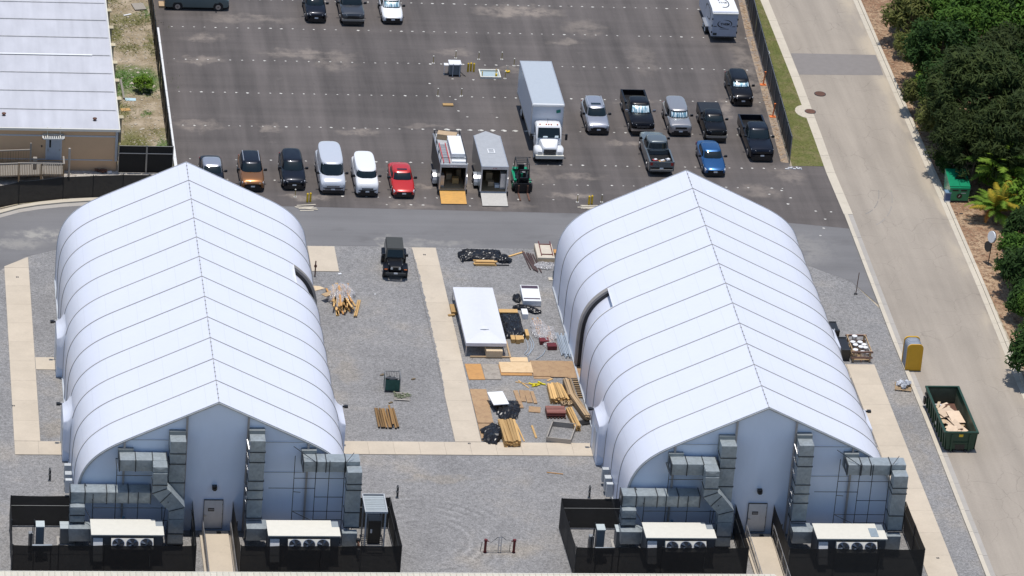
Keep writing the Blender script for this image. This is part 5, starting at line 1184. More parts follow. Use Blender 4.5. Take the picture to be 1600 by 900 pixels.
# box truck
def box_truck():
    bx, by = 30.45, 58.35     # front bumper
    t = thing('box_truck', 'large white box truck with white cab in the middle of the lot', 'box truck', (bx, by, 0))
    hw = 1.28; yb0, yb1 = 2.75, 11.0; zb, zt = 1.15, 3.95
    m_box = pm('cargo_box_white', (.58, .61, .66), .35, var=0, namt=.05); m_roofb = pm('cargo_roof', (.42, .46, .50), .5, namt=.06, var=0)
    part('cargo_box', m_box, t, lambda b: b.box(-hw, hw, yb0, yb1, zb, zt-.03))
    part('cargo_roof', m_roofb, t, lambda b: b.box(-hw+.05, hw-.05, yb0+.05, yb1-.05, zt-.03, zt))
    part('roof_rail', m_alum, t, lambda b: (b.box(-hw-.02, -hw+.05, yb0, yb1, zt-.10, zt+.02), b.box(hw-.05, hw+.02, yb0, yb1, zt-.10, zt+.02), b.box(-hw+.05, hw-.05, yb1-.05, yb1+.01, zt-.1, zt+.015)))
    part('front_cap', m_white, t, lambda b: b.loft([[(x, yb0+.06, zt+.02), (x, yb0-.03, zt-.01), (x, yb0-.06, zt-.10), (x, yb0-.02, zt-.22), (x, yb0+.06, zt-.22)] for x in (-hw-.02, hw+.02)]), smooth=True)
    part('corner_post', m_alum, t, lambda b: (b.box(-hw-.02, -hw+.05, yb0-.03, yb0+.05, zb, zt-.2), b.box(hw-.05, hw+.02, yb0-.03, yb0+.05, zb, zt-.2)))
    part('box_decal', pm('decal_green', (.01, .20, .15), .4), t, lambda b: b.add([(.70, yb0-.035, 3.18), (1.02, yb0-.035, 3.26), (1.0, yb0-.035, 3.52), (.66, yb0-.035, 3.44)], [(0, 1, 2, 3)]))
    part('side_rub_rail', m_steel, t, lambda b: (b.box(-hw-.03, -hw, yb0, yb1, zb-.02, zb+.12), b.box(hw, hw+.03, yb0, yb1, zb-.02, zb+.12)))
    part('chassis', m_black, t, lambda b: (b.box(-.45, .45, .7, yb1-.2, .65, 1.1), b.box(-1.0, -.5, 3.6, 5.0, .5, 1.05), b.box(.5, 1.0, 3.6, 5.0, .5, 1.05)))
    # cab
    def rg(y, w_, zl, zt_): return [(x, y, z) for x, z in ((-w_, zl), (w_, zl), (w_, zt_-.18), (w_*.9, zt_-.04), (w_*.6, zt_), (-w_*.6, zt_), (-w_*.9, zt_-.04), (-w_, zt_-.18))]
    part('cab', P_white, t, lambda b: b.loft([rg(1.12, 1.0, .8, 1.78), rg(1.35, 1.02, .8, 2.15), rg(1.62, 1.02, .8, 2.55), rg(1.75, 1.02, .8, 2.64), rg(2.45, 1.02, .8, 2.66), rg(2.55, .98, .8, 2.6)]), smooth=True, angle=40)
    part('hood', P_white, t, lambda b: b.loft([rg(.03, .50, .85, 1.34), rg(.12, .58, .8, 1.44), rg(.6, .68, .8, 1.60), rg(1.2, .82, .8, 1.76)]), smooth=True, angle=40)
    for s_ in (-1, 1):
        part('fender', P_white, t, lambda b: b.loft([[(s_*(.42), y, .7), (s_*w_, y, .62), (s_*w_, y, zt_-.12), (s_*(w_-.12), y, zt_), (s_*.42, y, zt_+.06)] for y, w_, zt_ in ((.10, .96, .98), (.2, 1.10, 1.10), (.6, 1.18, 1.22), (1.05, 1.18, 1.18), (1.35, 1.05, 1.0))]), smooth=True, angle=45)
        part('headlight', m_lamp, t, lambda b: b.box(s_*.62, s_*.95, .02, .12, .92, 1.06))
        part('mirror', m_black, t, lambda b: (b.box(s_*1.32, s_*1.50, 1.2, 1.34, 1.55, 2.05), b.tube((s_*1.0, 1.4, 1.95), (s_*1.4, 1.3, 1.95), .02, 4)))
        part('side_window', m_glass, t, lambda b: b.quad((s_*1.03, 1.55, 1.75), (s_*1.03, 2.4, 1.75), (s_*1.03, 2.4, 2.40), (s_*1.03, 1.75, 2.40)), fix=False)
        wheel(t, s_*1.14, .78, .50, s_, .28, m_white)
        wheel(t, s_*1.2, 8.6, .50, s_, .5, m_white); part('mud_flap', m_black, t, lambda b: b.box(s_*.7, s_*1.2, 9.3, 9.33, .3, .95))
    part('windshield', m_glass, t, lambda b: b.quad((-.90, 1.06, 1.80), (.90, 1.06, 1.80), (.86, 1.47, 2.50), (-.86, 1.47, 2.50)), fix=False)
    part('dash_papers', pm('paper', (.7, .8, .82), .6), t, lambda b: (b.quad((-.5, 1.065, 1.83), (-.1, 1.065, 1.83), (-.12, 1.12, 1.93), (-.45, 1.12, 1.93)), b.quad((.45, 1.065, 1.83), (.75, 1.065, 1.83), (.75, 1.14, 1.97), (.48, 1.14, 1.97))), fix=False)
    part('grille', m_black, t, lambda b: b.box(-.48, .48, -.01, .04, .86, 1.28)); part('grille_bars', m_steel, t, lambda b: [b.box(-.46, .46, -.02, -.01, .90+.09*i, .92+.09*i) for i in range(5)])
    part('front_bumper', m_cream, t, lambda b: b.box(-1.12, 1.12, -.14, .06, .52, .80)); part('marker_lights', m_orange, t, lambda b: [b.box(x-.05, x+.05, 1.70, 1.78, 2.62, 2.70) for x in (-.7, -.2, 0, .2, .7)])
    part('underbody', m_black, t, lambda b: b.box(-1.0, 1.0, .15, 2.5, .35, .8)); part('antenna', m_black, t, lambda b: b.tube((-.05, 2.1, 2.66), (-.05, 2.1, 3.0), .015, 4))
box_truck()
# cargo trailers with open ramps
def trailer(x, y, lb, L, side_mat, roof_mat, ramp_mat, nose, H=2.55, rack=False):
    t = thing('cargo_trailer', lb, 'trailer', (x, y, 0), group='cargo trailers'); hw = 1.05
    W_ = .04; z0 = .45
    part('side_wall', side_mat, t, lambda b: b.box(-hw, -hw+W_, 0, L, z0, H)); part('side_wall', side_mat, t, lambda b: b.box(hw-W_, hw, 0, L, z0, H))
    part('floor', m_woodd, t, lambda b: b.box(-hw+W_, hw-W_, 0, L, z0, z0+.08))
    if nose: part('nose', side_mat, t, lambda b: b.prism([(-hw, L), (hw, L), (0, L+.85)], z0, H)); rp_ = [(-hw, -.02), (hw, -.02), (hw, L), (0, L+.87), (-hw, L)]
    else: part('front_wall', side_mat, t, lambda b: b.box(-hw, hw, L-.04, L, z0, H)); rp_ = [(-hw, -.02), (hw, -.02), (hw, L), (-hw, L)]
    part('roof', roof_mat, t, lambda b: b.prism(rp_, H, H+.05))
    part('roof_edge', m_alum, t, lambda b: (b.box(-hw-.02, -hw+.05, -.03, L, H+.001, H+.065), b.box(hw-.05, hw+.02, -.03, L, H+.001, H+.065), b.box(-hw+.05, hw-.05, -.04, .04, H+.001, H+.065)))
    part('rear_frame', m_alum, t, lambda b: (b.box(-hw-.02, -hw+.09, -.05, .02, z0-.05, H), b.box(hw-.09, hw+.02, -.05, .02, z0-.05, H), b.box(-hw+.09, hw-.09, -.05, .02, H-.18, H), b.box(-hw+.09, hw-.09, -.05, .02, z0-.06, z0+.02)))
    part('clearance_lights', m_tail, t, lambda b: [b.box(k*.12-.03, k*.12+.03, -.065, -.05, H-.10, H-.05) for k in (-1, 0, 1)])
    part('ramp_door', ramp_mat, t, lambda b: b.hexa([(-hw+.05, -1.72, .01), (hw-.05, -1.72, .01), (hw-.05, -.03, z0-.06), (-hw+.05, -.03, z0-.06)], [(-hw+.05, -1.72, .05), (hw-.05, -1.72, .05), (hw-.05, -.03, z0), (-hw+.05, -.03, z0)]))
    part('ramp_edge', m_dsteel, t, lambda b: b.box(-hw+.03, hw-.03, -1.80, -1.721, 0, .06))
    for s_ in (-1, 1):
        part('fender', m_alum, t, lambda b: b.loft([[(s_*hw, 1.2+.95+math.cos(a)*q_, .30+math.sin(a)*q_*.9) for a in [math.pi*k/8 for k in range(9)]] + [(s_*hw, 1.2+.95+math.cos(a)*(q_-.03), .30+math.sin(a)*(q_-.03)*.9) for a in [math.pi*k/8 for k in range(8, -1, -1)]] if xx == 0 else [(s_*(hw+.30), 1.2+.95+math.cos(a)*q_, .30+math.sin(a)*q_*.9) for a in [math.pi*k/8 for k in range(9)]] + [(s_*(hw+.30), 1.2+.95+math.cos(a)*(q_-.03), .30+math.sin(a)*(q_-.03)*.9) for a in [math.pi*k/8 for k in range(8, -1, -1)]] for xx, q_ in ((0, .80), (1, .80))]))
        for yy_ in (1.78, 2.55): wheel(t, s_*(hw+.27), yy_, .33, s_, .2, m_white)
        part('door_post', m_dsteel, t, lambda b: b.box(s_*(hw+.02), s_*(hw+.12), -.1, .0, .1, .5))
    part('interior_cabinet', m_alum, t, lambda b: b.box(-hw+.08, -hw+.42, .3, .8, z0+.08, z0+1.05) if rack else b.box(hw-.5, hw-.08, .3, .8, z0+.08, z0+1.4))
    return t, hw, H
m_sil = pm('trailer_side_dark', (.20, .26, .27), .3, .3, .5); m_troof = pm('trailer_roof', (.40, .41, .42), .5, namt=.15)
t1, hw, H = trailer(22.05, 52.55, 'dark trailer with ladder rack, red ladder and wooden ramp down', 5.6, m_dsteel, m_troof, mat_ply('ramp_ply', (.60, .32, .08), (.50, .28, .08)), False, rack=True)
t2_, _, _ = trailer(25.25, 52.3, 'silver V-nose trailer with bare roof and pale ramp down', 5.6, m_sil, m_troof, pm('ramp_pale', (.46, .44, .40), .8, nscale=5), True)
part('roof_vent', m_white, t2_, lambda b: (b.box(-.3, .3, 2.4, 2.47, H+.05, H+.10), b.box(-.3, .3, 3.05, 3.12, H+.05, H+.10), b.box(-.28, -.2, 2.47, 3.05, H+.05, H+.1), b.box(.2, .28, 2.47, 3.05, H+.05, H+.1)))
for s_ in (-1, 1):
    for y in (.3, 1.9, 3.6, 5.3): part('rack_post', m_black, t1, lambda b: b.box(s_*1.0-.03, s_*1.0+.03, y-.03, y+.03, H+.05, H+.45))
    part('rack_rail', m_black, t1, lambda b: b.box(s_*1.0-.025, s_*1.0+.025, .2, 5.4, H+.45, H+.50))
part('rack_bar', m_black, t1, lambda b: [b.box(-1.0, 1.0, y-.02, y+.02, H+.46, H+.49) for y in (.3, 5.3)])
part('rear_stickers', m_white, t1, lambda b: [b.box(-.25+.12*k, -.17+.12*k, -.07, -.055, H-.13, H-.06) for k in range(4)])
lt = thing('ladder', 'red and aluminium ladder lying on the dark trailer roof', 'ladder', (22.05-.55, 52.6, H+.10))
for x in (-.24, .24): part('stile', m_red, lt, lambda b: b.box(x-.035, x+.035, .1, 3.6, 0, .09))
for k in range(11): part('rung', m_alum, lt, lambda b: b.box(-.21, .21, .3+.3*k, .37+.3*k, .02, .06))
for k, (y0_, y1_, z_) in enumerate(((.35, 4.1, .12), (.75, 4.25, .22))):
    o = MB(); o.box(0, 1.12, 0, y1_-y0_, 0, .10); o = o.build('foam_board', m_white, loc=(22.05-.12+.02*k, 52.55+y0_, H+.05+.11*k+.004)); tag(o, ('lower' if k == 0 else 'upper')+' white insulation board stacked on the dark trailer roof', 'board', 'white boards on the trailer')
o = MB(); o.box(0, 1.05, .0, .2, 0, .30); o.box(0, 1.05, .2, 3.3, .18, .30); tag(o.build('foam_bundle', m_white, loc=(22.05-.13, 53.35, H+.30)), 'topmost thick white bundle on the dark trailer roof', 'board')
o = MB().obox((0, 0, .22), (1.5, .75, .44), -.25).build('cardboard_box', m_card, loc=(22.0, 57.3, H+.06)); tag(o, 'long brown cardboard box lying across the front of the dark trailer roof', 'cardboard box')
ci = 0
for tx, ty, lst in ((22.05, 52.55, ((.35, .9, .5, .45, m_wood, 'plywood crate in the dark trailer'), (-.1, 1.6, .45, .5, m_card, 'brown carton in the dark trailer'), (.7, 1.9, .35, .7, m_woodd, 'tall wooden box in the dark trailer'))), (25.25, 52.3, ((-.1, .8, .45, .35, m_card, 'open brown carton by the pale ramp trailer door'), (-.15, 1.7, .5, .7, m_woodd, 'stacked brown box inside the pale ramp trailer'), (.35, .5, .35, .25, m_white, 'small white carton inside the pale ramp trailer')))):
    for dx, dy, w_, h_, mt, lb in lst:
        o = MB().box(-w_/2, w_/2, 0, .4, 0, h_).build('carton', mt, loc=(tx+dx, ty+dy, .535)); tag(o, lb, 'box')
# white enclosed trailer with round logo
t = thing('enclosed_trailer', 'white enclosed trailer with a black oval logo on its rear, by the right fence', 'trailer', (48.4, 82.8, 0)); hw = 1.08; H2 = 2.75
part('trailer_body', pm('trailer_white', (.55, .57, .62), .35, var=0), t, lambda b: b.box(-hw, hw, 0, 6.5, .5, H2-.05)); part('trailer_roof', m_white, t, lambda b: (b.box(-hw, hw, .5, 6.5, H2-.05, H2), b.hexa([(-hw-.02, -.06, H2-.2), (hw+.02, -.06, H2-.2), (hw+.02, .5, H2-.06), (-hw-.02, .5, H2-.06)], [(-hw-.02, -.06, H2-.12), (hw+.02, -.06, H2-.12), (hw+.02, .5, H2+.0), (-hw-.02, .5, H2+.0)])))
part('rear_trim', m_cream, t, lambda b: b.box(-hw, hw, -.09, -.06, H2-.22, H2-.13)); part('rear_hinge', m_dsteel, t, lambda b: [b.box(s_*hw-.04, s_*hw+.04, -.06, .02, z, z+.16) for s_ in (-1, 1) for z in (.8, 1.4, 2.0)])
part('rear_door', pm('trailer_door', (.42, .45, .52), .4, var=0), t, lambda b: b.box(-hw+.08, hw-.08, -.02, .0, .56, H2-.24))
def ellipse_logo(b, cx, cz, rx, rz_, Y, a0, a1, w0, w1):
    n = 22
    for i in range(n):
        u0, u1 = i/n, (i+1)/n; aa, ab = a0+(a1-a0)*u0, a0+(a1-a0)*u1
        wa = w0+(w1-w0)*math.sin(math.pi*u0); wb = w0+(w1-w0)*math.sin(math.pi*u1)
        b.quad((cx+math.cos(aa)*(rx-wa), Y, cz+math.sin(aa)*(rz_-wa)), (cx+math.cos(ab)*(rx-wb), Y, cz+math.sin(ab)*(rz_-wb)), (cx+math.cos(ab)*rx, Y, cz+math.sin(ab)*rz_), (cx+math.cos(aa)*rx, Y, cz+math.sin(aa)*rz_))
part('logo_swoosh', m_black, t, lambda b: (ellipse_logo(b, -.02, 1.62, .62, .36, -.026, 2.2, 5.0, .01, .10), ellipse_logo(b, .02, 1.66, .60, .36, -.026, -.9, 1.9, .01, .08)), fix=False)
def text(parent, body, size, loc, rot, mat, name='lettering'):
    cu = bpy.data.curves.new(name, 'FONT'); cu.body = body; cu.size = size; cu.align_x = 'CENTER'; cu.align_y = 'CENTER'; cu.extrude = .003; cu.offset = .008
    o = bpy.data.objects.new(name, cu); COL.objects.link(o); o.parent = parent; o.location = loc; o.rotation_euler = rot; cu.materials.append(mat)
    dg = bpy.context.evaluated_depsgraph_get(); me = bpy.data.meshes.new_from_object(o.evaluated_get(dg)); bpy.data.objects.remove(o)
    o = link(name, me, parent, loc, rot); return o
text(t, 'THEM', .30, (.02, -.028, 1.62), (rad(90), 0, 0), m_black); 
part('logo_tagline', m_dsteel, t, lambda b: (b.box(-.42, .38, -.026, -.022, 1.16, 1.20), b.box(-.95, -.66, -.026, -.022, 1.38, 1.44), b.box(.66, .92, -.026, -.022, 1.38, 1.44)))
part('corner_label', m_dsteel, t, lambda b: b.box(-.95, -.62, -.026, -.022, .6, .82))
part('roof_logo', m_black, t, lambda b: [b.quad((.05+math.cos(a)*.42, 1.8+math.sin(a)*.8, H2+.004), (.05+math.cos(a+.3)*.42, 1.8+math.sin(a+.3)*.8, H2+.004), (.05+math.cos(a+.3)*.50, 1.8+math.sin(a+.3)*.95, H2+.004), (.05+math.cos(a)*.50, 1.8+math.sin(a)*.95, H2+.004)) for a in [k*.3-2.0 for k in range(15)]], fix=False)
text(t, 'THE', .42, (.02, 1.9, H2+.004), (0, 0, 0), m_black, 'roof_lettering')
part('side_logo', m_dsteel, t, lambda b: [b.obox((-hw-.003, 2.2+math.cos(a)*1.1, 1.8+math.sin(a)*.5), (.006, .5, .07), rx=a+1.57) for a in [k*.42 for k in range(12)]])
part('fender', m_alum, t, lambda b: b.box(-hw-.28, -hw, 1.4, 3.2, .70, .80))
for s_ in (-1, 1):
    for y in (1.85, 2.7): wheel(t, s_*(hw+.22), y, .33, s_, .2, m_white)
part('rear_bumper', m_dsteel, t, lambda b: b.box(-hw, hw, -.06, .1, .40, .49))
# forklift
t = thing('forklift', 'green truck-mounted forklift with black cage and forks beside the silver trailer', 'forklift', ((27.69, 53.24)[0], 52.9, 0))
part('fork', m_rust, t, lambda b: (b.box(-.42, -.30, -1.35, .05, .05, .10), b.box(-.42, -.30, 0, .07, .1, .7))); part('fork', m_rust, t, lambda b: (b.box(.30, .42, -1.35, .05, .05, .10), b.box(.30, .42, 0, .07, .1, .7)))
part('fork_carriage', m_black, t, lambda b: (b.box(-.62, .62, .08, .16, .25, .85), b.box(-.62, .62, .16, .9, .0, .3)))
part('mast', m_black, t, lambda b: (b.box(-.42, -.32, .18, .30, .1, 2.0), b.box(.32, .42, .18, .30, .1, 2.0), b.box(-.42, .42, .2, .28, 1.2, 1.3), b.box(-.42, .42, .2, .28, 1.9, 2.0)))
part('chassis', m_grn2, t, lambda b: (b.box(-.70, -.50, .5, 2.4, .35, .95), b.box(.52, .68, .5, 1.2, .35, .8), b.box(-.6, .6, 2.2, 2.6, .35, 1.1)))
part('engine_cover', m_black, t, lambda b: (b.box(-.48, .50, .7, 2.3, .35, .95), b.box(-.3, .3, 1.0, 1.4, .95, 1.3))); part('seat', m_black, t, lambda b: (b.box(-.25, .25, 1.5, 1.9, .95, 1.15), b.box(-.25, .25, 1.9, 2.0, 1.1, 1.6)))
part('cage', m_dsteel, t, lambda b: ([b.tube((x, y, .9), (x*.85, y+.05, 2.1), .035, 6) for x in (-.55, .55) for y in (.9, 2.2)], [b.tube((-.47, y, 2.1), (.47, y, 2.1), .03, 6) for y in (.95, 1.3, 1.6, 1.95, 2.25)], b.tube((-.47, .95, 2.1), (-.47, 2.25, 2.1), .035, 6), b.tube((.47, .95, 2.1), (.47, 2.25, 2.1), .035, 6)))
part('hose_guard', m_grn2, t, lambda b: (b.box(-.12, .02, .9, 1.1, .96, 1.3), b.box(.5, .62, 1.3, 1.5, .8, 1.0))); part('controls', m_steel, t, lambda b: (b.box(.1, .3, 1.2, 1.3, 1.3, 1.45), b.cyl((.1, 1.1), .14, 1.35, 1.38, 10)))
for s_ in (-1, 1): wheel(t, s_*.78, .75, .36, s_, .26, m_grn2)
wheel(t, .15, 2.45, .34, 1, .3, m_grn2)

# ================================================================== YARD THINGS
def obj(name, mb, mat, loc, label, cat, rz=0.0, group=None, **kw):
    o = mb.build(name, mat, loc=(loc[0], loc[1], loc[2] if len(loc) > 2 else .004), rot=rz, **kw); return tag(o, label, cat, group)
# white canopy tent
t = thing('canopy_tent', 'white hip-roof canopy tent on the gravel beside the centre walk', 'canopy tent', (21.6, 30.2, 0)); hx, hy, hz = 1.48, 4.45, 1.07
rr = R
vs = [(-hx, -hy, hz), (hx, -hy, hz), (hx, hy, hz), (-hx, hy, hz), (0, -hy+1.7, hz+.42), (0, hy-1.0, hz+.42)]
def tri_fill(b, a, c_, d, f, n=8):
    """sagging cloth patch between four corners"""
    P = [Vector(v) for v in (a, c_, d, f)]; o = len(b.v)
    for i in range(n+1):
        for j in range(n+1):
            u, v = i/n, j/n; p = P[0]*(1-u)*(1-v)+P[1]*u*(1-v)+P[2]*u*v+P[3]*(1-u)*v
            p.z -= .06*math.sin(math.pi*u)*math.sin(math.pi*v) - .016*noise.noise(p*2.2); b.v.append(tuple(p))
    for i in range(n):
        for j in range(n): b.f.append([o+i*(n+1)+j, o+(i+1)*(n+1)+j, o+(i+1)*(n+1)+j+1, o+i*(n+1)+j+1]); b.m.append(0)
m_canopy = pm('canopy_cloth', (.66, .67, .70), .6, namt=.05, var=0)
b = MB(); tri_fill(b, vs[0], vs[1], vs[4], vs[4]); tri_fill(b, vs[1], vs[2], vs[5], vs[4]); tri_fill(b, vs[2], vs[3], vs[5], vs[5]); tri_fill(b, vs[3], vs[0], vs[4], vs[5])
b.build('canopy_roof', m_canopy, t, smooth=True, fix=False, angle=25)
part('valance', m_canopy, t, lambda b: (b.box(-hx, hx, -hy-.012, -hy, hz-.26, hz), b.box(-hx, hx, hy, hy+.012, hz-.26, hz), b.box(-hx-.012, -hx, -hy, hy, hz-.26, hz), b.box(hx, hx+.012, -hy, hy, hz-.26, hz)))
part('top_vent', m_canopy, t, lambda b: b.hexa([(-.32, -3.0, hz+.36), (.32, -3.0, hz+.36), (.1, -2.7, hz+.44), (-.1, -2.7, hz+.44)], [(-.30, -3.02, hz+.41), (.30, -3.02, hz+.41), (.1, -2.65, hz+.50), (-.1, -2.65, hz+.50)]))
for x in (-hx+.03, hx-.03):
    for y in (-hy+.03, 0, hy-.03): part('leg', m_alum, t, lambda b: b.box(x-.025, x+.025, y-.025, y+.025, 0, hz))
part('truss', m_dsteel, t, lambda b: (b.box(-hx, hx, -hy+.02, -hy+.05, hz-.34, hz-.30), b.box(-hx+.01, -hx+.03, -hy, hy, hz-.34, hz-.30), b.box(hx-.03, hx-.01, -hy, hy, hz-.34, hz-.30)))
obj('plywood_crate', MB().box(-.60, .60, -.55, .55, .10, .60), m_woodp, (22.2, 25.95), 'low plywood crate under the near end of the canopy tent', 'crate')
obj('floor_frame', MB().box(-1.5, 1.5, -.06, .06, 0, .12).box(1.38, 1.5, .06, 2.5, 0, .12), m_woodd, (21.95, 25.5), 'L-shaped timber frame on the gravel at the near edge of the canopy tent', 'timber frame')
obj('timber_stack', MB().box(-.2, .2, -1.1, .2, 0, .25).obox((-.22, -1.3, .08), (.5, .22, .12), .2), m_wood, (20.0, 33.3), 'short yellow timbers poking out from the left side of the canopy tent', 'timbers')
# plywood path to the right building
def ply(x0, x1, y0, y1, mat, lb, z=.004, th=.05, rz=0.0, skew=0.0):
    cx_, cy_ = (x0+x1)/2, (y0+y1)/2
    b = MB(); b.hexa([(x0-cx_, y0-cy_, 0), (x1-cx_, y0-cy_+skew, 0), (x1-cx_, y1-cy_+skew, 0), (x0-cx_, y1-cy_, 0)], [(x0-cx_, y0-cy_, th), (x1-cx_, y0-cy_+skew, th), (x1-cx_, y1-cy_+skew, th), (x0-cx_, y1-cy_, th)])
    o = b.build('plywood_sheet', mat, loc=(cx_, cy_, z), rot=rz); return tag(o, lb, 'plywood', 'plywood sheets laid on the gravel')
ply(19.95, 21.13, 22.05, 24.45, m_plyo, 'orange plywood sheet, leftmost of the path to the building door', rz=.02)
ply(21.17, 22.35, 22.1, 24.45, m_plyg, 'weathered grey plywood sheet second from the left of the path', rz=-.01)
ply(22.45, 24.8, 23.1, 24.7, m_plyp, 'long pale plywood strip in the middle of the path', z=.055, th=.05); ply(22.4, 24.7, 22.75, 24.4, m_plyo, 'orange-edged sheet under the pale plywood strip of the path')
ply(23.35, 24.65, 24.85, 25.55, m_plyp, 'small pale plywood offcut behind the pale strip', z=.004)
ply(24.75, 26.05, 22.6, 25.0, m_ply, 'tan plywood sheet right after the pale strip', z=.03); ply(24.75, 26.0, 22.3, 24.7, m_ply, 'lower tan sheet showing its edge under the path', z=.004, th=.026)
ply(26.03, 27.25, 22.5, 25.0, m_ply, 'stained tan plywood sheet second from the building door', z=.056, th=.03); ply(27.22, 28.5, 22.4, 25.0, m_ply, 'tan plywood sheet against the right building door', z=.02)
ply(19.86, 21.05, 18.05, 20.6, m_ply, 'upper brown plywood sheet along the right edge of the centre walk', rz=0); ply(19.86, 21.0, 15.5, 18.0, m_ply, 'middle brown plywood sheet along the right edge of the centre walk', z=.03)
ply(19.86, 21.0, 12.95, 15.45, m_ply, 'lowest brown plywood sheet half under the black plastic', z=.004)
obj('door_sill', MB().box(-.22, .22, -1.1, 1.1, 0, .06), m_conc, (28.3, 23.5), 'pale door sill at the end of the plywood path', 'sill')
# crumpled plastic
def crumple(name, pts_, mat, loc, lb, cat, h=.35, seed=1, amp=.25, group=None, rz=0.0, n=26, sx=1.0, sy=1.0):
    """crumpled film: a heightfield over a ragged outline"""
    rs = random.Random(seed); b = MB()
    idx = {}
    for i in range(n+1):
        for j in range(n+1):
            u, v = -1+2*i/n, -1+2*j/n; a = math.atan2(v, u); r_ = math.hypot(u, v)
            lim = .80+.28*noise.noise(Vector((math.cos(a)*1.7+seed, math.sin(a)*1.7, seed*.7)))+.10*noise.noise(Vector((math.cos(a)*6+seed, math.sin(a)*6, 0)))
            if pts_ == 'box': lim = 1/max(abs(math.cos(a)), abs(math.sin(a)))*.97
            if r_ <= lim:
                e = max(0, 1-(r_/lim)**4)
                z = .03+h*e*(.65+amp*noise.noise(Vector((u*3.1+seed, v*3.1, 0))))+.10*abs(noise.noise(Vector((u*8, v*8, seed))))+.05*noise.noise(Vector((u*17, v*17, seed)))
                idx[(i, j)] = len(b.v); b.v.append((u*sx+rs.uniform(-.02, .02), v*sy+rs.uniform(-.02, .02), max(.01, z)))
    for i in range(n):
        for j in range(n):
            q_ = [(i, j), (i+1, j), (i+1, j+1), (i, j+1)]
            if all(p in idx for p in q_): b.f.append([idx[p] for p in q_]); b.m.append(0)
    o = b.build(name, mat, loc=(loc[0], loc[1], .006), rot=rz, fix=False); return tag(o, lb, cat, group)
g_bp = 'crumpled black plastic in the yard'
crumple('black_plastic', None, m_bag, (22.15, 17.6), 'crumpled black plastic heap beside the white square panel', 'plastic sheet', .5, 3, group=g_bp, sx=1.30, sy=2.1)
crumple('black_plastic', None, m_bag, (20.85, 13.9), 'crumpled black plastic spilling left of the yellow timber stack by the cross walk', 'plastic sheet', .45, 8, group=g_bp, sx=1.15, sy=1.9, rz=-.4)
crumple('black_plastic', 'box', m_bag, (24.1, 30.4), 'black plastic wrapped tight over timber right of the canopy tent', 'plastic sheet', .55, 5, group=g_bp, sx=.85, sy=2.1, amp=.12)
crumple('black_plastic', None, m_bag, (25.6, 33.2), 'curled black plastic trailing under the white striped crate', 'plastic sheet', .3, 12, group=g_bp, sx=1.5, sy=.55, rz=-.55)
crumple('black_plastic', None, m_bag, (25.0, 34.9), 'small black plastic bunch at the left corner of the white striped crate', 'plastic sheet', .3, 14, group=g_bp, sx=.45, sy=.9)
obj('square_board', MB().obox((0, 0, 0), (1.15, 1.75, .06), 0, .05), m_white, (21.6, 18.2, .60), 'white square board lying on the black plastic heap', 'board', rz=.16)
obj('wrapped_timber', MB().box(-.75, .65, 1.75, 2.3, 0, .35).box(-.35, -.05, -2.5, -1.8, 0, .32).box(-.02, .3, -2.6, -1.9, 0, .36).box(.32, .6, -2.4, -1.8, 0, .3).box(.8, 1.05, -1.9, -.9, 0, .35), m_wood, (24.1, 30.3), 'yellow timber ends poking from the black wrapping right of the canopy tent', 'timbers')
obj('white_carton', MB().box(-.22, .22, -.45, .45, 0, .42), m_white, (25.25, 32.1), 'small white carton against the black wrapped timber', 'carton')
def lumber(name, lb, loc, n, layers, ln, rz, mat, w_=.19, h=.09, jit=.25, cat='lumber', group='stacks of lumber in the yard', fan=0.0):
    t = thing(name, lb, cat, loc, rz, group); bd = MB().box(-w_/2+.005, w_/2-.005, -ln/2, ln/2, 0, h-.006).build('board', mat, mesh_only=True)
    for l in range(layers):
        for k in range(n):
            if l == layers-1 and R.random() < .15: continue
            o = link('board', bd, t, ((k-(n-1)/2)*w_*1.03+R.uniform(-.01, .01), R.uniform(-jit, jit)*.5, .01+l*h), (0, 0, R.uniform(-.02, .02)+fan*(k-(n-1)/2)/n))
    return t
lumber('lumber_stack', 'neat yellow timber stack at the lower edge beside the black plastic', (21.9, 13.7, 0), 6, 6, 3.2, .03, m_wood)
obj('stray_board', MB().box(-.05, .05, -1.3, 1.3, 0, .05), m_wood, (22.75, 14.2), 'single yellow board lying right beside the neat timber stack', 'board', rz=.1)
obj('stray_board', MB().box(-.07, .07, -.9, .9, 0, .07), m_wood, (23.75, 14.3), 'lone short board lying clear between the timber stack and the wooden frame', 'board', rz=.05)
lumber('lumber_stack', 'fanned upper yellow lumber pile near the right building wall', (26.1, 19.75, 0), 8, 5, 2.3, .06, m_wood, fan=.14, w_=.15)
lumber('lumber_stack', 'long brown lumber bundle leaning right of the fanned pile', (27.05, 20.3, 0), 4, 6, 2.4, .03, m_woodd, w_=.14)
lumber('lumber_stack', 'long slanted lumber bundle nearest the building, below the fanned pile', (27.45, 17.5, 0), 3, 6, 3.3, .21, m_woodd, w_=.14)
lumber('lumber_stack', 'short slanted yellow boards left of the long slanted bundle', (26.75, 15.95, 0), 3, 5, 2.8, .10, m_wood, w_=.14)
for k in range(9): obj('short_offcut', MB().box(-.20, .20, -.05, .05, 0, .12), m_woodd, (27.72+.012*k, 22.1-.33*k), ('first', 'second', 'third', 'fourth', 'fifth', 'sixth', 'seventh', 'eighth', 'ninth')[k]+' short dark offcut from the back in the row beside the brown lumber', 'offcut', group='row of short offcuts by the building')
for k in range(6): obj('lumber_end', MB().obox((0, 0, .12), (.2, .5, .22), R.uniform(-.4, .4)), m_woodd, (26.3+.14*k, 18.5+R.uniform(-.3, .2)), ('first', 'second', 'third', 'fourth', 'fifth', 'sixth', 'seventh', 'eighth', 'ninth')[k]+' brown lumber butt from the left in the jumble below the fanned pile', 'offcut', group='lumber butt ends below the fanned pile')
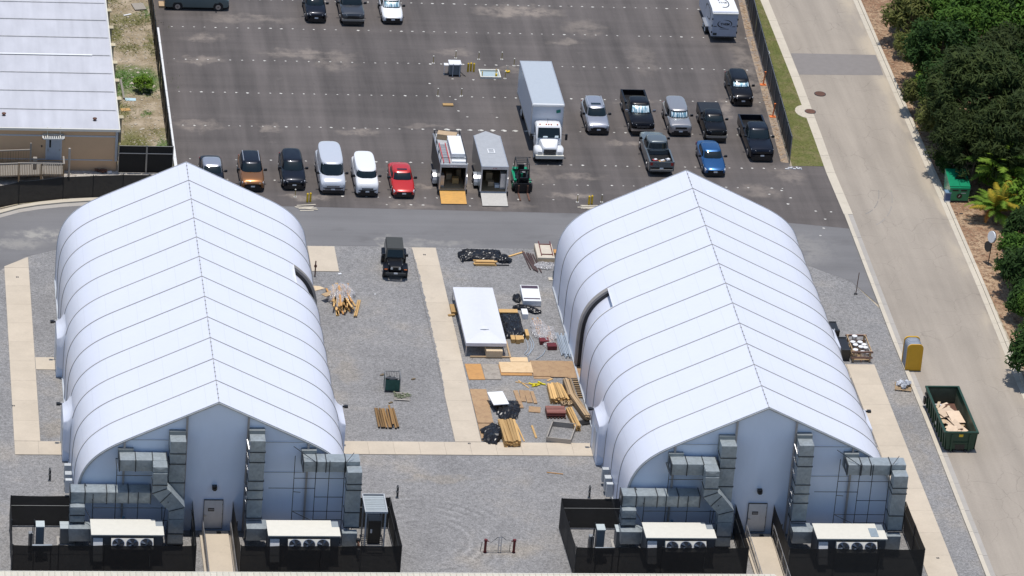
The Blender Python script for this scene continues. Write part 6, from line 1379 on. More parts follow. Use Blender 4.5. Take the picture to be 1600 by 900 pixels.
obj('dark_block', MB().box(-.3, .3, -.3, .3, 0, .1), m_black, (27.55, 15.7), 'flat dark block at the foot of the slanted lumber', 'block', rz=.3)
# loose pieces
for p, sz, rz, lb in (((23.88, 21.42), (.07, 1.3), .5, 'left one of the crossed thin sticks on the gravel'), ((24.08, 21.52), (.06, 1.6), 1.25, 'right one of the crossed thin sticks on the gravel'), ((25.88, 22.15), (.16, .55), -.9, 'small yellow offcut below the plywood path'), ((24.48, 8.35), (.07, 1.15), 1.37, 'lone reddish stick on the open gravel beyond the cross walk'), ((25.82, 19.14), (.05, .9), .5, 'pale splinter stick left of the fanned lumber')):
    obj('stick', MB().box(-sz[0]/2, sz[0]/2, -sz[1]/2, sz[1]/2, 0, .05), m_wood if 'reddish' not in lb else m_plyo, p, lb, 'stick', rz=rz)
obj('yellow_stand', MB().obox((-.25, 0, .06), (.12, .7, .06), .9).obox((.05, .12, .06), (.7, .10, .06), .1).obox((-.05, -.15, .06), (.7, .10, .06), .45).obox((.45, .1, .06), (.12, .5, .06), 1.2).obox((.3, .3, .06), (.1, .4, .06), .7), pm('bright_yellow', (.80, .66, .01), .45), ((24.80, 21.34)[0], (24.80, 21.34)[1], .01), 'bright yellow folded stand lying on the gravel', 'stand')
for k, (x, y, w_, d, rz) in enumerate(((23.22, 19.1, .32, 2.6, .05), (23.58, 19.6, .36, 1.7, -.03), (23.98, 19.5, .40, 1.8, .02), (24.36, 19.4, .25, 1.8, .04))):
    obj('cut_board', MB().box(-w_/2, w_/2, -d/2, d/2, 0, .08), m_ply, (x, y), ('first (longest)', 'second', 'third', 'rightmost')[k]+' tan cut board in the row beside the black plastic', 'board', rz=rz, group='tan cut boards by the black plastic')
obj('square_offcut', MB().box(-.42, .42, -.42, .42, 0, .06), m_ply, (24.2, 17.6), 'small square tan board lying alone left of the red bundle', 'board', rz=-.15)
# red bundle
t = thing('red_tube_bundle', 'bundle of dark red tubes on dark runners beside the lumber', 'tube bundle', (25.6, 16.9, 0))
for k in range(5):
    for l in range(2): part('tube', pm('brick_red', (.24, .065, .045), .5), t, lambda b: b.tube((-.68, -.42+.21*k, .22+.19*l), (.68, -.42+.21*k, .22+.19*l), .095, 8))
for k in range(6): part('runner', pm('dark_brown', (.09, .05, .035), .8), t, lambda b: b.box(-.66+.25*k, -.54+.25*k, -.62, .6, 0, .10))
# wooden box frame
t = thing('timber_box', 'open grey-brown timber frame lying by the cross walk', 'timber frame', (25.65, 13.9, 0), -.20)
part('side_board', m_woodg, t, lambda b: b.obox((-.85, 0, .2), (.06, 2.5, .40), -.10)); part('side_board', m_woodg, t, lambda b: b.obox((.85, .05, .2), (.06, 2.5, .40), -.10))
part('end_board', m_woodg, t, lambda b: b.obox((.12, 1.22, .2), (1.75, .06, .40))); part('end_board', m_woodg, t, lambda b: b.obox((-.12, -1.2, .2), (1.75, .06, .40)))
# grey pipe bundle
t = thing('pipe_bundle', 'fan of long grey conduit pipes by the right building door', 'pipe bundle', (27.85, 27.7, 0), .04, None)
pp = MB().tube((0, -1.6, .06), (0, 1.7, .06), .046, 6).build('pipe', m_pipe, mesh_only=True)
for k in range(22): link('pipe', pp, t, (-.62+.059*k, R.uniform(-.35, .15)-(.3 if k > 3 else 0), .0+.10*(k % 2)), (0, 0, R.uniform(-.04, .04)))
# loose hoses
def hose(pts_, lb):
    b = MB(); ctl = [Vector((x, y, .05)) for x, y in pts_]; out = []
    for i in range(len(ctl)-1):
        p0, p1, p2, p3 = ctl[max(i-1, 0)], ctl[i], ctl[i+1], ctl[min(i+2, len(ctl)-1)]
        for k in range(5):
            t_ = k/5; out.append(.5*((2*p1)+(-p0+p2)*t_+(2*p0-5*p1+4*p2-p3)*t_*t_+(-p0+3*p1-3*p2+p3)*t_**3))
    b.path(out+[ctl[-1]], .032, 5); tag(b.build('conduit_hose', m_pipe), lb, 'hose', 'bent grey conduits on the gravel')
hose([(24.69, 29.59), (24.89, 28.48), (24.89, 26.97), (24.50, 26.07)], 'outer bent grey conduit curving below the black wrapped timber'); hose([(24.96, 29.80), (25.29, 28.69), (25.36, 27.29), (24.68, 25.67)], 'middle bent grey conduit curving below the black wrapped timber'); hose([(24.82, 29.90), (25.05, 28.99), (25.22, 27.68), (24.96, 26.38), (24.57, 25.87)], 'inner bent grey conduit curving below the black wrapped timber'); hose([(26.15, 26.80), (25.86, 26.00), (25.30, 25.29)], 'short loose grey conduit by the plywood path')
# clear wrapped bundles
for k, (px_, lb) in enumerate(((843, 'left'), (857, 'right'))):
    p = ((26.12, 29.93), (26.59, 29.13))[k]
    t = thing('wrapped_bundle', lb+' plastic-wrapped bundle of reddish timbers on the gravel', 'wrapped bundle', (p[0], p[1], 0), .03, 'plastic-wrapped timber bundles')
    for q_ in range(4): part('stick', m_plyo, t, lambda b: b.obox((-.25+.16*q_, R.uniform(-.3, .3), .12), (.10, R.uniform(2.2, 3.2), .12), R.uniform(-.04, .04)))
    part('red_cap', m_maroon, t, lambda b: b.box(-.35, .35, -2.35, -1.75, 0, .32)); part('wrap_strap', m_white, t, lambda b: b.box(-.34, .34, .3, .36, .0, .27))
    crumple('clear_wrap', None, m_film, (p[0], p[1]), 'crumpled clear plastic over the %s reddish timber bundle' % lb, 'plastic wrap', .42, 30+k, sx=.85, sy=2.4)
# white crate with dark stripes
t = thing('striped_crate', 'white flat crate with two dark stripes by the right building', 'crate', (26.05, 34.75, 0), -.03)
part('crate_body', m_white, t, lambda b: b.box(-.68, .68, -1.05, 1.55, .05, .48)); part('stripe', pm('dark_violet', (.07, .045, .07), .6), t, lambda b: (b.box(-.62, .62, 1.0, 1.45, .481, .49), b.box(-.62, .62, -.75, -.58, .481, .49)))
# black wrapped long pile
crumple('black_wrapped_pile', 'box', m_bag, (23.2, 41.9), 'long black wrapped pile at the top edge of the gravel', 'plastic sheet', .5, 21, sx=1.6, sy=.95, amp=.05, rz=-.03)
crumple('black_plastic', None, m_bag, (24.8, 41.3), 'crumpled black plastic end of the long black wrapped pile', 'plastic sheet', .4, 22, group=g_bp, sx=.75, sy=.9)
crumple('black_plastic', None, m_bag, (21.7, 41.7), 'crumpled black plastic at the left end of the long wrapped pile', 'plastic sheet', .3, 24, group=g_bp, sx=.45, sy=1.1)
lumber('lumber_stack', 'short tan timbers lying in front of the long black wrapped pile', (23.3, 40.55, 0), 4, 3, 1.6, math.pi/2, m_wood, w_=.13)
obj('dark_rod', MB().tube((-.6, 0, .05), (.6, 0, .05), .05, 6), m_black, (24.5, 40.4), 'thin dark rod beside the short tan timbers', 'rod')
for k in range(7):
    obj('dark_rod', MB().tube((0, -1.6, .07), (0, 1.5, .07), .045, 6), pm('rod_brown', (.09, .055, .05), .7), (26.55+.115*k+R.uniform(-.05, .05), 41.3-.08*k), ('first', 'second', 'third', 'fourth', 'fifth', 'sixth', 'seventh', 'eighth', 'ninth')[k]+' dark slanted rod from the left beside the pallet stack', 'rod', rz=.12+R.uniform(-.07, .07), group='row of slanted dark rods left of the pallet stack')
obj('stray_board', MB().box(-.07, .07, -.75, .75, 0, .08), m_wood, (25.9, 42.3), 'angled orange board left of the slanted rods', 'board', rz=-1.0)
crumple('clear_wrap', None, m_film, (27.9, 40.3), 'clear plastic bunched under the near side of the pallet stack', 'plastic wrap', .3, 41, sx=1.3, sy=.8)
t = thing('pallet_stack', 'stack of pale boards on a pallet against the right building', 'pallet stack', (28.0, 42.1, 0), -.02)
for k in range(4): part('board_layer', m_woodp if k < 3 else pm('pale_board_top', (.62, .55, .44), .8), t, lambda b: b.box(-.66+.01*(k % 2), .66, -1.2, 1.2, .12+.09*k, .205+.09*k))
part('pallet_base', m_woodd, t, lambda b: (b.box(-.65, .65, -1.18, -1.0, 0, .12), b.box(-.65, .65, 1.0, 1.18, 0, .12), b.box(-.65, .65, -.1, .1, 0, .12)))
part('tie_frame', m_maroon, t, lambda b: (b.box(-.35, -.29, -.9, 1.5, .48, .54), b.box(.52, .58, -.9, 1.5, .48, .54), b.box(-.29, .52, -.7, -.64, .48, .54), b.box(-.29, .52, 1.0, 1.06, .48, .54)))
obj('orange_offcut', MB().box(-.15, .15, -.3, .3, 0, .45), m_plyo, (28.85, 42.1), 'small orange board leaning between the pallet stack and the right building', 'board')
t = thing('pipe_stub', 'grey pipe stub on a pale square base by the right building', 'pipe', (28.18, 38.19)); part('stub', m_dsteel, t, lambda b: (b.cyl((0, 0), .05, .08, .75, 6), b.cyl((.08, .1), .03, .08, .5, 6))); part('base_plate', m_kerb, t, lambda b: b.box(-.35, .3, -.22, .22, 0, .08))
# left pile wrapped in clear plastic
t = thing('wrapped_lumber', 'orange lumber pile under torn clear plastic by the left building', 'lumber', (11.8, 34.2, 0), .02)
for k in range(44):
    a = R.uniform(-.22, .22); part('board', R.choice((m_wood, m_wood, m_plyo)), t, lambda b: b.obox((R.uniform(-.85, .55), R.uniform(-.9, .9)-(.5 if k < 12 else 0), .08+.09*(k//7)), (.13, R.uniform(2.2, 3.4), .09), a))
part('board', m_wood, t, lambda b: [b.obox((.95+.14*k, -1.4, .15), (.11, 2.6, .10), -.22) for k in range(2)]); part('dark_panel', m_woodd, t, lambda b: b.obox((-1.0, .2, .5), (.9, .5, .05), .6))
crumple('clear_wrap', None, m_film, (11.85, 34.7), 'torn clear plastic draped over the orange lumber pile', 'plastic wrap', 1.0, 50, sx=1.35, sy=2.6)
for p, lb in (((12.08, 38.68), 'small white scrap above the wrapped lumber'), ((14.42, 35.39), 'tiny white scrap on the gravel right of the wrapped lumber')):
    obj('paper_scrap', MB().obox((0, 0, .02), (.25, .18, .02), .3) if 'small' in lb else MB().obox((0, 0, .02), (.12, .1, .02), .3), m_white, p, lb, 'scrap')
obj('floor_board', MB().prism([(-.45, -.4), (.5, .1), (.1, .45), (-.4, .5)], 0, .04), m_woodp, (10.27, 36.11), 'pale board scrap against the left building near its big door', 'board')
# green cage cart
t = thing('cage_cart', 'green-netted wire cage cart on the open gravel', 'cage cart', ((14.22, 20.54)[0], (14.22, 20.54)[1], 0), -.05)
for x in (-.55, .55):
    for y in (-.45, .6): part('post', m_alum, t, lambda b: b.box(x-.025, x+.025, y-.025, y+.025, .0, 1.15))
part('top_rim', m_steel, t, lambda b: (b.box(-.57, .57, -.47, -.43, 1.12, 1.16), b.box(-.57, .57, .58, .62, 1.12, 1.16), b.box(-.57, -.53, -.43, .58, 1.12, 1.16), b.box(.53, .57, -.43, .58, 1.12, 1.16)))
part('netting', pm('net_green', (.02, .10, .08), .5, nscale=4, namt=.4), t, lambda b: (b.box(-.55, .55, -.455, -.445, .12, 1.0), b.box(-.555, -.545, -.45, .6, .12, .95)))
part('mesh_side', m_dsteel, t, lambda b: ([b.box(.545, .555, -.45+.13*k, -.43+.13*k, .1, 1.12) for k in range(9)], [b.box(-.55+.12*k, -.53+.12*k, .595, .605, .1, 1.12) for k in range(10)]))
part('cart_load', m_black, t, lambda b: [b.obox((R.uniform(-.3, .3), R.uniform(-.2, .35), R.uniform(.2, .8)), (.4, .3, .25), R.random()*3) for k in range(7)]); part('cart_base', m_dsteel, t, lambda b: b.box(-.57, .57, -.47, .62, .05, .12))
t = thing('debris_pallet', 'low pallet with grey-green twigs beside the cage cart', 'pallet', ((14.83, 19.30)[0], (14.83, 19.30)[1], 0), -.12)
for k in range(6): part('slat', m_woodg, t, lambda b: b.box(-.55, .55, -.55+.2*k, -.43+.2*k, .07, .10))
part('debris', pm('olive_debris', (.18, .20, .12), .8, nscale=5, namt=.5), t, lambda b: [b.obox((R.uniform(-.5, .5), R.uniform(-.4, .4), .13), (R.uniform(.2, .6), .05, .05), R.random()*3) for k in range(24)])
part('runner', m_woodg, t, lambda b: (b.box(-.55, -.45, -.55, .6, 0, .07), b.box(.45, .55, -.55, .6, 0, .07)))
# brown poles
t = thing('pole_bundle', 'row of brown round poles lying on the gravel', 'pole bundle', (13.4, 16.1, 0), .03)
po = MB().tube((0, -1.45, .09), (0, 1.35, .09), .075, 8).build('pole', mat_wood('brown_pole', (.26, .15, .055)), mesh_only=True)
pe = MB().tube((0, -1.47, .09), (0, -1.452, .09), .075, 8).build('pole_end', m_black, mesh_only=True)
for k in range(9):
    y = R.uniform(-.12, .12); z = .17 if k in (6,) else 0
    o = link('pole', po, t, (-.66+.165*k, y, z), (0, 0, R.uniform(-.03, .03))); link('pole_end', pe, o)
for k, (x, y) in enumerate(((28.3, 33.2), (13.7, 22.6), (15.9, 22.0), (13.9, 18.4))): obj('dry_tuft', MB().obox((0, 0, .04), (.25, .12, .06), .4).obox((.1, .1, .04), (.12, .2, .05), 1.2), pm('dry_brown', (.16, .12, .07), .9), (x, y), ('dry brown tuft beside the right building near the striped crate', 'dry brown tuft on open gravel left of the cage cart', 'dry brown tuft right above the cage cart', 'small dry twig just above the brown poles')[k], 'tuft', group='dry tufts on the gravel')

# ================================================================== ROADSIDE THINGS
def dumpster():
    x0, y0 = 52.88, 11.95; W, L, H = 2.42, 6.9, 1.58
    t = thing('roll_off_dumpster', 'large open green roll-off dumpster filled with cardboard on the road', 'dumpster', (x0, y0, 0)); e = .09
    part('side_wall', m_green, t, lambda b: b.hexa([(.12, 0, .2), (.2, 0, .2), (.2, L, .2), (.12, L, .2)], [(0, 0, H), (e, 0, H), (e, L, H), (0, L, H)])); part('side_wall', m_green, t, lambda b: b.hexa([(W-.2, 0, .2), (W-.12, 0, .2), (W-.12, L, .2), (W-.2, L, .2)], [(W-e, 0, H), (W, 0, H), (W, L, H), (W-e, L, H)]))
    part('front_wall', m_green, t, lambda b: b.box(.1, W-.1, 0, e, .2, H-.002)); part('rear_door', m_green, t, lambda b: b.box(.1, W-.1, L-e, L, .2, H-.002)); part('floor', m_rust, t, lambda b: b.box(.2, W-.2, e, L-e, .2, .28))
    part('inner_lining', m_greenin, t, lambda b: (b.quad((.203, e+.01, .28), (.203, L-e-.01, .28), (e+.006, L-e-.01, H-.12), (e+.006, e+.01, H-.12)), b.quad((W-.203, e+.01, .28), (W-.203, L-e-.01, .28), (W-e-.006, L-e-.01, H-.12), (W-e-.006, e+.01, H-.12)), b.quad((.2, L-e-.01, .28), (W-.2, L-e-.01, .28), (W-e, L-e-.01, H-.12), (e, L-e-.01, H-.12))), fix=False)
    part('rim', m_green, t, lambda b: (b.box(-.05, e+.02, -.05, L+.05, H-.1, H+.03), b.box(W-e-.02, W+.05, -.05, L+.05, H-.1, H+.03), b.box(e+.02, W-e-.02, -.05, e+.02, H-.1, H+.03), b.box(e+.02, W-e-.02, L-e-.02, L+.05, H-.1, H+.03)))
    for k in range(9): part('side_rib', m_green, t, lambda b: b.hexa([(.0, .35+.72*k, .2), (.12, .35+.72*k, .2), (.12, .47+.72*k, .2), (.0, .47+.72*k, .2)], [(-.05, .35+.72*k, H-.1), (.0, .35+.72*k, H-.1), (.0, .47+.72*k, H-.1), (-.05, .47+.72*k, H-.1)]))
    part('front_frame', m_green, t, lambda b: (b.box(.5, .62, -.10, 0, .1, H-.2), b.box(W-.62, W-.5, -.10, 0, .1, H-.2), b.box(.62, W-.62, -.06, 0, .72, .80))); part('hook_recess', m_black, t, lambda b: b.box(W/2-.35, W/2+.35, -.012, -.002, .2, .60)); part('roller', m_black, t, lambda b: (b.tube((W/2-.48, -.05, .1), (W/2-.32, -.05, .1), .1, 8), b.tube((W/2+.32, -.05, .1), (W/2+.48, -.05, .1), .1, 8)))
    part('skid', m_dsteel, t, lambda b: (b.box(.6, .72, .1, L-.1, .02, .2), b.box(W-.72, W-.6, .1, L-.1, .02, .2))); part('name_plate', m_yellow, t, lambda b: b.box(W/2-.15, W/2+.15, -.02, -.004, H-.36, H-.16)); part('latch', m_black, t, lambda b: (b.box(-.14, -.02, L-.6, L-.2, .4, .9), b.box(-.1, 0, L-1.0, L-.3, 1.1, 1.25)))
    part('patch', m_cream, t, lambda b: b.box(-.055, -.035, 2.6, 2.85, .75, .95))
    part('rubble', m_rust, t, lambda b: [b.obox((W/2+R.uniform(-.75, .6), R.uniform(.5, 5.4), .5), (R.uniform(.3, .7), R.uniform(.3, .7), .35), R.random()*3, R.random()*.4) for k in range(40)])
    mc = [pm('cardboard_light', (.66, .50, .35), .8), m_card, m_woodp]
    spots = [(.95, 3.6, 1.15, .9, .5), (1.5, 2.9, 1.0, 1.5, .15), (1.3, 2.0, .45, 1.8, .25), (.9, 1.2, .8, .9, -.4), (1.0, .9, .9, .7, .8), (.75, 4.4, .9, .25, .9), (.6, 4.8, 1.1, .2, 1.2), (.9, 4.1, 1.0, .22, -.6), (.7, 3.4, .6, .8, .1), (1.7, 1.3, .5, .7, .4), (1.4, 1.2, .35, .9, -.3), (.85, 2.3, .4, 1.0, .5), (1.05, 5.1, .8, .2, .5), (.6, 2.6, .4, .7, .3), (1.2, 4.5, .9, .18, 1.0), (1.75, 2.2, .4, .5, .7), (.75, 1.7, .5, .25, -.7), (1.55, .75, .25, .8, .3)]
    lbs = ['large pale cardboard sheet in the middle of the dumpster', 'large squarish cardboard sheet at the right of the dumpster heap', 'long cardboard strip crossing the dumpster heap', 'cardboard piece low in the near end of the dumpster', 'triangular-looking cardboard at the near left of the dumpster']
    for k, (x, y, w_, d, rz) in enumerate(spots):
        o = MB().obox((0, 0, 0), (w_, d, .025), 0, R.uniform(-.12, .12), R.uniform(-.12, .12)).build('cardboard_piece', mc[0] if k < 5 else R.choice(mc), loc=(x0+x, y0+y+.3, .80+.035*(len(spots)-k)*.5), rot=rz)
        tag(o, lbs[k] if k < 5 else 'torn cardboard scrap in the dumpster, '+('near','middle','far')[int(y/2) if y < 6 else 2]+' part of the heap', 'cardboard', 'cardboard pieces in the dumpster')
    o = MB(); [o.obox((R.uniform(-.35, .35), R.uniform(-.3, .3), R.uniform(0, .2)), (.25, .12, .04), R.random()*3, R.random()) for k in range(14)]
    tag(o.build('plastic_scrap', m_white, loc=(x0+.65, y0+5.2, .75)), 'grey white plastic scraps at the far left of the dumpster heap', 'scraps')
dumpster()
# portable toilet: yellow ends, grey vaulted body
t = thing('portable_toilet', 'yellow portable toilet with grey curved roof by the kerb', 'portable toilet', ((53.12, 24.11)[0], (53.12, 24.11)[1], 0))
def arch(w_, h, n=10, r_=.34): return [(-w_, .05), (w_, .05)] + [(w_-r_+math.cos(a)*r_, h-r_+math.sin(a)*r_) for a in [math.pi/2*k/n for k in range(n+1)]] + [(-w_+r_-math.sin(a)*r_, h-r_+math.cos(a)*r_) for a in [math.pi/2*k/n for k in range(n+1)]]
part('front_panel', m_yplast, t, lambda b: b.extr(arch(.60, 2.20), 'y', 0, .10), smooth=True); part('back_panel', m_yplast, t, lambda b: b.extr(arch(.60, 2.20), 'y', 1.28, 1.38), smooth=True)
part('vaulted_body', pm('toilet_grey', (.30, .33, .38), .4), t, lambda b: b.extr(arch(.55, 2.13), 'y', .10, 1.28), smooth=True)
for k in range(5): part('body_rib', pm('toilet_rib', (.36, .39, .43), .4), t, lambda b: b.extr(arch(.575, 2.155), 'y', .20+.22*k, .28+.22*k), smooth=True)
part('panel_mould', m_yplast, t, lambda b: (b.box(-.45, .45, -.02, 0, .2, .26), b.box(-.5, -.44, -.02, 0, .2, 1.8), b.box(.44, .5, -.02, 0, .2, 1.8))); part('base', m_dsteel, t, lambda b: b.box(-.6, .6, 0, 1.38, 0, .05))
# pallet with clear bags
t = thing('wrapped_pallet', 'small pallet with clear wrapped bottles on the gravel strip by the kerb', 'pallet', ((51.88, 21.51)[0], (51.88, 21.51)[1], 0), -.2)
part('pallet_deck', m_woodd, t, lambda b: [b.box(-.6, .6, -.6+.2*k, -.45+.2*k, .10, .13) for k in range(6)]); part('runner', m_woodd, t, lambda b: [b.box(x-.05, x+.05, -.6, .55, 0, .1) for x in (-.55, 0, .55)])
for sx_, sy_ in ((-.25, .1), (.3, .25), (.1, -.25)): part('clear_bag', pm('bag_white', (.55, .57, .60), .2, bump=1.0, nscale=6, namt=.3), t, lambda b: [b.obox((sx_+R.uniform(-.15, .15), sy_+R.uniform(-.12, .12), .2+R.random()*.25), (.22, .2, .22), R.random()*3, R.random(), R.random()) for k in range(9)])
# timber pallet box with white cans
CRX, CRY = 49.5, 25.45
t = thing('timber_crate', 'open brown timber crate holding white pails beside the right building', 'crate', (CRX, CRY, 0), 0)
for (x, y) in ((-.62, 0), (.62, 0), (-.62, 2.5), (.62, 2.5)): part('post', m_woodd, t, lambda b: b.box(x-.06, x+.06, y-.06, y+.06, 0, .95))
mcr = mat_wood('reddish_lumber', (.27, .16, .12))
for y in (-.08, 2.58):
    for z in (.35, .80): part('end_rail', mcr, t, lambda b: b.box(-.80, .80, y-.04, y+.04, z, z+.14))
for x in (-.70, .70):
    for z in (.35, .80): part('side_rail', m_woodd, t, lambda b: b.box(x-.03, x+.03, -.03, 2.53, z, z+.12))
part('deck', m_woodd, t, lambda b: [b.box(-.66, .66, .02+.22*k, .18+.22*k, .14, .18) for k in range(12)]); part('runner', mcr, t, lambda b: [b.box(x-.05, x+.05, -.02, 2.5, 0, .14) for x in (-.6, 0, .6)])
pail = MB().cyl((0, 0), .17, 0, .42, 12, .19).build('pail_body', m_alum, mesh_only=True); lid = MB().cyl((0, 0), .20, .42, .46, 14).build('pail_lid', m_white, mesh_only=True)
PL = [(-.15, 2.35, .5, 'tall one at the far end'), (-.35, 1.9, .25, 'far left'), (.15, 1.7, .35, 'far middle'), (.42, 1.5, .25, 'right, second row'), (-.25, 1.35, .3, 'left, middle row'), (.1, 1.05, .3, 'centre'), (.42, .95, .3, 'right, third row'), (-.35, .75, .2, 'left, near row'), (.15, .45, .18, 'near middle'), (.45, .35, .18, 'near right corner')]
for x, y, z, lb in PL:
    pt_ = thing('paint_pail', 'silver pail with white lid in the brown crate, '+lb, 'pail', (CRX+x, CRY+y, z), group='pails in the timber crate'); link('pail_body', pail, pt_); link('pail_lid', lid, pt_)
for p, lb, s_ in (((48.35, 26.8), 'dark open-topped bin squeezed between the building and the crate', 1.0), ((48.2, 29.8), 'small dark framed cart by the right building wall', .8)):
    t = thing('metal_bin', lb, 'bin', (p[0], p[1], 0)); part('bin_body', m_black, t, lambda b: b.box(-.35*s_, .3*s_, -1.2*s_, .8*s_, 0, .9*s_)); part('bin_rim', m_dsteel, t, lambda b: (b.box(-.38*s_, .33*s_, -1.23*s_, -1.15*s_, .9*s_, .95*s_), b.box(-.38*s_, .33*s_, .75*s_, .83*s_, .9*s_, .95*s_)))
t = thing('sign_stake', 'thin rusty stake with a foot on the gravel near the kerb', 'stake', ((51.14, 36.40)[0], (51.14, 36.40)[1], 0)); part('stake', m_rust, t, lambda b: b.tube((0, 0, 0), (.12, .2, 1.75), .03, 6)); part('foot', m_dsteel, t, lambda b: (b.obox((0, 0, .04), (.3, .05, .05), .5), b.obox((0, 0, .04), (.3, .05, .05), -.8)))
obj('post_cap', MB().box(-.25, .25, -.3, .3, 0, .12), m_white, (51.75, 80.6), 'white box lying on the grass verge beside the road', 'box')
# fans / light dishes on tripods
def dish(x, y, lb):
    t = thing('dish_stand', lb, 'stand', (x, y, 0), group='round dishes on tripod stands')
    part('pole', m_black, t, lambda b: b.tube((0, 0, 0), (.12, 0, 2.3), .035, 6)); part('tripod_foot', m_black, t, lambda b: [b.tube((0, 0, .25), (math.cos(a)*.42, math.sin(a)*.42, .02), .022, 5) for a in (.3, 2.4, 4.5)])
    part('dish', m_white, t, lambda b: b.tube((.06, .022, 2.25), (-.05, -.02, 2.27), .46, 18)); part('dish_frame', m_black, t, lambda b: b.tube((.11, .040, 2.24), (.062, .023, 2.249), .48, 18)); part('lower_disc', m_black, t, lambda b: b.tube((-.16, .02, 1.42), (-.22, -.005, 1.43), .42, 18))
dish((62.61, 41.99)[0], (62.61, 41.99)[1], 'white round dish on a black tripod below the yellow palm'); dish((62.49, 28.57)[0]+.1, (62.49, 28.57)[1], 'white round dish on a stand cut off by the right edge')
# green container in the trees
t = thing('green_bin', 'bright green front-load waste container with a round black emblem under the palms', 'waste container', ((62.46, 52.51)[0], (62.46, 52.51)[1]+.1, 0))
part('container_body', m_grn2, t, lambda b: b.hexa([(-.75, 0, .15), (.75, 0, .15), (.75, 2.2, .15), (-.75, 2.2, .15)], [(-.82, 0, 1.25), (.82, 0, 1.25), (.82, 2.3, 1.75), (-.82, 2.3, 1.75)]))
part('lid', m_grn2, t, lambda b: (b.hexa([(-.84, .1, 1.30), (-.02, .1, 1.30), (-.02, 2.3, 1.78), (-.84, 2.3, 1.78)], [(-.84, .1, 1.35), (-.02, .1, 1.35), (-.02, 2.3, 1.84), (-.84, 2.3, 1.84)]), b.hexa([(.02, .1, 1.30), (.84, .1, 1.30), (.84, 2.3, 1.78), (.02, 2.3, 1.78)], [(.02, .1, 1.35), (.84, .1, 1.35), (.84, 2.3, 1.84), (.02, 2.3, 1.84)])))
part('front_slot', m_black, t, lambda b: (b.box(-.6, -.12, -.03, -.01, .98, 1.10), b.box(.08, .56, -.03, -.01, .98, 1.10), b.box(-.2, .6, 1.0, 1.3, 1.58, 1.62))); part('round_emblem', m_black, t, lambda b: b.tube((0, -.01, .55), (0, -.03, .55), .22, 16)); part('emblem_mark', m_cream, t, lambda b: b.obox((0, -.035, .56), (.06, .01, .2), 0, 0, .6)); part('white_strip', m_white, t, lambda b: b.box(.1, .5, -.03, -.012, .80, .84)); part('skid', m_dsteel, t, lambda b: b.box(-.75, .75, 0, 2.2, 0, .14))
t = thing('blue_bin', 'small blue bin beside the bright green waste container', 'bin', ((61.55, 52.59)[0], (61.55, 52.59)[1], 0)); part('bin_body', pm('bin_blue', (.04, .09, .22), .4), t, lambda b: b.box(-.2, .22, 0, .5, 0, .75)); part('lid', pm('bin_lid', (.20, .30, .42), .3), t, lambda b: b.box(-.23, .25, -.04, .54, .75, .85)); part('white_base', m_white, t, lambda b: b.box(-.2, .2, -.12, -.01, 0, .15))
t = thing('ground_ring', 'flat iron ring on the sandy ground below the green waste container', 'ring', ((61.69, 50.54)[0], (61.69, 50.54)[1], 0)); part('ring', m_rust, t, lambda b: b.path([(math.cos(a)*.28, math.sin(a)*.28, .03) for a in [k*.45 for k in range(15)]], .03, 5)); part('cover', m_dsteel, t, lambda b: b.box(.42, .7, -.08, .06, 0, .04))

# ================================================================== VEGETATION
def leafcloud(rs, centers, per, size, spread, up=.35, elong=1.6, droop=0.0):
    b = MB(); 
    for (cx_, cy_, cz_, cr) in centers:
        for k in range(per):
            d = Vector((rs.gauss(0, 1), rs.gauss(0, 1), rs.gauss(0, 1)*.75)); l = d.length or 1; d = d/l*cr*(.45+.6*rs.random()**.6)
            p = Vector((cx_, cy_, cz_))+d
            n_ = (d.normalized()*.8+Vector((rs.uniform(-1, 1), rs.uniform(-1, 1), rs.uniform(-.2, 1)+up))).normalized()
            a = n_.orthogonal().normalized(); a = (Matrix.Rotation(rs.random()*6.28, 3, n_) @ a); c_ = n_.cross(a)
            s_ = size*rs.uniform(.6, 1.35); a = a*s_*elong; c_ = c_*s_*.5; a.z -= droop*s_
            b.v += [tuple(p-a*.5), tuple(p+c_*.5), tuple(p+a*.5), tuple(p-c_*.5)]; o = len(b.v)-4; b.f.append([o, o+1, o+2, o+3]); b.m.append(0)
    return b
def crown_centers(rs, rx, ry, rz_, cz, n, cr, low=-.5):
    out = []
    while len(out) < n:
        d = Vector((rs.gauss(0, 1), rs.gauss(0, 1), rs.gauss(0, 1))).normalized()
        if d.z < low: continue
        f = .55+.5*rs.random()**.5; f *= 1+.22*noise.noise(d*2.2+Vector((rs.random()*.2, 0, cz)))
        out.append((d.x*rx*f, d.y*ry*f, cz+d.z*rz_*f, cr*rs.uniform(.65, 1.3)))
    return out
L_dark = mat_leaf('leaf_dark', (.016, .042, .009), (.050, .100, .020)); L_pine = mat_leaf('leaf_feathery', (.018, .034, .008), (.062, .085, .022))
L_mid = mat_leaf('leaf_mid', (.030, .080, .010), (.10, .19, .025)); L_bright = mat_leaf('leaf_bright', (.07, .16, .012), (.20, .30, .035)); L_olive = mat_leaf('leaf_olive', (.075, .095, .02), (.20, .20, .06)); L_yel = mat_leaf('leaf_yellow', (.16, .17, .02), (.48, .34, .03)); L_org = mat_leaf('leaf_orange', (.30, .12, .02), (.5, .22, .04))
protos = {}
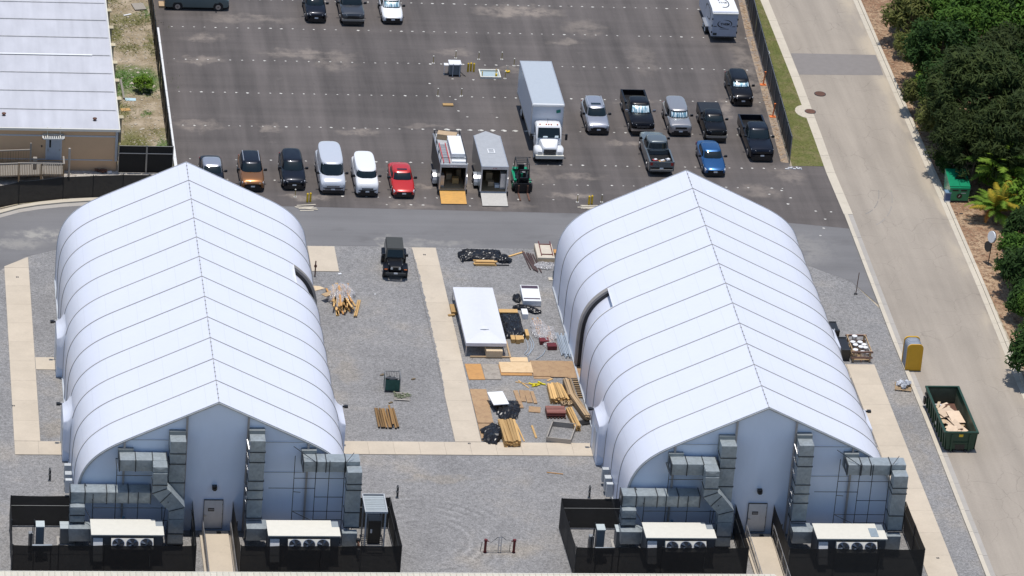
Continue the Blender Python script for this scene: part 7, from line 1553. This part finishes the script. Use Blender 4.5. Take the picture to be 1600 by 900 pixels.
def tree_proto(key, seed, rx, ry, rz_, cz, n, cr, per, size, mat, elong=1.5, up=.35, droop=0.0, low=-.5, trunk=.16):
    rs = random.Random(seed); cen = crown_centers(rs, rx, ry, rz_, cz, n, cr, low)
    me = leafcloud(rs, cen, per, size, cr, up, elong, droop).build('crown', mat, mesh_only=True, fix=False)
    tb = MB(); tb.tube((0, 0, -.05), (.1, .05, cz*.6), trunk, 8, trunk*.7); tb.tube((.1, .05, cz*.6), (0, 0, cz+.4*rz_), trunk*.7, 7, trunk*.3)
    br = MB()
    for c_ in cen[::max(1, n//16)]: br.tube((.06, .03, max(.3, cz*.55)), (c_[0]*.85, c_[1]*.85, c_[2]*.95), trunk*.35, 5, trunk*.1)
    protos[key] = (me, tb.build('trunk', m_bark, mesh_only=True), br.build('limbs', m_bark, mesh_only=True))
tree_proto('pine', 11, 3.4, 3.4, 3.2, 4.6, 120, .70, 125, .24, L_pine, 2.8, .5)
tree_proto('pine2', 12, 2.8, 2.8, 2.9, 4.2, 95, .68, 125, .22, L_pine, 2.8, .5)
tree_proto('broad', 13, 3.0, 3.0, 2.6, 3.8, 80, .8, 95, .30, L_dark, 1.5)
tree_proto('broad2', 14, 2.4, 2.4, 2.2, 3.2, 60, .75, 95, .30, L_mid, 1.5)
tree_proto('olive', 15, 1.8, 1.8, 1.6, 2.1, 42, .6, 80, .22, L_olive, 1.9, .5)
tree_proto('midshrub', 16, 1.3, 1.3, 1.1, 1.2, 30, .5, 75, .22, L_mid, 1.7, .5, trunk=.07)
tree_proto('bright', 17, 1.5, 1.5, 1.3, 1.9, 30, .55, 70, .30, L_bright, 1.5, .6, trunk=.08)
tree_proto('darkshrub', 18, 1.6, 1.6, 1.5, 1.6, 42, .55, 95, .24, L_dark, 1.7, .5, trunk=.07)
def tree(key, x, y, rz, s_, label, name='tree', cat='tree', group='trees on the right side of the road'):
    t = thing(name, label, cat, (x, y, 0), rz, group); sc = s_ if isinstance(s_, tuple) else (s_, s_, s_); t.scale = sc
    me, tb, br = protos[key]; link('crown', me, t); link('trunk', tb, t); link('limbs', br, t); return t
def GT(px_, py_, h): return None
TREES = [('pine', (65.76, 61.94), .3, 1.15, 'largest dark feathery tree filling the upper right'), ('pine2', (69.32, 68.00), 1.9, 1.1, 'dark feathery tree behind the largest one at the right edge'), ('pine', (67.26, 55.25), 2.6, 1.0, 'dark feathery tree at the right edge above the green palms'),
 ('pine2', (63.35, 57.51), 4.1, .80, 'dark feathery tree directly above the green waste container'), ('broad', (65.03, 73.83), .8, .95, 'dark broadleaf tree left of the feathery trees near the top'), ('broad2', (69.01, 78.60), 2.2, 1.15, 'bright green broadleaf tree at the top edge, middle of the wood'), ('broad2', (72.63, 80.11), 3.6, 1.2, 'bright green broadleaf tree in the top right corner'),
 ('broad', (64.19, 68.37), 5.0, .72, 'dark broadleaf tree behind the twiggy olive shrubs above the mulch'), ('olive', (64.87, 83.57), .4, 1.25, 'olive yellow tree at the top edge nearest the road'), ('olive', (64.02, 75.46), 1.6, 1.0, 'olive shrub tree with bare twigs beside the road patch'), ('olive', (62.95, 69.10), 2.9, .9, 'olive shrub tree above the bare mulch gap'), ('olive', (62.75, 64.89), 3.9, .8, 'olive leafed tree leaning out left of the largest feathery tree'), ('bright', (63.67, 71.55), 3.9, .8, 'light green leafy branch cluster over the road patch side'), ('olive', (63.69, 80.69), .9, .6, 'low olive bush nearest the road above the patch'),
 ('pine2', (64.09, 55.68), 5.1, .78, 'dark feathery tree leaning over the green waste container'), ('darkshrub', (62.70, 57.82), 3.3, .7, 'dark shrub low over the mulch above the green container'), ('darkshrub', (65.16, 58.47), .6, .9, 'dark leafy shrub right of the green container under the trees'), ('broad', (70.71, 67.71), 1.1, 1.1, 'dark filler tree inside the wood at the right edge'), ('broad', (71.63, 81.71), 4.4, 1.1, 'shaded broadleaf tree deep inside the wood'),
 ('broad2', (67.13, 82.76), 5.3, .9, 'green broadleaf tree right of the olive tree at the top edge'), ('darkshrub', (64.54, 85.60), 1.3, .7, 'low brownish shrub at the road edge of the wood near the top'), ('midshrub', (63.66, 65.07), 2.1, .8, 'green shrub at the foot of the wood opposite the manhole'), ('midshrub', (65.13, 75.79), .2, .8, 'small green shrub beside the twiggy olive tree')]
for k, (key, p, rz, s_, lb) in enumerate(TREES): tree(key, p[0], p[1], rz, s_, lb)
for k, (x, y) in enumerate(((78, 96), (84, 88), (80, 78), (86, 70), (79, 66), (90, 98), (74, 101), (67, 99), (82, 60), (88, 58), (71, 106), (80, 108), (90, 80), (95, 90))):
    tree(('broad', 'pine2')[k % 2], x, y, k*1.3, 1.15, 'background tree standing deeper in the wood beyond the right edge', group='background trees deeper in the wood')
# palms
def frond_mesh(rs, L, drop, mat, wl=.34, n=16, name='frond'):
    b = MB(); pts_ = []
    for i in range(n+1):
        u = i/n; pts_.append(Vector((L*(u-.12*u*u), 0, L*(.62*u-drop*u*u))))
    for i in range(n):
        d = (pts_[i+1]-pts_[i]); sd = Vector((0, .018*(1-i/n)+.004, 0)); up_ = Vector((0, 0, .01))
        b.quad(pts_[i]-sd, pts_[i+1]-sd, pts_[i+1]+sd, pts_[i]+sd)
        if i < 2: continue
        u = i/n; ll = wl*L*.55*math.sin(math.pi*min(1, .18+u*.82))**.6
        for s_ in (-1, 1):
            for q_ in (0, .5):
                p = pts_[i]+d*q_; tip = p+Vector((ll*.55, s_*ll, -ll*rs.uniform(.25, .6))); w_ = d.normalized()*.055*L*.35
                b.add([p-w_, p+w_, tip+w_*.2, tip-w_*.1], [(0, 1, 2, 3)])
    return b.build(name, mat, mesh_only=True, fix=False)
rs = random.Random(5)
FR = {'green': [frond_mesh(rs, 2.3, .62, L_bright), frond_mesh(rs, 2.6, .85, L_mid)], 'yellow': [frond_mesh(rs, 1.9, .6, L_yel), frond_mesh(rs, 1.9, .85, L_bright)], 'org': [frond_mesh(rs, 1.6, 1.0, L_org)]}
def palm(x, y, kind, lb, n=16, h=1.0, s_=1.0, stems=3, extra=0):
    t = thing('palm', lb, 'palm', (x, y, 0), R.random()*6, 'palms on the right side'); t.scale = (s_, s_, s_)
    for k in range(stems):
        a = k*2.1; part('stem', m_bark, t, lambda b: b.tube((math.cos(a)*.15, math.sin(a)*.15, 0), (math.cos(a)*.3, math.sin(a)*.3, h+.2*k), .07, 7, .05))
    for k in range(n+extra):
        a = k*2.39996; st_ = k % stems; bx_, by_ = math.cos(st_*2.1)*.3, math.sin(st_*2.1)*.3
        me = R.choice(FR[kind]) if k < n else FR['org'][0]
        o = link('frond', me, t, (bx_, by_, h+.2*st_), (R.uniform(-.2, .2), -1.05+1.15*(k/(n+extra))**.8, a)); q_ = R.uniform(.75, 1.1); o.scale = (q_, q_, q_)
palm(*(64.65, 49.39), 'yellow', 'yellow-green palm with orange tips at the right roadside', 40, .5, 1.25, 4, 6)
palm(*(65.93, 53.21), 'green', 'arching green palm directly right of the green container', 34, 1.5, 1.45, 3, 4)
palm(*(68.19, 56.42), 'green', 'tall green palm at the right edge under the dark trees', 30, 1.6, 1.5, 3)
palm(*(65.79, 55.99), 'green', 'small green palm behind the green container', 18, 1.3, .85, 3)
palm(*(66.36, 52.07), 'green', 'green palm at the right edge right of the yellow palm', 18, 1.2, 1.0, 3)
for p, s_, lb, key in (((64.67, 41.83), 1.0, 'bushy green shrub at the right edge below the tripod dish', 'midshrub'), ((64.21, 36.94), 1.15, 'dark bushy shrub at the right edge beside the mulch', 'darkshrub'), ((63.38, 39.46), .6, 'small green shrub with light leaf tips below the dish', 'midshrub'), ((66.37, 44.75), 1.1, 'shrub at the right edge under the green palm', 'darkshrub'), ((67.79, 54.88), 1.25, 'bright leafy shrub at the right edge above the palms', 'bright'), ((66.09, 54.49), .9, 'bright leafy shrub just above the tall green palm', 'bright'), ((65.61, 59.26), .7, 'small bright shrub in the dark foliage above the container', 'bright'), ((63.87, 32.70), 1.0, 'dark shrub overhanging the kerb at the right edge', 'darkshrub'),
   ((62.27, 22.57), 1.3, 'dark shrub just cut by the right edge casting shade on the road', 'darkshrub'), ((66.55, 50.52), .9, 'bright leafy shrub between the two palms at the right edge', 'bright')):
    tree(key, p[0], p[1], R.random()*6, s_, lb, 'shrub', 'shrub', 'shrubs on the right side of the road')
# an ixora-like dark tree crown outside the edge that shades the kerb
for k, (x, y) in enumerate(((64.0, 31.5), (63.6, 27.0), (64.2, 23.0))): tree('broad2', x, y, k, .62, ('far', 'middle', 'near')[k]+' one of three roadside trees whose shade falls on the right kerb', group='roadside trees just beyond the right edge')
# weeds in the scrub strip
def weeds(name, spots, mat, lb, h=.22, per=90, size=.13):
    rs_ = random.Random(len(lb)); b = MB()
    for (x, y, rx_, ry_) in spots:
        for k in range(int(per*rx_*ry_)):
            px_, py_ = x+rs_.gauss(0, .5)*rx_, y+rs_.gauss(0, .5)*ry_; hh = h*rs_.uniform(.3, 1.2); w_ = size*rs_.uniform(.3, .8); a = rs_.random()*6.28; dx, dy = math.cos(a)*w_*.5, math.sin(a)*w_*.5; lx, ly = rs_.uniform(-1.5, 1.5)*hh, rs_.uniform(-1.5, 1.5)*hh; hh *= .6
            b.add([(px_-dx, py_-dy, 0), (px_+dx, py_+dy, 0), (px_+dx*.3+lx, py_+dy*.3+ly, hh)], [(0, 1, 2)])
    tag(b.build(name, mat, kind='stuff', fix=False), lb, 'weeds')
weeds('green_weeds', [(-1.6, 72.9, 2.6, 2.2), (-.6, 70.8, 1.0, 1.6), (-2.9, 72, 1, 3), (-.1, 86, .8, 1.8), (.1, 59, .7, 4), (-.9, 66.6, .5, .8)], L_mid, 'green weeds in the strip between the tan building and the lot fence')
weeds('olive_weeds', [(-2.4, 59.8, 1.4, 3.4), (-2.9, 82, 1.0, 2.5), (-1.5, 84, 2.6, 1.6), (-2.6, 67, .9, 2.5), (-2.8, 89, 1.2, 2.5), (.1, 80, .5, 3), (-.5, 63, .4, 1), (-1.8, 79, 1.5, 1.6)], L_olive, 'dry olive weeds in the strip between the tan building and the lot fence', .25)
tree('bright', -1.0, 70.6, .5, .42, 'small green bush in the weedy strip left of the parking lot', 'shrub', 'shrub', None)
b = MB(); rs_ = random.Random(3)
for k in range(2600):
    y = rs_.uniform(58.9, 100); x = rs_.uniform(50.3+(y-59)*.045, 52.75+(y-59)*.012); h_ = rs_.uniform(.02, .06); w_ = .04; a = rs_.random()*6.28
    b.add([(x-w_*math.cos(a), y-w_*math.sin(a), .018), (x+w_*math.cos(a), y+w_*math.sin(a), .018), (x+rs_.uniform(-.14, .14), y+rs_.uniform(-.14, .14), .018+h_*.5)], [(0, 1, 2)])
tag(b.build('verge_grass_blades', mat_leaf('leaf_grass', (.10, .115, .026), (.15, .15, .045)), kind='stuff', fix=False), 'short olive grass on the verge between lot fence and road', 'grass')
b = MB()
for k in range(4200):
    y = rs_.uniform(15, 98); x = 61.75+abs(rs_.gauss(0, 1.9)); s_ = rs_.uniform(.05, .16)
    b.obox((x, y, .02), (s_*1.5, s_*.5, .02), rs_.random()*3, rs_.random()*.5)
tag(b.build('mulch_chips', pm('mulch_chip', (.36, .25, .16), .95, nscale=.9, namt=.5), kind='stuff'), 'fallen leaves and bark chips on the ground right of the road', 'leaf litter')
